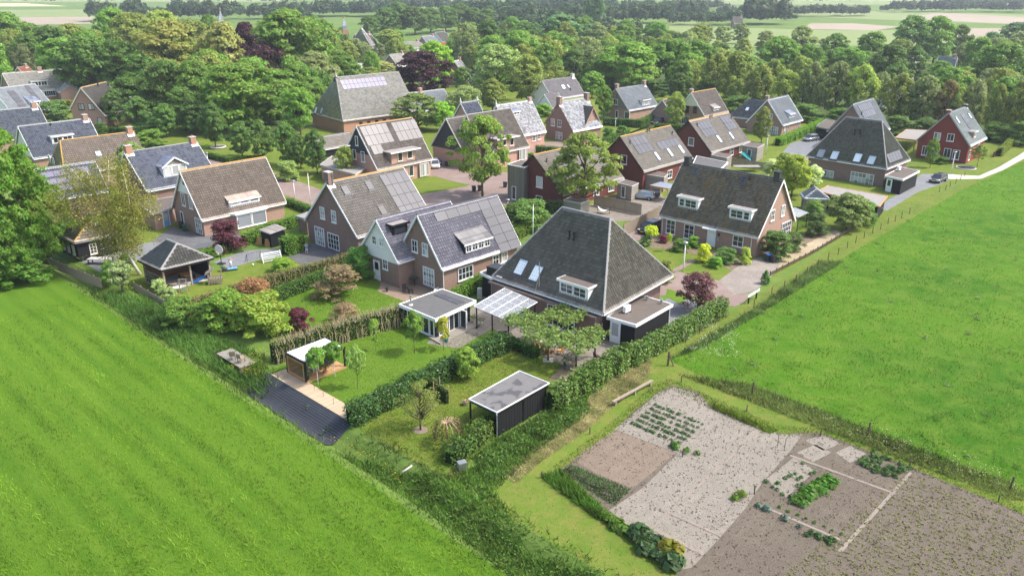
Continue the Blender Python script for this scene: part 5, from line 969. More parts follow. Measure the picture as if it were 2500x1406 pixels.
for l, k, a in (('olive tree before the far row of rounded trees', 'round', (951, 128, 73, 60, OLIVE)), ('grey-green tree beside the dark roofed farm', 'willow', (865, 150, 95, 75, GREYG)), ('small bright tree in the village gardens', 'round', (905, 165, 130, 42, LUSH)), ('pale blossoming tree behind the old farmhouse', 'round', (928, 190, 150, 70, (.2, .22, .07))),
    ('tall drooping grey-green tree in the village centre', 'willow', (1138, 160, 57, 70, GREYG)), ('dark green tree right of the drooping village tree', 'oval', (1193, 150, 50, 70, DARK)), ('bright green tree behind the large copper beech', 'round', (1061, 215, 103, 90, BRIGHT)), ('large dark purple copper beech beside the old farm', 'round', (1034, 246, 127, 135, COPPER)),
    ('large pale green tree in the centre behind the lilac roof', 'round', (1213, 245, 110, 125, PALE)), ('green tree behind the large pale green tree', 'round', (1268, 200, 77, 100, LUSH)), ('olive tree in front of the lilac roof house', 'oval', (1290, 258, 137, 95, OLIVE)), ('slim olive tree behind the lilac roof house', 'oval', (1335, 190, 87, 55, OLIVE)),
    ('broad bluish green tree at the top centre', 'round', (1369, 135, 37, 95, BLUEG)), ('bluish green tree right of the broad one', 'round', (1412, 120, 55, 60, BLUEG)), ('grey-green thicket tree right of the old farm', 'willow', (1135, 280, 210, 90, GREYG)), ('spiky olive tree behind the shiny roof house', 'oval', (1202, 275, 195, 68, OLIVE)),
    ('broad grey-green tree behind the black gable house', 'round', (1021, 318, 230, 120, (.09, .14, .035))), ('bright green tree left of the black gable', 'round', (1081, 320, 250, 66, BRIGHT)), ('drooping grey-green tree behind the timber gable house', 'willow', (1432, 195, 90, 78, GREYG)), ('olive tree left of the big lush tree', 'oval', (1482, 185, 85, 62, OLIVE)),
    ('big lush green tree behind the timber gable house', 'round', (1535, 225, 105, 145, LUSH)), ('round dark tree standing before the far meadow', 'round', (1596, 118, 55, 64, DARK)), ('small dark purple tree before the far meadow', 'round', (1539, 108, 62, 38, COPPER)), ('lush green tree behind the cream gable house', 'round', (1636, 215, 97, 105, (.07, .15, .02))), ('green tree between the lush trees', 'oval', (1582, 210, 103, 80, LUSH)), ('bright green tree right of the cream gable house trees', 'round', (1695, 205, 100, 100, (.07, .15, .02))),
    ('small upright tree beside the timber gable house', 'oval', (1473, 292, 210, 44, LUSH)), ('small olive tree in front of the cream gable house', 'oval', (1645, 314, 226, 48, OLIVE)), ('small brownish street tree before the bay window house', 'oval', (1858, 350, 263, 48, OLIVE))): pxtree2(k, l, *a)
rows('round', 'in the tree belt before the far meadow on the right', 'right tree belt', [(1716, 112, 57, 46, GREYG), (1763, 112, 65, 46, GREYG), (1806, 108, 58, 46, GREYG), (1866, 155, 77, 52, GREYG), (1893, 200, 90, 95, LUSH), (1950, 160, 65, 64, GREYG), (1967, 200, 110, 72, LUSH), (2030, 175, 83, 66, DARK), (2067, 200, 118, 85, LUSH), (2124, 170, 80, 80, LUSH), (2164, 225, 110, 90, DARK), (2334, 150, 63, 52, DARK), (2378, 200, 93, 72, LUSH), (2435, 240, 105, 128, LUSH), (2470, 140, 57, 88, BLUEG), (2505, 210, 90, 95, LUSH), (1750, 205, 120, 80, OLIVE), (1830, 210, 140, 80, LUSH), (2410, 160, 80, 60, BLUEG)])
pxtree2('round', 'tall green tree, left of the tall pair above the right roofs', 2217, 160, 40, 98, (.065, .125, .03)); pxtree2('round', 'tall green tree, right of the tall pair above the right roofs', 2276, 160, 42, 90, LUSH)
rows('alder', 'in the screen of airy trees behind the right-hand houses', 'screen of airy trees', [(1745, 240, 130, 80, OLIVE), (1793, 250, 127, 95, OLIVE), (1853, 262, 160, 78, OLIVE), (1913, 275, 173, 78, OLIVE), (1977, 278, 153, 68, GREYG), (2034, 286, 153, 88, GREYG), (2094, 292, 160, 98, OLIVE), (2140, 288, 178, 64, GREYG), (2187, 302, 180, 88, OLIVE), (2247, 308, 187, 88, GREYG), (2368, 320, 197, 68, GREYG), (2418, 332, 207, 58, OLIVE), (2468, 338, 200, 68, OLIVE), (2510, 345, 190, 64, OLIVE), (2330, 318, 215, 60, OLIVE), (2215, 305, 205, 60, DARK)])
pxtree2('alder', 'brownish thin tree in the screen of airy trees', 2301, 314, 198, 66, (.12, .1, .035))
for i, (bx, by, ty, wp) in enumerate([(1720, 240, 205, 70), (1800, 275, 235, 75), (1880, 288, 245, 80), (1960, 298, 255, 80), (2045, 305, 265, 70), (2190, 330, 285, 75), (2260, 332, 290, 80), (2430, 345, 300, 70), (2490, 355, 300, 70), (1590, 235, 195, 80), (1510, 215, 190, 60)]): pxtree2('bush', 'dark undergrowth bush below the screen of airy trees', bx, by, ty, wp, DARK, name='bush', cat='bush', group='undergrowth below the airy trees')
pxtree2('bigtree', 'large bright green tree at the left edge, tallest of its clump', 35, 670, 312, 230, (.062, .135, .014)); pxtree2('bigtree', 'bright green tree leaning over the left wooden fence', 112, 640, 425, 150, (.06, .13, .014)); pxtree2('bigtree', 'bright green tree at the bottom of the left clump', 5, 700, 500, 150, (.055, .12, .014)); pxtree2('bush', 'green bush at the foot of the left clump', 60, 690, 610, 130, (.05, .12, .015), name='bush', cat='bush')
pxtree2('street', 'tall open-crowned street tree near the brick drive, in front of the brown-roofed wing', 1178, 480, 283, 150, (.085, .135, .022), name='street_tree'); pxtree2('street', 'taller open-crowned street tree before the dark red house', 1425, 518, 328, 172, (.09, .135, .024), name='street_tree')
pxtree2('oval', 'pale green tree before the gabled dormer house', 337, 485, 351, 92, (.12, .17, .055))
# the silver birch with forked pale trunk and hanging foliage
P = gp(343, 672); bt = thing('birch_tree', 'silver birch with forked white trunk and hanging yellow-green foliage', 'tree', P); sc0 = 1 / pxm(P)
def bp(x, y, dy=0): return Vector(((x - 343) * sc0, dy, (672 - y) * sc0 * 1.07))
b = MB(); BR = [([(343, 672), (325, 630), (318, 607)], .24, 0), ([(318, 607), (300, 575), (285, 540), (275, 490), (262, 430)], .17, .0), ([(318, 607), (325, 580), (330, 545), (345, 500), (340, 420)], .14, .6), ([(300, 575), (260, 530), (215, 500), (190, 470)], .1, -.8), ([(285, 540), (300, 480), (310, 410)], .1, 1.0), ([(275, 490), (240, 450), (225, 430)], .07, .5), ([(330, 545), (365, 510), (378, 480)], .07, -.6)]
tips = []
for pts, r0, dy in BR:
    V_ = [bp(x, y, dy * i / len(pts)) for i, (x, y) in enumerate(pts)]; b.tube(V_, [r0 * (1 - .75 * i / (len(pts) - 1)) for i in range(len(pts))], 7); tips += [V_[k].lerp(V_[k + 1], f) for k in range(len(V_) - 1) for f in (.3, .7, 1.0)] if r0 < .2 else []
b.build('trunk', 'bark_pale', bt, True)
rg = np.random.default_rng(5); Cc = []
for t_ in tips:
    for k in range(12):
        c0 = np.array(t_) + rg.normal(size=3) * np.array([1.0, 1.1, .6]); n_ = 42; hang = rg.uniform(0, 1, n_) ** 1.3 * rg.uniform(.8, 2.6); q = c0 + rg.normal(size=(n_, 3)) * np.array([.33, .33, .2]); q[:, 2] -= hang; Cc.append(q)
Cc = np.concatenate(Cc); V, Fc = quads(Cc, rg.normal(size=Cc.shape) + np.array([0, 0, .5]), .15, rg); c = link('crown', npmesh('crown', V, Fc, 'leaf'), bt); c.color = (.27, .28, .055, 1)
# flat-trained plane trees over the terrace
rgp = np.random.default_rng(3); 
for i, (bx, by, l) in enumerate([(1338, 880, 'flat-trained plane tree with its foot on a grey slab, terrace edge'), (1406, 897, 'flat-trained plane tree nearest the verge hedge'), (1452, 872, 'flat-trained plane tree beside the garage door'), (1281, 842, 'flat-trained plane tree at the left end of the terrace'), (1375, 828, 'flat-trained plane tree by the house front, hidden foot')]):
    P = gp(bx, by); t = thing('plane_tree', l, 'tree', P, R(46.5), 'flat-trained plane trees over the terrace'); b = MB(); hc = 2.5; b.tube([(0, 0, 0), (.03, .02, 1.2), (0, 0, hc)], [.1, .08, .06], 7); w_ = 1.85 if i != 2 else 1.0
    for a in range(8): an = a * .785; b.tube([(0, 0, hc - .1), (math.cos(an) * w_ * .6, math.sin(an) * w_ * .6, hc + .1), (math.cos(an) * w_ * 1.0, math.sin(an) * w_ * 1.0, hc + .1)], [.05, .03, .015], 5)
    b.build('trunk', 'bark', t, True); n_ = 1600 if i != 2 else 600; Q = np.stack([rgp.uniform(-w_, w_, n_), rgp.uniform(-w_, w_, n_), rgp.normal(hc + .2, .18, n_)], 1); Q[:, 2] += .15 * np.sin(Q[:, 0] * 3) * np.cos(Q[:, 1] * 2.6); Q = Q[np.sin(Q[:, 0] * 3.1 + i) + np.sin(Q[:, 1] * 3.7) > -1.15]
    V, Fc = quads(Q, rgp.normal(size=Q.shape) * .6 + np.array([0, 0, 1]), .2, rgp); c = link('crown', npmesh('crown', V, Fc, 'leaf'), t); c.color = (.19, .29, .07, 1)
# garden trees
for k, l, a in (('sapling', 'young tree on the lawn before the summerhouse, dark green', (1012, 862, 762, 56, LUSH)), ('sapling', 'young yellow-green tree beside the summerhouse terrace', (1083, 855, 775, 40, (.2, .22, .03))), ('lollipop', 'ball-headed young tree nearest the glazed pavilion corner', (777, 940, 852, 50, (.07, .15, .02))), ('lollipop', 'ball-headed young tree right of the other ball-headed one', (818, 922, 838, 54, (.06, .13, .02))),
    ('sapling', 'slim leaning young tree on the lawn right of the pavilion', (874, 948, 843, 46, (.1, .17, .04))), ('sapling', 'staked thin sapling by the bare hedge', (917, 858, 780, 30, (.1, .18, .03))), ('round', 'small fruit tree beside the dark hedge', (1141, 925, 850, 60, (.1, .155, .025))), ('sparse', 'sparse fruit tree with mulched foot in the orchard lawn', (1027, 1050, 935, 105, (.1, .135, .03)))): pxtree2(k, l, *a, name='young_tree')
b = MB(); P = gp(1027, 1050); b.tube([(P.x, P.y, .018), (P.x, P.y, .06)], [.62, .5], 16); o = b.build('mulch_ring', 'soil'); tag(o, 'round brown mulch ring under the sparse fruit tree', 'mulch')
P = gp(1092, 1085); t = thing('weeping_tree', 'small weeping tree with bare arching branches beside the black shed', 'tree', P); b = MB(); b.tube([(0, 0, 0), (.05, 0, 1.0), (0, 0, 1.9)], [.08, .07, .06], 7); rg = np.random.default_rng(8); Q = []
for k in range(16):
    a = k * .4; r = rg.uniform(.8, 1.5); pts = [(0, 0, 1.85), (math.cos(a) * r * .4, math.sin(a) * r * .4, 2.15), (math.cos(a) * r * .85, math.sin(a) * r * .85, 1.8), (math.cos(a) * r, math.sin(a) * r, .6)]; b.tube(pts, [.04, .03, .02, .008], 5); 
    for s in range(60): f = rg.uniform(0, 1); Q.append(np.array(pts[2]) * (1 - f) + np.array(pts[3]) * f + rg.normal(size=3) * .13)
b.build('trunk', 'twig', t, True); Q = np.array(Q); V, Fc = quads(Q, rg.normal(size=Q.shape), .12, rg); c = link('crown', npmesh('crown', V, Fc, 'leaf'), t); c.color = (.14, .14, .04, 1)
ORG, BRN = (.15, .1, .04), (.12, .1, .05)
for k, l, a in (('bush', 'big rounded light green shrub at the ditch edge', (640, 815, 722, 150, (.12, .18, .025))), ('bush', 'green shrub left of the big rounded light green one', (560, 800, 715, 120, (.08, .145, .02))), ('bush', 'dark clipped shrub above the ditch, right of two', (505, 800, 738, 80, (.07, .13, .02))), ('bush', 'dark clipped shrub above the ditch, left of two', (440, 795, 728, 90, (.06, .12, .02))), ('openbush', 'orange-red maple shrub by the trimmed brown hedge', (622, 745, 682, 105, ORG)),
    ('openbush', 'large brownish lilac shrub on the lawn', (830, 724, 650, 118, BRN)), ('bush', 'dark red round shrub before the bare hedge', (733, 805, 755, 60, (.075, .02, .025))), ('bush', 'tiny dark red shrub between green shrubs', (550, 792, 768, 26, (.09, .02, .02))), ('openbush', 'low brown shrub at the back of the bare hedge', (845, 790, 742, 82, BRN)), ('bush', 'dark green shrub against the brick house corner', (880, 680, 605, 72, (.05, .12, .02))),
    ('bush', 'clipped yellow-green shrub in the trimmed hedge', (690, 665, 632, 60, (.1, .19, .02))), ('bush', 'dark purple-red shrub before the grey bay window', (556, 613, 542, 88, (.055, .018, .022))), ('pollard', 'pale green round willow shrub behind the wooden fence', (300, 712, 640, 62, (.14, .2, .08))), ('pollard', 'pale green willow ball by the swing, upper', (392, 720, 682, 42, (.15, .21, .08))), ('pollard', 'pale green willow ball by the swing, lower', (415, 738, 702, 42, (.15, .21, .08))), ('bush', 'dark green bush beside the gazebo birch', (312, 650, 620, 40, LUSH)), ('bush', 'green bush left of the pale willow shrub', (270, 690, 640, 40, LUSH)),
    ('openbush', 'dark red maple shrub over the end of the verge hedge', (1702, 760, 668, 108, (.06, .025, .025))), ('bush', 'bright yellow shrub before the white front door', (1717, 640, 597, 38, (.23, .29, .02))), ('bush', 'broad green shrub right of the yellow one', (1770, 640, 606, 60, (.06, .12, .03))), ('bush', 'low bright green shrub along the front lawn', (1745, 652, 628, 40, (.08, .2, .02))), ('cone', 'little green cone shrub in the front bed', (1783, 640, 620, 16, (.08, .2, .02))), ('bush', 'light green shrub at the corner of the mossy roof house', (1818, 645, 605, 30, (.2, .26, .05))),
    ('cone', 'dark green dwarf conifer beside the driveway', (1868, 693, 660, 32, (.05, .13, .02))), ('bush', 'dense bush at the right gable of the mossy roof house', (1893, 630, 566, 80, (.05, .1, .02))), ('bush', 'smaller bush right of the dense gable bush', (1935, 612, 570, 50, (.06, .11, .025))), ('bush', 'round dark bush in the right garden', (1992, 575, 522, 58, (.05, .09, .025))), ('bush', 'green bush beside the grey wooden hut', (1985, 535, 490, 50, (.07, .13, .02))), ('round', 'broad olive bush tree near the blue bin', (2065, 560, 475, 105, (.1, .15, .04))), ('bush', 'bright green bush left of the blue bin', (2108, 548, 490, 60, (.06, .15, .02))),
    ('round', 'yellowish olive tree behind the mossy roof', (1932, 480, 380, 90, (.125, .165, .02))), ('round', 'green tree between the mossy roof and the second hipped house', (1908, 455, 375, 60, (.1, .15, .03))), ('bush', 'white blossoming bush behind the mossy roof', (1884, 440, 390, 55, (.25, .3, .15))), ('bush', 'white blossoming bush left of the second hipped house', (1985, 455, 405, 40, (.3, .34, .2))), ('bush', 'green shrub in the front bed left of the lamp', (1660, 612, 585, 45, (.06, .12, .02))), ('bush', 'bright green shrub under the long window', (1692, 604, 578, 34, (.1, .22, .02))), ('bush', 'dark red low shrub in the front bed', (1620, 592, 574, 28, (.12, .03, .04))), ('bush', 'green shrub at the drive end of the front bed', (1576, 600, 578, 34, (.07, .13, .03))), ('bush', 'olive shrub at the back corner of the hipped house', (1625, 690, 638, 40, (.12, .15, .03))),
    ('lollipop', 'yellow-leaved standard tree by the parked dark car', (1588, 600, 553, 34, (.23, .29, .02))), ('lollipop', 'little yellow-green standard tree in the front bed', (1632, 614, 570, 15, (.2, .25, .03))), ('bush', 'green bushes behind the flagpole and twin gables', (1290, 560, 490, 110, (.06, .11, .025))), ('bush', 'green bush left of the dark red street house', (1255, 560, 500, 60, (.06, .11, .025))), ('bush', 'flowering bush along the brick road, behind the lamp post', (705, 440, 395, 60, (.12, .17, .05))), ('bush', 'green bush beside the chimney gable house annex', (845, 445, 360, 55, (.11, .15, .03))), ('bush', 'round clipped bush before the stepped chimney house, left', (1485, 345, 312, 34, (.05, .12, .02))), ('bush', 'round clipped bush before the stepped chimney house, right', (1518, 338, 308, 32, (.05, .12, .02))), ('bush', 'bright shrubs beside the lilac roof house', (1325, 285, 255, 55, BRIGHT)), ('bush', 'bush beside the bay of the brown-roofed wing', (1255, 395, 372, 40, LUSH)), ('round', 'small young tree before the maroon house', (2270, 410, 338, 28, (.1, .17, .03))), ('sapling', 'thin tree at the right side of the maroon house', (2385, 408, 355, 40, (.1, .15, .03))), ('bush', 'clipped low bush beneath the maroon house windows', (2292, 398, 381, 50, (.06, .13, .02)))):
    pxtree2(k, l, *a, name='bush' if 'bush' in k else ('tree' if k not in ('cone',) else 'conifer'), cat='shrub' if 'bush' in k else 'tree')
# hedges
G1, G2 = (.06, .135, .018), (.1, .21, .02)
hedge('brown trimmed hedge with bare twigs between the play garden and the shrub lawn', [(450, 775), (640, 712), (868, 648)], 1.3, 1.8, (.13, .145, .03), .11, 50, stems=14, stemcol='twig')
hedge('green clipped hedge below the brown trimmed hedge', [(660, 742), (760, 702), (862, 668)], 1.0, 1.6, G1)
hedge('bare-stemmed pale hedge behind the glazed pavilion', [(672, 885), (800, 842), (985, 790)], 1.3, 2.2, (.13, .16, .03), .11, 24, stems=22, stemcol='twig_pale')
hedge('thick glossy hedge dividing the two lawns', [(862, 1035), (1000, 965), (1232, 852)], 1.5, 1.75, (.035, .09, .015), .14, 85, mat='leaf_gloss', rag=.16)
hedge('long verge hedge beside the black garage', [(1540, 892), (1660, 826), (1762, 768)], 1.3, 1.9, (.085, .155, .025), .14, 80, mat='leaf_gloss', rag=.1)
hedge('overgrown hedge between the black shed and the terrace', [(1352, 1000), (1440, 945), (1520, 895)], 1.6, 2.0, (.075, .14, .02), .15, 75, mat='leaf_gloss', rag=.2)
hedge('bright hedge beside the twin-gabled house wall', [(1100, 748), (1180, 698)], 1.3, 1.6, (.09, .2, .015)); hedge('low dark green clipped hedge at the terrace corner', [(1232, 838), (1308, 872)], 1.1, .9, (.03, .11, .012))
hedge('green hedge behind the gazebo', [(470, 640), (525, 628), (560, 612)], 1.2, 1.3, G2); hedge('green hedge beside the black lean-to', [(600, 598), (660, 572), (725, 552)], 1.2, 1.6, G2)
hedge('thick rounded hedge block beside the terrace doors', [(700, 622), (735, 610)], 1.8, 2.3, (.09, .2, .018)); hedge('low clipped hedge by the white flagpole', [(705, 502), (752, 520)], 1.2, 1.1, G1)
hedge('clipped hedge before the stepped chimney house', [(1312, 378), (1390, 385)], 1.5, 1.9, G1); hedge('yellow-green low hedge near the white car', [(1295, 388), (1335, 400)], 1.2, 1.2, G2); hedge('dark hedge in front of the timber gable house', [(1475, 306), (1562, 312), (1615, 286)], 1.5, 1.9, G1)
hedge('hedge along the far brick drive', [(1600, 318), (1660, 322)], 1.3, 1.6, G1); hedge('hedge winding up to the far brick drive', [(1475, 355), (1530, 330)], 1.5, 1.4, G1); hedge('long bright hedge beside the bay window house', [(1900, 356), (1990, 318), (2068, 280)], 2.0, 1.7, (.12, .26, .016)); hedge('yellow-topped hedge at the far right path', [(2440, 382), (2488, 335)], 1.0, 1.8, (.13, .18, .025)); hedge('dark hedge behind the maroon house lawn', [(2415, 345), (2480, 335)], 1.0, 1.6, G1)
hedge('yellow hedge before the long dormer house', [(115, 262), (176, 262)], 1.6, 1.9, (.24, .25, .02)); hedge('dark orchard hedge below the round-headed trees', [(505, 385), (560, 398), (640, 392)], 1.2, 1.1, G1); hedge('dark hedge beside the plain gable house', [(268, 328), (320, 330), (380, 322)], 1.4, 1.6, (.03, .09, .012)); hedge('green hedge beyond the brown-roofed house', [(360, 395), (425, 380)], 1.2, 1.3, G1); hedge('bright hedge below the gabled dormer house', [(380, 505), (425, 490)], 1.2, 1.3, G2); hedge('ivy thicket between the terrace hedge and black shed', [(1150, 1095), (1200, 1055)], 1.3, 1.6, (.08, .14, .02), rag=.25); hedge('bushy hedge end at the near left corner of the black shed', [(1105, 1130), (1150, 1090)], 1.6, 1.4, (.065, .135, .02), rag=.3); hedge('bushy row beside the flagpole behind the twin gables', [(1250, 590), (1300, 560), (1330, 545)], 1.6, 1.4, (.1, .17, .02)); hedge('green hedge behind the wooden hammock fence', [(1290, 525), (1380, 520)], 2.0, 1.9, (.07, .12, .03), rag=.25)
# leafy weeds over banks: small leaf clumps (stuff)
def weeds(name, label, poly, n, seed, h, leaf, color, per=14):
    P = scatter(poly, n * 2, seed); rg = np.random.default_rng(seed); P = P[np.sin(P[:, 0] * 1.3 + np.sin(P[:, 1] * 1.7) * 1.5) * np.sin(P[:, 1] * 1.1 + np.sin(P[:, 0] * .9)) + rg.normal(size=len(P)) * .35 > .08]; P[:, 2] = groundz(P); Q = np.repeat(P, per, 0) + np.abs(rg.normal(size=(len(P) * per, 3))) * np.array([0, 0, h * .5]) + rg.normal(size=(len(P) * per, 3)) * np.array([.2, .2, .04]); V, Fc = quads(Q, rg.normal(size=Q.shape) * .6 + np.array([0, 0, .8]), leaf, rg)
    o = link(name, npmesh(name, V, Fc, 'leaf')); o.color = (*color, 1); tag(o, label, 'weeds', None, 'stuff')
# meadow grass, ditch plants, flowers
MP = [ab(28.9, -95), ab(28.9, 60), ab(5, 60), ab(5, -95)]
P = scatter(MP, 900000, 3); d_ = np.hypot(P[:, 0], P[:, 1]); P = P[np.random.default_rng(1).uniform(size=len(P)) < np.clip(46 / d_, .25, 1) ** 1.5]; 
st = np.sin((P[:, 0] * AD.x + P[:, 1] * AD.y) * 2.1 + np.sin((P[:, 0] * BD.x + P[:, 1] * BD.y) * .15) * 1.5); k = np.random.default_rng(2).uniform(size=len(P)) < .62 + .3 * st; P = P[k]
half = np.random.default_rng(4).uniform(size=len(P)) < .5
blades('meadow_grass', 'long mown-streaked meadow grass in the left foreground', P[half], .25, .026, (.092, .19, .009), mat='blade_mown'); blades('meadow_grass', 'paler blades mixed through the left foreground meadow', P[~half], .26, .026, (.128, .218, .016), mat='blade_mown')
P = scatter(PASTURE, 760000, 5); d_ = np.hypot(P[:, 0], P[:, 1]); rg = np.random.default_rng(6); pn = np.sin(P[:, 0] * .9 + np.sin(P[:, 1] * .7) * 2) * np.sin(P[:, 1] * .8 + np.sin(P[:, 0] * .5) * 2); P = P[rg.uniform(size=len(P)) < np.clip(60 / d_, .15, 1) ** 1.6 * (.55 + .45 * pn)]
half = rg.uniform(size=len(P)) < .6
blades('pasture_grass', 'tufted bright pasture grass on the right', P[half], .2, .03, (.078, .225, .005)); blades('pasture_grass', 'paler tufts through the right pasture', P[~half], .25, .032, (.15, .23, .04))
DP = [ab(28.2, -100), ab(28.2, 62), ab(33.2, 62), ab(33.2, -100)]; P = scatter(DP, 240000, 7); P[:, 2] = groundz(P)
cl_a, cl_b = toab(gp(640, 960)), toab(gp(820, 1080)); A_, B_ = P[:, 0] * AD.x + P[:, 1] * AD.y, P[:, 0] * BD.x + P[:, 1] * BD.y
P = P[~((B_ > cl_a[1] - .6) & (B_ < cl_b[1] + .3) & (A_ > 29.6))]; k = np.random.default_rng(8).uniform(size=len(P)); blades('ditch_plants', 'rank dark green plants filling the ditch', P[k < .6], .45, .045, (.085, .165, .02)); blades('ditch_plants', 'lighter reeds and grass on the ditch banks', P[k >= .75], .7, .03, (.14, .2, .035))
DP2 = gpl([(250, 720), (420, 735), (470, 800), (650, 870), (650, 940), (640, 965), (450, 860), (300, 770)]); P = scatter(DP2, 26000, 9); P = P[~inpoly(P, gpl([(525, 868), (585, 915), (625, 880), (566, 852)]))]; blades('bank_weeds', 'weedy bank between the shrubs and the ditch', P, .6, .05, (.075, .16, .024))
DP3 = gpl([(820, 1085), (900, 1100), (980, 1140), (1100, 1165), (1200, 1120), (1330, 1045), (1440, 985), (1440, 1010), (1300, 1110), (1210, 1200), (1290, 1330), (1500, 1420), (1260, 1420), (1000, 1200)]); P = scatter(DP3, 36000, 10); P[:, 2] = groundz(P); blades('bank_weeds', 'tall weeds below the black shed and orchard lawn', P, .36, .045, (.08, .17, .02))
VP = gpl([(1632, 880), (1720, 850), (1900, 740), (2060, 640), (2000, 640), (1841, 755)]); P = scatter(VP, 60000, 11); blades('fence_weeds', 'tall weeds along the pasture fence', P, .5, .035, (.13, .2, .05))
P = scatter(VERGE, 160000, 12); soil_k = inpoly(P, SOILP) | inpoly(P, PASTURE); P = P[~soil_k]; blades('verge_grass', 'short mown grass of the verge', P, .09, .025, (.13, .18, .022))
PB = gpl([(1655, 915), (1840, 985), (2120, 1090), (2470, 1222), (2520, 1222), (2470, 1180), (2120, 1048), (1835, 940)]); P = scatter(PB, 36000, 13); blades('fence_weeds', 'rough grass under the near pasture fence', P, .4, .035, (.16, .2, .05))
def umbels(name, label, poly, n, seed, h, colr, size, per=9):
    P = scatter(poly, n, seed); rg = np.random.default_rng(seed); P[:, 2] = h * rg.uniform(.7, 1.2, len(P)); Q = np.repeat(P, per, 0) + rg.normal(size=(len(P) * per, 3)) * np.array([.16, .16, .07]); V, Fc = quads(Q, rg.normal(size=Q.shape) * .3 + np.array([0, 0, 1]), size, rg)
    o = link(name, npmesh(name, V, Fc, 'leaf')); o.color = (*colr, 1); tag(o, label, 'flowers', None, 'stuff')
umbels('cow_parsley', 'white flowering weeds along the pasture corner', gpl([(1660, 860), (1740, 800), (1800, 800), (1800, 880), (1700, 900)]), 120, 3, .7, (.5, .55, .4), .07); umbels('cow_parsley', 'pale flowering weeds along the near fence', gpl([(2000, 1000), (2500, 1180), (2500, 1225), (2000, 1040)]), 200, 5, .6, (.35, .4, .18), .07)
umbels('yellow_iris', 'yellow iris flowers along the ditch', gpl([(780, 1080), (840, 1090), (1000, 1180), (1010, 1215), (900, 1150)]), 120, 6, .75, (.6, .45, .01), .07, 5); umbels('yellow_iris', 'yellow flowers below the sitting platform', gpl([(560, 900), (640, 860), (660, 880), (640, 930), (580, 920)]), 160, 7, .6, (.6, .5, .01), .06, 4)

weeds('leafy_weeds', 'leafy nettles along the ditch and bank', [ab(28.6, -100), ab(28.6, 62), ab(32.4, 62), ab(32.4, 26), ab(29.2, 26), ab(29.2, -22), ab(32.4, -22), ab(32.4, -100)], 2000, 41, .4, .12, (.095, .175, .03)); weeds('leafy_weeds', 'leafy bank plants between shrubs and ditch', DP2, 900, 42, .6, .14, (.09, .18, .03)); weeds('leafy_weeds', 'leafy weeds beside the black shed', DP3, 1500, 43, .4, .13, (.1, .19, .03)); weeds('leafy_weeds', 'leafy weeds along the pasture fence', VP, 900, 44, .5, .12, (.13, .21, .06)); weeds('leafy_weeds', 'leafy weeds below the near pasture fence', PB, 900, 45, .35, .11, (.15, .2, .05))

for nm, lb, pl, n_, hh, cl in (('dry_straw', 'loose dry straw over the upper straw strip', [(1425, 985), (1480, 925), (1550, 878), (1592, 875), (1585, 920), (1530, 970), (1470, 1015), (1415, 1020)], 30000, .1, (.36, .29, .15)), ('dry_straw', 'loose dry straw over the lower straw strip', [(1222, 1165), (1300, 1100), (1370, 1045), (1430, 1008), (1470, 1020), (1410, 1068), (1325, 1125), (1262, 1180)], 30000, .1, (.36, .29, .15)), ('rough_grass', 'ragged grass creeping over the allotment edge', [(1495, 1030), (1600, 935), (1640, 925), (1740, 970), (1905, 1042), (2020, 1045), (2500, 1235), (2500, 1262), (2230, 1150), (2010, 1068), (1905, 1066), (1730, 998), (1640, 950), (1610, 966), (1545, 1020), (1500, 1060), (1380, 1150), (1490, 1250), (1655, 1400), (1620, 1400), (1470, 1270), (1350, 1140)], 60000, .16, (.11, .17, .02)), ('rough_grass', 'rough tufts over the orchard lawn and bank edge', [(860, 1075), (900, 1060), (1000, 1120), (1090, 1160), (1130, 1130), (1140, 1150), (1060, 1200), (960, 1150)], 9000, .25, (.14, .16, .04)), ('lawn_grass', 'short grass blades of the clipped pavilion lawn', [(655, 905), (1050, 760), (1230, 845), (1170, 880), (845, 1022), (700, 950)], 60000, .05, (.095, .175, .012)), ('lawn_grass', 'short grass blades of the orchard lawn', [(845, 1030), (1000, 955), (1220, 850), (1300, 850), (1375, 890), (1345, 925), (1150, 1100), (1085, 1150), (980, 1120), (880, 1060)], 60000, .07, (.12, .17, .018)), ('lawn_grass', 'short grass blades of the shrub lawn', [(610, 770), (730, 690), (860, 665), (930, 690), (925, 712), (985, 735), (900, 770), (700, 850)], 36000, .06, (.095, .17, .013))):
    P = scatter(gpl(pl), n_, len(lb)); P = P[P[:, 0] * AD.x + P[:, 1] * AD.y > 32.3]; P[:, 2] = .012; blades(nm, lb, P, hh, .025 if hh < .2 else .035, cl, .6)

weeds('dock_weeds', 'scattered dock and thistle clumps in the right pasture', PASTURE, 260, 46, .3, .16, (.14, .22, .07), 26); weeds('clover_patches', 'paler clover patches in the right pasture', PASTURE, 2200, 47, .12, .1, (.12, .24, .03), 12)

SB = gpl([(1210, 1075), (1345, 1000), (1440, 960), (1430, 1000), (1300, 1095), (1190, 1150), (1150, 1120)]); P = scatter(SB, 14000, 50); blades('bank_weeds', 'rough grass against the black shed wall', P, .35, .04, (.09, .17, .025)); weeds('leafy_weeds', 'leafy ground cover against the black shed wall', SB, 700, 51, .45, .15, (.09, .19, .03))
# ================================================================ garden buildings and things
def rail(A, B): d = B - A; return math.atan2(d.y, d.x), d.length
Z3 = Vector((0, 0, 1))
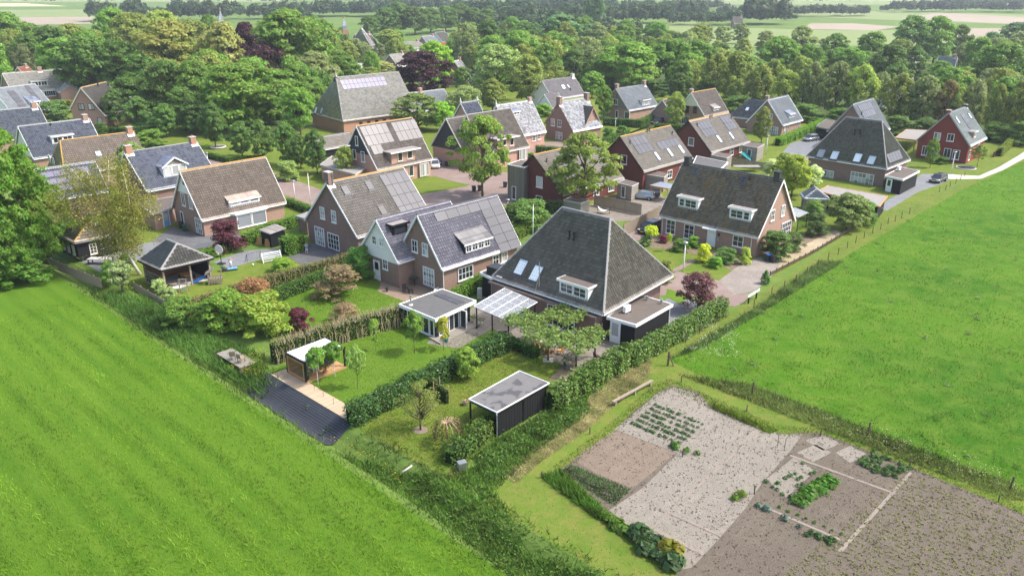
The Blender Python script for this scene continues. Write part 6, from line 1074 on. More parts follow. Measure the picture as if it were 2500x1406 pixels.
# glazed pavilion on the waterside deck
F0, L0, R0 = gp(748, 938), gp(703, 912), gp(846, 898); rz, WX = rail(F0, R0); WY = (L0 - F0).length; ZT = hz(748, 938, 885)
pv = thing('garden_pavilion', 'white-roofed pavilion with black posts and orange-framed glass wall on the lawn', 'pavilion', F0, rz)
b = MB(); b.box(0, WX, 0, WY, 0, .22); b.build('floor', 'boards_orange', pv)
for x, y in ((.07, .07), (WX - .07, .07), (.07, WY - .07), (WX - .07, WY - .07)): b = MB(); b.box(x - .08, x + .08, y - .08, y + .08, .221, ZT - .16); b.build('post', 'black', pv)
b = MB(); b.box(-.05, WX + .05, -.05, .1, ZT - .16, ZT + .02); b.box(-.05, WX + .05, WY - .1, WY + .05, ZT - .16, ZT + .02); b.box(-.05, .1, .101, WY - .101, ZT - .16, ZT + .02); b.box(WX - .1, WX + .05, .101, WY - .101, ZT - .16, ZT + .02); b.build('roof_frame', 'black', pv)
for k in range(3): b = MB(); b.box(.11 + k * (WX - .22) / 3, .1 + (k + 1) * (WX - .22) / 3 - .02, .11, WY - .11, ZT - .02, ZT + .03); b.build('roof_panel', 'white', pv)
b = MB()
for y0, y1, z0, z1 in ((.2, .32, .3, ZT - .18), (WY - .32, WY - .2, .3, ZT - .18), (.321, WY - .321, .3, .42), (.321, WY - .321, ZT - .32, ZT - .18)): b.box(-.02, .08, y0, y1, z0, z1)
f = b.build('glass_wall_frame', 'orange_wood', pv); b = MB(); b.poly([(.02, WY - .325, .425), (.02, .325, .425), (.02, .325, ZT - .325), (.02, WY - .325, ZT - .325)]); b.build('pane', 'clear_glass', f)
b = MB(); b.box(.17, WX - .17, WY - .14, WY - .08, .222, ZT - .17); b.build('back_wall', 'boards_orange', pv)
t = thing('lounge_sofa', 'dark grey lounge sofa in the pavilion', 'sofa', F0 + Matrix.Rotation(rz, 3, 'Z') @ Vector((WX * .68, WY * .55, .22)), rz); b = MB(); b.box(-.9, .9, -.4, .4, .05, .38); b.build('seat', 'dark_plastic', t); b = MB(); b.box(-.9, .9, .401, .6, .05, .75); b.build('backrest', 'dark_plastic', t)
for x in (-1.0, .9): b = MB(); b.box(x + .002, x + .098, -.4, .4, .05, .6); b.build('armrest', 'dark_plastic', t)
def chair(label, P, rz, m='oak_grey', s_=1.0, name='garden_chair', group=None):
    t = thing(name, label, 'chair', P, rz, group, (s_,) * 3); b = MB(); b.box(-.25, .25, -.25, .25, .42, .47); b.build('seat', m, t); b = MB(); b.hexa([(-.25, .22, .471), (.25, .22, .471), (.25, .26, .471), (-.25, .26, .471), (-.25, .3, .92), (.25, .3, .92), (.25, .34, .92), (-.25, .34, .92)]); b.build('backrest', m, t)
    for x in (-.21, .21):
        for y in (-.21, .21): b = MB(); b.box(x - .025, x + .025, y - .025, y + .025, 0, .419); b.build('leg', m, t)
    return t
chair('pale blue chair in the pavilion, nearer the glass', F0 + Matrix.Rotation(rz, 3, 'Z') @ Vector((WX * .33, WY * .45, .22)), rz + 1.2, 'white'); chair('pale blue chair in the pavilion, nearer the sofa', F0 + Matrix.Rotation(rz, 3, 'Z') @ Vector((WX * .46, WY * .45, .22)), rz - .6, 'white')
def pot(label, P, h=.45, r=.22, m='zinc', col_=(.1, .18, .03), ph=.7, name='potted_plant'):
    t = thing(name, label, 'potted plant', P); b = MB(); b.tube([(0, 0, 0), (0, 0, h)], [r * .75, r], 10); b.build('pot', m, t); rg = np.random.default_rng(int(P.x * 100) % 999); Q = rg.normal(size=(90, 3)) * np.array([r, r, ph * .25]) + np.array([0, 0, h + ph * .4]); V, Fc = quads(Q, rg.normal(size=Q.shape) + [0, 0, .6], .12, rg); c = link('leaves', npmesh('leaves', V, Fc, 'leaf'), t); c.color = (*col_, 1)
RZ = Matrix.Rotation(rz, 3, 'Z')
pot('teal pot with plant behind the pavilion glass', F0 + RZ @ Vector((.6, WY * .35, .22)), .5, .28, 'teal'); pot('leafy potted plant at the pavilion front edge', F0 + RZ @ Vector((.35, .3, .22)), .3, .2, 'dark_plastic', ph=.8); pot('flowering pot between the ball-headed trees', F0 + RZ @ Vector((WX * .5, .25, .22)), .3, .2, 'terracotta', (.2, .2, .06))
pot('pale pot with shrub beside the summerhouse doors', gp(1155, 790), .5, .24, 'concrete'); pot('pale pot with olive plant under the canopy edge', gp(1174, 797), .45, .25, 'concrete', (.14, .2, .05)); pot('dark pot with spiky plant on the terrace edge', gp(1381, 892), .35, .25, 'dark_plastic', (.05, .1, .03), 1.2); pot('wooden planter box near the verge hedge', gp(1392, 900), .7, .5, 'oak_grey', (.08, .14, .03), .5); pot('teal pot on the summerhouse terrace', gp(1090, 835), .35, .2, 'teal')
# boardwalk and bank cloth
D = gpl([(664, 916), (697, 902), (844, 1019), (844, 1036)]); A_, B_ = toab(D[0]), toab(D[3]); aw0, aw1 = A_[0] - .1, toab(D[2])[0] + .05
bw = thing('boardwalk', 'light wooden boardwalk along the pavilion and lawn edge', 'boardwalk', ab(aw0, A_[1]), R(-43.5)); Lw = B_[1] - A_[1]; ww = 1.5
b = MB(); k = 0
while k * .145 < Lw: b.box(k * .145, k * .145 + .132, 0, ww, .1, .135 + random.uniform(0, .006)); k += 1
o = b.build('planks', None or 'boards_orange', bw); o['kind'] = 'stuff'; boards('deck_wood', (.44, .33, .22), .145, True, .22, .75, .02); o.data.materials[0] = MATS['deck_wood']
b = MB(); b.box(0, Lw, .0, .06, -.3, .099); b.box(0, Lw, ww - .06, ww, -.3, .099); b.build('edge_beam', 'oak_grey', bw)
b = MB(); nb_ = 24; na_ = 6; a0, a1 = 29.5, aw0 + .05; rgc = np.random.default_rng(2)
for i in range(nb_ + 1):
    bb = A_[1] - .9 + (Lw + 1.3) * i / nb_
    for j in range(na_ + 1):
        a = a0 + (a1 - a0) * j / na_ + (0.25 * (1 - j / na_)) * math.sin(i * .9); z = float(np.interp(a, [p[0] for p in prof], [p[1] for p in prof])) ; b.v.append(tuple(ab(a, bb, z + .06 + rgc.uniform(0, .04))))
for i in range(nb_):
    for j in range(na_): q = i * (na_ + 1) + j; b.f.append((q, q + na_ + 1, q + na_ + 2, q + 1)); b.m.append(0)
m, g = newmat('bank_cloth'); Pn = g.n('ShaderNodeNewGeometry').outputs['Position']; wv = g.n('ShaderNodeTexWave', i_Scale=1.6, i_Distortion=1.5, i_Detail=2.0); g.l(g.mapping(Pn, (1, 1, 1), (0, 0, R(43.5 + 90))), wv.inputs[0]); g.out(g.mix(g.math('MULTIPLY', g.ramp(wv.outputs[1], .88, .99), .5), g.mix(g.noise(Pn, 1.5, 4), (.02, .023, .03), (.04, .045, .055)), (.13, .14, .16)), .8, .15)
o = b.build('bank_cloth', 'bank_cloth', None, True); tag(o, 'dark blue-grey ground cloth stretched down the ditch bank', 'ground cloth')
for i, (px, py) in enumerate(((768, 955), (790, 972), (815, 990))): b = MB(); P = gp(px, py); b.tube([P, P + Vector((0, 0, .75))], .018, 5); tag(b.build('wire_post', 'dark_plastic'), 'thin dark post along the boardwalk, ' + ('leftmost', 'middle', 'rightmost')[i] + ' of three', 'post', 'thin posts along the boardwalk')
# summerhouse
SZ = 2.5; shp = [gp(x, y, SZ) for x, y in ((973, 742), (1063, 779), (1163, 733), (1078, 704))]
sh, W, sb = flatbox('summerhouse', 'black summerhouse with white-edged grey flat roof and white glazed doors', 'summerhouse', shp, SZ, 'boards_black', 'white', 'bitumen', fh=.36, ov=.5)
facewin(sh, sb, W[0], W[1], .15, 1.1, .8, 1.9, 1, 1); facewin(sh, sb, W[0], W[1], .52, 1.1, 2.6, 1.9, 3, 1); facewin(sh, sb, W[0], W[1], .88, 1.1, .7, 1.9, 1, 1)
facewin(sh, sb, W[1], W[2], .19, 1.1, 1.3, 1.95, 2, 1); facewin(sh, sb, W[1], W[2], .5, 1.1, 1.6, 2.05, 2, 1, name='glazed_door', door=1); facewin(sh, sb, W[1], W[2], .8, 1.15, .95, 1.7, 1, 1)
d = (W[2] - W[1]).normalized(); nn = Vector((d.y, -d.x, 0)); c = W[1] + d * (.68 * (W[2] - W[1]).length) + nn * .06; window(Vector((c.x, c.y, 1.1)) + nn * .5, nn, Z3, -d, .9, 2.05, 1, 1, 'white', 'glass', sh, 'open_door', False)
c0 = gp(1003, 744, SZ - .06) - sb; b = MB(); b.tube([c0 - Vector((0, 0, .02)), c0 + Vector((0, 0, 1.0))], .09, 10); b.tube([c0 + Vector((0, 0, 1.0)), c0 + Vector((0, 0, 1.12))], .14, 10); fl_ = b.build('flue', 'steel', sh); b = MB(); b.tube([c0, c0 + Vector((0, 0, .08))], [.24, .14], 10); b.build('flue_collar', 'white', fl_)
pA, pB, pC = (gp(x, y, SZ) - sb for x, y in ((1058, 719), (1117, 742), (1136, 736))); ex = (pB - pA); ey = (pC - pB)
for i in range(4):
    for j in range(2): q = pA + ex * (i / 4) + ey * (j / 2); b = MB(); b.obox(Vector((q.x, q.y, SZ)), ex.normalized(), ey.normalized(), Z3, .02, ex.length / 4 - .02, .02, ey.length / 2 - .02, -.058, .0); b.build('solar_panel', 'solar', sh)
b = MB(); dk = [gp(x, y) - sb for x, y in ((1044, 825), (1075, 842), (1168, 797), (1140, 785))]; b.prism([tuple(p) for p in dk], .02, .16); b.build('terrace_deck', 'boards_grey', sh)
# glass canopy between summerhouse and house
CZ = [2.65, 2.5, 2.75, 2.85]; cpx = ((1157, 747), (1238, 781), (1312, 737), (1232, 703)); cpv = [gp(x, y, z) for (x, y), z in zip(cpx, CZ)]
pg = thing('terrace_canopy', 'translucent panelled canopy with white bars over the terrace', 'canopy', cpv[0].copy() * 1.0); pg.location.z = 0; so_ = Vector((cpv[0].x, cpv[0].y, 0)); Q = [p - so_ for p in cpv]
def bil(u, v): return (Q[0] * (1 - u) + Q[1] * u) * (1 - v) + (Q[3] * (1 - u) + Q[2] * u) * v
for i in range(4):
    for j in range(5):
        g_ = .015; p = [bil(i / 4 + g_, j / 5 + g_), bil((i + 1) / 4 - g_, j / 5 + g_), bil((i + 1) / 4 - g_, (j + 1) / 5 - g_), bil(i / 4 + g_, (j + 1) / 5 - g_)]; b = MB(); b.hexa([q - Z3 * .03 for q in p] + p); b.build('roof_panel', 'polycarb', pg)
for i in range(5): b = MB(); b.bar(bil(i / 4, 0) - Z3 * .02, bil(i / 4, 1) - Z3 * .02, .07 if i in (0, 2, 4) else .05, .08); b.build('roof_bar', 'white', pg)
for j in range(6): b = MB(); b.bar(bil(0, j / 5) - Z3 * .025, bil(1, j / 5) - Z3 * .025, .05, .06); b.build('cross_bar', 'white', pg)
for u, v in ((.02, .06), (.98, .06), (.98, .94), (.5, .06), (.02, .94)): p = bil(u, v); b = MB(); b.box(p.x - .07, p.x + .07, p.y - .07, p.y + .07, 0, p.z - .12); b.build('post', 'black', pg)
b = MB(); b.bar(bil(-.01, .05) - Z3 * .12, bil(1.01, .05) - Z3 * .12, .1, .14); b.build('front_beam', 'black', pg); b = MB(); b.bar(bil(1.0, 0) - Z3 * .12, bil(1.0, 1) - Z3 * .12, .1, .14); b.build('side_beam', 'black', pg)
t = thing('stove', 'white radiator panel leaning beside the hedge path', 'panel', gp(1171, 728)); b = MB(); b.box(-.25, .25, -.06, .06, 0, 1.3); b.build('panel', 'white', t); b = MB(); b.box(-.22, .22, -.08, -.061, .1, 1.2); b.build('ribs', 'concrete', t)
# black garden shed in front
BZ = hz(1215, 1068, 1004); bp_ = [gp(x, y, BZ) for x, y in ((1143, 973), (1213, 1006), (1342, 934), (1268, 904))]
bs_, W, sb = flatbox('black_shed', 'black open-fronted shed with stained grey roof and white rim beside the allotment', 'shed', bp_, BZ, None, 'white', 'bitumen', fh=.1, ov=.1, top_in=.06)
m, g = newmat('stained_felt'); Pn = g.n('ShaderNodeNewGeometry').outputs['Position']; g.out(g.mix(g.ramp(g.noise(Pn, .8, 3, .5), .52, .58), g.mix(g.noise(Pn, 2.5, 5), (.12, .115, .11), (.17, .162, .155)), (.075, .073, .073)), .6, .25)
[o for o in bs_.children if o.name.startswith('roof')][0].data.materials[0] = MATS['stained_felt']
Pw = [Vector((p.x, p.y, 0)) - sb for p in bp_]; I = inset(Pw, .12)
b = MB()
for i in range(4): k = (i + 1) % 4; b.bar(Vector((*I[i].xy, BZ - .2)), Vector((*I[k].xy, BZ - .2)), .12, .2)
b.build('roof_beam', 'black', bs_)
for i, s_ in ((1, 2), (2, 3)):
    A, B = I[i], I[s_]; d = (B - A).normalized(); n_ = int((B - A).length / .16); L_ = (B - A).length; nn = Vector((d.y, -d.x, 0))
    b = MB()
    for k in range(n_): b.obox(A, d, nn, Z3, k * L_ / n_ + .004, (k + 1) * L_ / n_ - .004, -.03, .0 + .012 * (k % 2), .05, BZ - .42 if i == 1 else BZ - .3)
    o = b.build('side_boards', 'boards_blackv', bs_); o['kind'] = 'stuff'
for p in (I[0], I[1], I[2], I[3], I[1].lerp(I[2], .5), I[0].lerp(I[3], .5)): b = MB(); b.box(p.x - .07, p.x + .07, p.y - .07, p.y + .07, 0, BZ - .3); b.build('post', 'black', bs_)
p = I[1] + Vector((.0, -.16, 0)); b = MB(); b.tube([p, p + Z3 * (BZ - .25), p + Z3 * (BZ - .1) + Vector((-.05, .1, 0))], .05, 7); b.build('downpipe', 'zinc', bs_)
t = thing('garden_boulder', 'grey boulder heap under the black shed roof', 'boulder', (I[0].lerp(I[1], .55) + sb).lerp(I[2] + sb, .18)); b = MB()
for k in range(5): b = MB(); b.ell((random.uniform(-.5, .5), random.uniform(-.4, .4), .25 + .2 * (k % 2)), random.uniform(.3, .45), random.uniform(.25, .4), random.uniform(.25, .4), 9, 6); b.build('boulder', 'concrete', t, True)
tag(t, 'heap of grey rocks under the black shed roof', 'rocks')
P = gp(1135, 988); t = thing('fire_bucket', 'small basket with firewood on a grey tray beside the black shed', 'basket', P); b = MB(); b.tube([(0, 0, 0), (0, 0, .35)], [.2, .26], 10); b.build('bucket', 'zinc', t); b = MB(); b.tube([(-.2, 0, .4), (.2, 0, .45)], .07, 7); b.tube([(0, -.2, .42), (.05, .2, .4)], .07, 7); b.build('logs', 'terracotta', t)
# gazebo
gz_ = House('gazebo', 'open oak gazebo with hipped black pantile roof', -35.8, 79.9, 139.0, 4.9, 4.45, .68, 2.75, 3.0, 'oak_grey', 'tile_anthracite', 'wave', 'ridge_grey', None, 'black', .35, 'gazebo', hipn=1.35, hipf=1.35); bpy.data.objects.remove(gz_.body)
hl, wl, wr = gz_.L / 2 - .4, gz_.WL - .4, gz_.WR - .4; ze = gz_.heL - .15
for x, y in ((-hl, wl), (-hl, -wr), (hl, wl), (hl, -wr), (-hl, (wl - wr) / 2 - .4)): b = MB(); b.box(x - .1, x + .1, y - .1, y + .1, 0, ze); b.build('post', 'oak_grey', gz_.o)
b = MB()
for A, B in (((-hl, wl), (hl, wl)), ((-hl, -wr), (hl, -wr)), ((-hl, wl), (-hl, -wr)), ((hl, wl), (hl, -wr))): b.bar((*A, ze), (*B, ze), .14, .18)
b.build('ring_beam', 'oak_grey', gz_.o); b = MB(); b.box(hl - .05, hl + .05, -wr, wl, .0, ze - .1); b.build('back_wall', 'boards_brown', gz_.o); b = MB(); b.box(-hl, hl, -wr - .05, -wr + .05, 0, ze - .1); b.build('side_wall', 'boards_black', gz_.o)
window(Vector((0, wl + .02, 1.0)), Vector((-1, 0, 0)), Z3, Vector((0, 1, 0)), 2 * hl - .3, 1.6, 8, 3, 'oak_grey', 'glass', gz_.o, 'window', False); b = MB(); b.box(-hl, hl, -wr, wl, .0, .06); b.build('floor', 'concrete', gz_.o)
cg = gz_.o.location; RG = Matrix.Rotation(gz_.th, 3, 'Z')
def table(label, P, rz, l, w_, h, top, leg, name='garden_table', bench=False):
    t = thing(name, label, 'table', P, rz); b = MB(); b.box(-l / 2, l / 2, -w_ / 2, w_ / 2, h - .06, h); b.build('tabletop', top, t)
    for x in (-l / 2 + .12, l / 2 - .12):
        for y in (-w_ / 2 + .1, w_ / 2 - .1): b = MB(); b.box(x - .05, x + .05, y - .05, y + .05, 0, h - .061); b.build('leg', leg, t)
    return t
table('orange wooden table inside the gazebo', cg + RG @ Vector((-.3, -.8, .06)), gz_.th, 1.6, .9, .76, 'orange_wood', 'black'); table('pale low bench table at the gazebo front', cg + RG @ Vector((-1.6, 1.6, .06)), gz_.th + .6, 1.2, .6, .5, 'oak_grey', 'oak_grey')
chair('black chair beside the orange gazebo table', cg + RG @ Vector((-1.4, -1.3, .06)), gz_.th + 1, 'black')
P = gp(425, 713); t = table('white board table beside the gazebo', P, R(20), 1.7, .8, .55, 'white', 'oak_grey')
P = gp(247, 644); table('long grey stone table on the grey patio', P, R(-4), 3.0, 1.1, .75, 'concrete', 'dark_plastic')
pot('dark green planter before the black cottage', gp(199, 637), .5, .4, 'dark_plastic', (.09, .15, .03), .3)
# black cottage at the left with tiled hip roof
ct = House('garden_cottage', 'black boarded cottage with brown hipped tile roof behind the birch', -50.7, 90.1, 137, 7.4, 3.97, .67, 2.3, 2.5, 'boards_black', 'tile_brown', 'flat', 'ridge_orange', None, 'zinc', .3, 'shed', hipn=1.3, hipf=1.3)
for k in range(4): ct.win('L', 0, 0, .75, 1.3, 2, 3, 'cream', pos=(-2.6 + k * 1.75, ct.WL - ct.ov, 1.35))
ct.win('N', 0, 0, .9, 1.4, 2, 3, 'cream', pos=(-(ct.L / 2 - ct.ov), .4, 1.35))
# black lean-to with pallets
P = gp(652, 600); t = thing('lean_to', 'small black shed with grey corrugated roof by the hedge', 'shed', P, R(46.5 - 90)); b = MB(); b.box(-1.3, 1.3, 0, 2.2, 0, 1.9); b.build('wall', 'boards_black', t); b = MB(); b.hexa([(-1.5, -.2, 1.95), (1.5, -.2, 1.95), (1.5, 2.4, 2.25), (-1.5, 2.4, 2.25), (-1.5, -.2, 2.02), (1.5, -.2, 2.02), (1.5, 2.4, 2.32), (-1.5, 2.4, 2.32)]); b.build('roof', 'tile_grey', t)
for i, (px, py) in enumerate(((632, 598), (652, 603))):
    P = gp(px, py); t = thing('pallet', 'wooden pallet leaning on the black lean-to, ' + ('left', 'right') [i] + ' one', 'pallet', P, R(-20), 'pallets by the lean-to'); t.rotation_euler[0] = R(-14)
    for k in range(5): b = MB(); b.box(-.4 + k * .17, -.29 + k * .17, 0, .03, 0, 1.1); b.build('slat', 'orange_wood', t)
    for z in (.1, .55, 1.0): b = MB(); b.box(-.4, .4, .031, .1, z - .05, z + .05); b.build('rail', 'oak_grey', t)
# play things
P = gp(541, 645); t = thing('basketball_hoop', 'basketball hoop on black pole with white backboard', 'basketball hoop', P, R(160)); hh = hz(541, 645, 612); b = MB(); b.box(-.45, .45, -.3, .3, 0, .16); b.build('base', 'dark_plastic', t); b = MB(); b.tube([(0, 0, .16), (0, 0, hh)], .05, 8); b.build('pole', 'dark_plastic', t); b = MB(); b.tube([(0, .14, hh + .2), (0, .18, hh + .2)], .62, 16); o = b.build('backboard', 'white', t); b = MB(); b.tube([(.22 * math.cos(a * .55), .42 + .22 * math.sin(a * .55), hh - .05) for a in range(13)], .02, 5); b.build('rim', 'red_paint', t); b = MB(); b.tube([(0, .42, hh - .06), (0, .42, hh - .4)], [.21, .12], 10, False); b.build('net', 'white_cloth', t)
def person(label, bx, by, topy, shirt, pose, rz):
    P = gp(bx, by); h = hz(bx, by, topy); k = h / 1.2; t = thing('person', label, 'person', P, rz)
    me = bpy.data.meshes.new('body'); J = [(0, 0, .58), (0, 0, .8), (0, 0, .93), (0, 0, 1.0), (0, 0, 1.1), (.08, 0, .52), (.09, .02, .3), (.09, 0, .06), (.09, -.08, .03), (-.08, 0, .52), (-.1, .02, .3), (-.11, 0, .06), (-.11, -.08, .03), (.13, 0, .9), (.24, 0, .98), (.1, -.02, 1.14), (-.13, 0, .9), (-.24, 0, .98), (-.1, -.02, 1.14)]
    E_ = [(0, 1), (1, 2), (2, 3), (3, 4), (0, 5), (5, 6), (6, 7), (7, 8), (0, 9), (9, 10), (10, 11), (11, 12), (2, 13), (13, 14), (14, 15), (2, 16), (16, 17), (17, 18)]
    RR_ = [.1, .1, .1, .04, .085, .07, .05, .035, .03, .07, .05, .035, .03, .05, .035, .03, .05, .035, .03]
    me.from_pydata([tuple(c * k for c in v) for v in J], E_, []); o = link('body', me, t); o.modifiers.new('skin', 'SKIN'); o.modifiers.new('sub', 'SUBSURF').levels = 1; o.modifiers['sub'].render_levels = 2
    for i, v in enumerate(me.skin_vertices[0].data): v.radius = (RR_[i] * k, RR_[i] * k); v.use_root = (i == 0)
    me.materials.append(MATS['skin']); b = MB(); b.tube([(0, 0, .54 * k), (0, 0, .72 * k), (0, 0, .95 * k)], [.14 * k, .13 * k, .12 * k], 12); b.build('shirt', shirt, t, True); b = MB(); b.tube([(0, 0, .4 * k), (0, 0, .56 * k)], [.15 * k, .13 * k], 12); b.build('shorts', 'white_cloth' if shirt != 'white_cloth' else 'concrete', t, True); b = MB(); b.ell((0, .01 * k, 1.13 * k), .095 * k, .1 * k, .09 * k, 10, 6); b.build('hair', 'hair', t, True)
person('child in white shirt with hands on head standing on a garden lounger', 565, 657, 631, 'white_cloth', 0, 0); person('child in blue shirt with hands on head on the terrace by the thick hedge', 749, 618, 594, 'blue_cloth', 0, 0)
P = gp(562, 660); t = thing('garden_lounger', 'dark lounger with blue cushion on the play lawn', 'lounger', P, R(25)); b = MB(); b.box(-.9, .9, -.35, .35, .1, .2); b.build('frame', 'dark_plastic', t); b = MB(); b.box(-.3, .88, -.3, .3, .201, .26); b.build('cushion', 'blue_cloth', t); b = MB(); b.hexa([(-.9, -.33, .2), (-.35, -.33, .2), (-.35, .33, .2), (-.9, .33, .2), (-1.1, -.33, .6), (-1.02, -.33, .65), (-1.02, .33, .65), (-1.1, .33, .6)]); b.build('backrest', 'dark_plastic', t)
P = gp(618, 648); b = MB(); b.ell((P.x, P.y, .13), .13, .13, .13, 12, 8); tag(b.build('ball', 'white', None, True), 'white ball on the play lawn', 'ball')
A, B = gp(640, 640), gp(685, 632); rz_, L_ = rail(A, B); t = thing('climbing_triangle', 'white wooden climbing triangle on the play lawn', 'climbing frame', A, rz_)
for x in (0, L_):
    for s_ in (-1, 1): b = MB(); b.bar((x, s_ * .7, 0), (x, 0, 1.25), .07); b.build('side_bar', 'white', t)
for k in range(5):
    for s_ in (-1, 1): z = .2 + k * .22; b = MB(); b.bar((0, s_ * .7 * (1 - z / 1.25), z), (L_, s_ * .7 * (1 - z / 1.25), z), .09, .05); b.build('rung', 'white', t)
A, B = gp(604, 640), gp(638, 632); rz_, L_ = rail(A, B); t = thing('football_goal', 'small dark football goal left of the white climbing triangle', 'goal', A, rz_); b = MB()
for p, q in (((0, 0, 0), (0, 0, 1.1)), ((L_, 0, 0), (L_, 0, 1.1)), ((0, 0, 1.1), (L_, 0, 1.1)), ((0, 0, 1.1), (0, .6, 0)), ((L_, 0, 1.1), (L_, .6, 0)), ((0, .6, 0), (L_, .6, 0))): b.tube([p, q], .03, 6)
b.build('frame', 'dark_plastic', t); b = MB()
for k in range(9): x = L_ * k / 8; b.bar((x, 0, 1.1), (x, .6, 0), .008)
for k in range(1, 5): f_ = k / 5; b.bar((0, .6 * f_, 1.1 * (1 - f_)), (L_, .6 * f_, 1.1 * (1 - f_)), .008)
b.build('net', 'dark_plastic', t)['kind'] = 'stuff'
P = gp(523, 692); t = thing('playhouse', 'weathered wooden playhouse with shingled lean roof', 'playhouse', P, R(15)); hh = hz(523, 692, 655)
for x, y in ((-.55, -.5), (.9, -.5), (-.55, .5), (.9, .5)): b = MB(); b.box(x - .05, x + .05, y - .05, y + .05, 0, 1.4); b.build('post', 'oak_grey', t)
b = MB(); b.box(-.6, .95, -.55, .55, .6, .68); b.build('floor', 'oak_grey', t)
for k in range(8): b = MB(); b.box(-.5 + k * .18, -.38 + k * .18, -.56, -.52, .15, 1.2); b.build('board', 'oak_grey', t)
b = MB(); b.hexa([(-.9, -.6, 1.25), (.1, -.6, 1.85), (.1, .6, 1.85), (-.9, .6, 1.25), (-.9, -.6, 1.32), (.1, -.6, 1.92), (.1, .6, 1.92), (-.9, .6, 1.32)]); b.build('roof', 'boards_grey', t)
P = gp(503, 690); t = thing('slide', 'blue plastic slide running down from the playhouse', 'slide', P, R(195)); b = MB()
for i in range(8):
    x0, x1 = i * .2, (i + 1) * .2; f1 = lambda x: .65 * (1 - x / 1.6) ** 1.3 + .05; b.hexa([(x0, -.22, f1(x0)), (x1, -.22, f1(x1)), (x1, .22, f1(x1)), (x0, .22, f1(x0)), (x0, -.22, f1(x0) + .04), (x1, -.22, f1(x1) + .04), (x1, .22, f1(x1) + .04), (x0, .22, f1(x0) + .04)])
b.build('chute', 'blue_plastic', t); 
for s_ in (-.24, .24): b = MB(); b.hexa([(0, s_ - .02, .65), (1.6, s_ - .02, .05), (1.6, s_ + .02, .05), (0, s_ + .02, .65), (0, s_ - .02, .85), (1.6, s_ - .02, .2), (1.6, s_ + .02, .2), (0, s_ + .02, .85)]); b.build('side_rail', 'blue_plastic', t)
P = gp(450, 715); t = thing('swing', 'small wooden swing frame near the pale willow balls', 'swing', P, R(10)); hh = hz(450, 715, 682); b = MB()
for x in (-.5, .5): b.bar((x, -.4, 0), (x * .7, 0, hh), .07); b.bar((x, .4, 0), (x * .7, 0, hh), .07)
b.bar((-.5, 0, hh), (.5, 0, hh), .08); b.build('frame', 'oak_grey', t); b = MB(); b.box(-.2, .2, -.08, .08, .4, .44); b.build('seat', 'blue_plastic', t); b = MB(); b.tube([(-.18, 0, .44), (-.18, 0, hh)], .012, 4); b.tube([(.18, 0, .44), (.18, 0, hh)], .012, 4); b.build('rope', 'twig', t)
# sitting platform at the ditch with two chairs
pl_ = gpl([(529, 869), (588, 905), (616, 878), (566, 858)]); c = sum(pl_, Vector()) / 4; t = thing('sitting_platform', 'weathered wooden platform at the ditch edge', 'platform', c)
A, B = pl_[0] - c, pl_[1] - c; d = (B - A).normalized(); L_ = (B - A).length; wd = (pl_[3] - pl_[0]).length; nn = Vector((-d.y, d.x, 0)); b = MB()
k = 0
while k * .15 < wd: b.obox(A, d, nn, Z3, 0, L_, k * .15, k * .15 + .137, .25, .29); k += 1
b.build('planks', 'boards_grey', t)['kind'] = 'stuff'; b = MB(); b.obox(A, d, nn, Z3, .1, .2, .02, wd, -.3, .249); b.obox(A, d, nn, Z3, L_ - .2, L_ - .1, .02, wd, -.3, .249); b.build('joist', 'oak_grey', t)
chair('weathered armchair on the ditch platform, left of two', gp(570, 878, .29), R(190), 'oak_grey', 1.1); chair('weathered armchair on the ditch platform, right of two', gp(590, 884, .29), R(150), 'oak_grey', 1.1)
# terrace table with chairs
P = gp(1336, 852); tb_ = table('long stone-topped dining table under the plane trees', P, R(-43.5), 2.8, 1.0, .78, 'concrete', 'orange_wood')
for k in range(4): chair('wooden dining chair along the near side of the terrace table', P + Matrix.Rotation(R(-43.5), 3, 'Z') @ Vector((-1.0 + k * .62, -.75, 0)), R(-43.5 + 180), 'orange_wood', 1, 'dining_chair', 'chairs at the terrace table')
chair('wooden dining chair at the right end of the terrace table', P + Matrix.Rotation(R(-43.5), 3, 'Z') @ Vector((1.75, 0, 0)), R(-43.5 - 90), 'orange_wood', 1, 'dining_chair', 'chairs at the terrace table'); chair('dark chair at the hedge end of the terrace', gp(1457, 880), R(120), 'brown_frame')
b = MB(); P = gp(1338, 880); b.box(P.x - .5, P.x + .5, P.y - .4, P.y + .4, .018, .06); tag(b.build('paving_slab', 'concrete'), 'pale square slab at a plane tree foot', 'slab')
# patio of the twin-gabled house
P = gp(1012, 697); t = thing('patio_umbrella', 'folded green parasol table on the brick patio', 'parasol', P); b = MB(); b.tube([(0, 0, 0), (0, 0, 1.0)], .05, 6); b.build('pole', 'brown_frame', t); b = MB(); b.tube([(0, 0, 1.0), (0, 0, 1.05)], .55, 12); b.build('top', 'green_plastic', t)
for i, (px, py) in enumerate(((990, 712), (1003, 716))): chair('dark metal chair on the brick patio, ' + ('left', 'right')[i] + ' of two', gp(px, py), R(40 + 70 * i), 'dark_plastic')
P = gp(945, 712); t = thing('fire_bowl', 'small dark fire bowl on the brick patio', 'fire bowl', P); b = MB(); b.tube([(0, 0, .25), (0, 0, .5)], [.14, .26], 10); b.build('bowl', 'dark_plastic', t); b = MB(); b.tube([(0, 0, 0), (0, 0, .25)], [.16, .06], 8); b.build('stand', 'dark_plastic', t)
P = gp(972, 680); t = thing('log_pile', 'pile of split logs beside the white back door', 'log pile', P, R(-40))
for i in range(4):
    for j in range(3): b = MB(); b.tube([(-.4 + i * .22 + .1 * (j % 2), -.3, .11 + j * .19), (-.4 + i * .22 + .1 * (j % 2), .3, .11 + j * .19)], .1, 8); b.build('log', 'oak_grey', t)
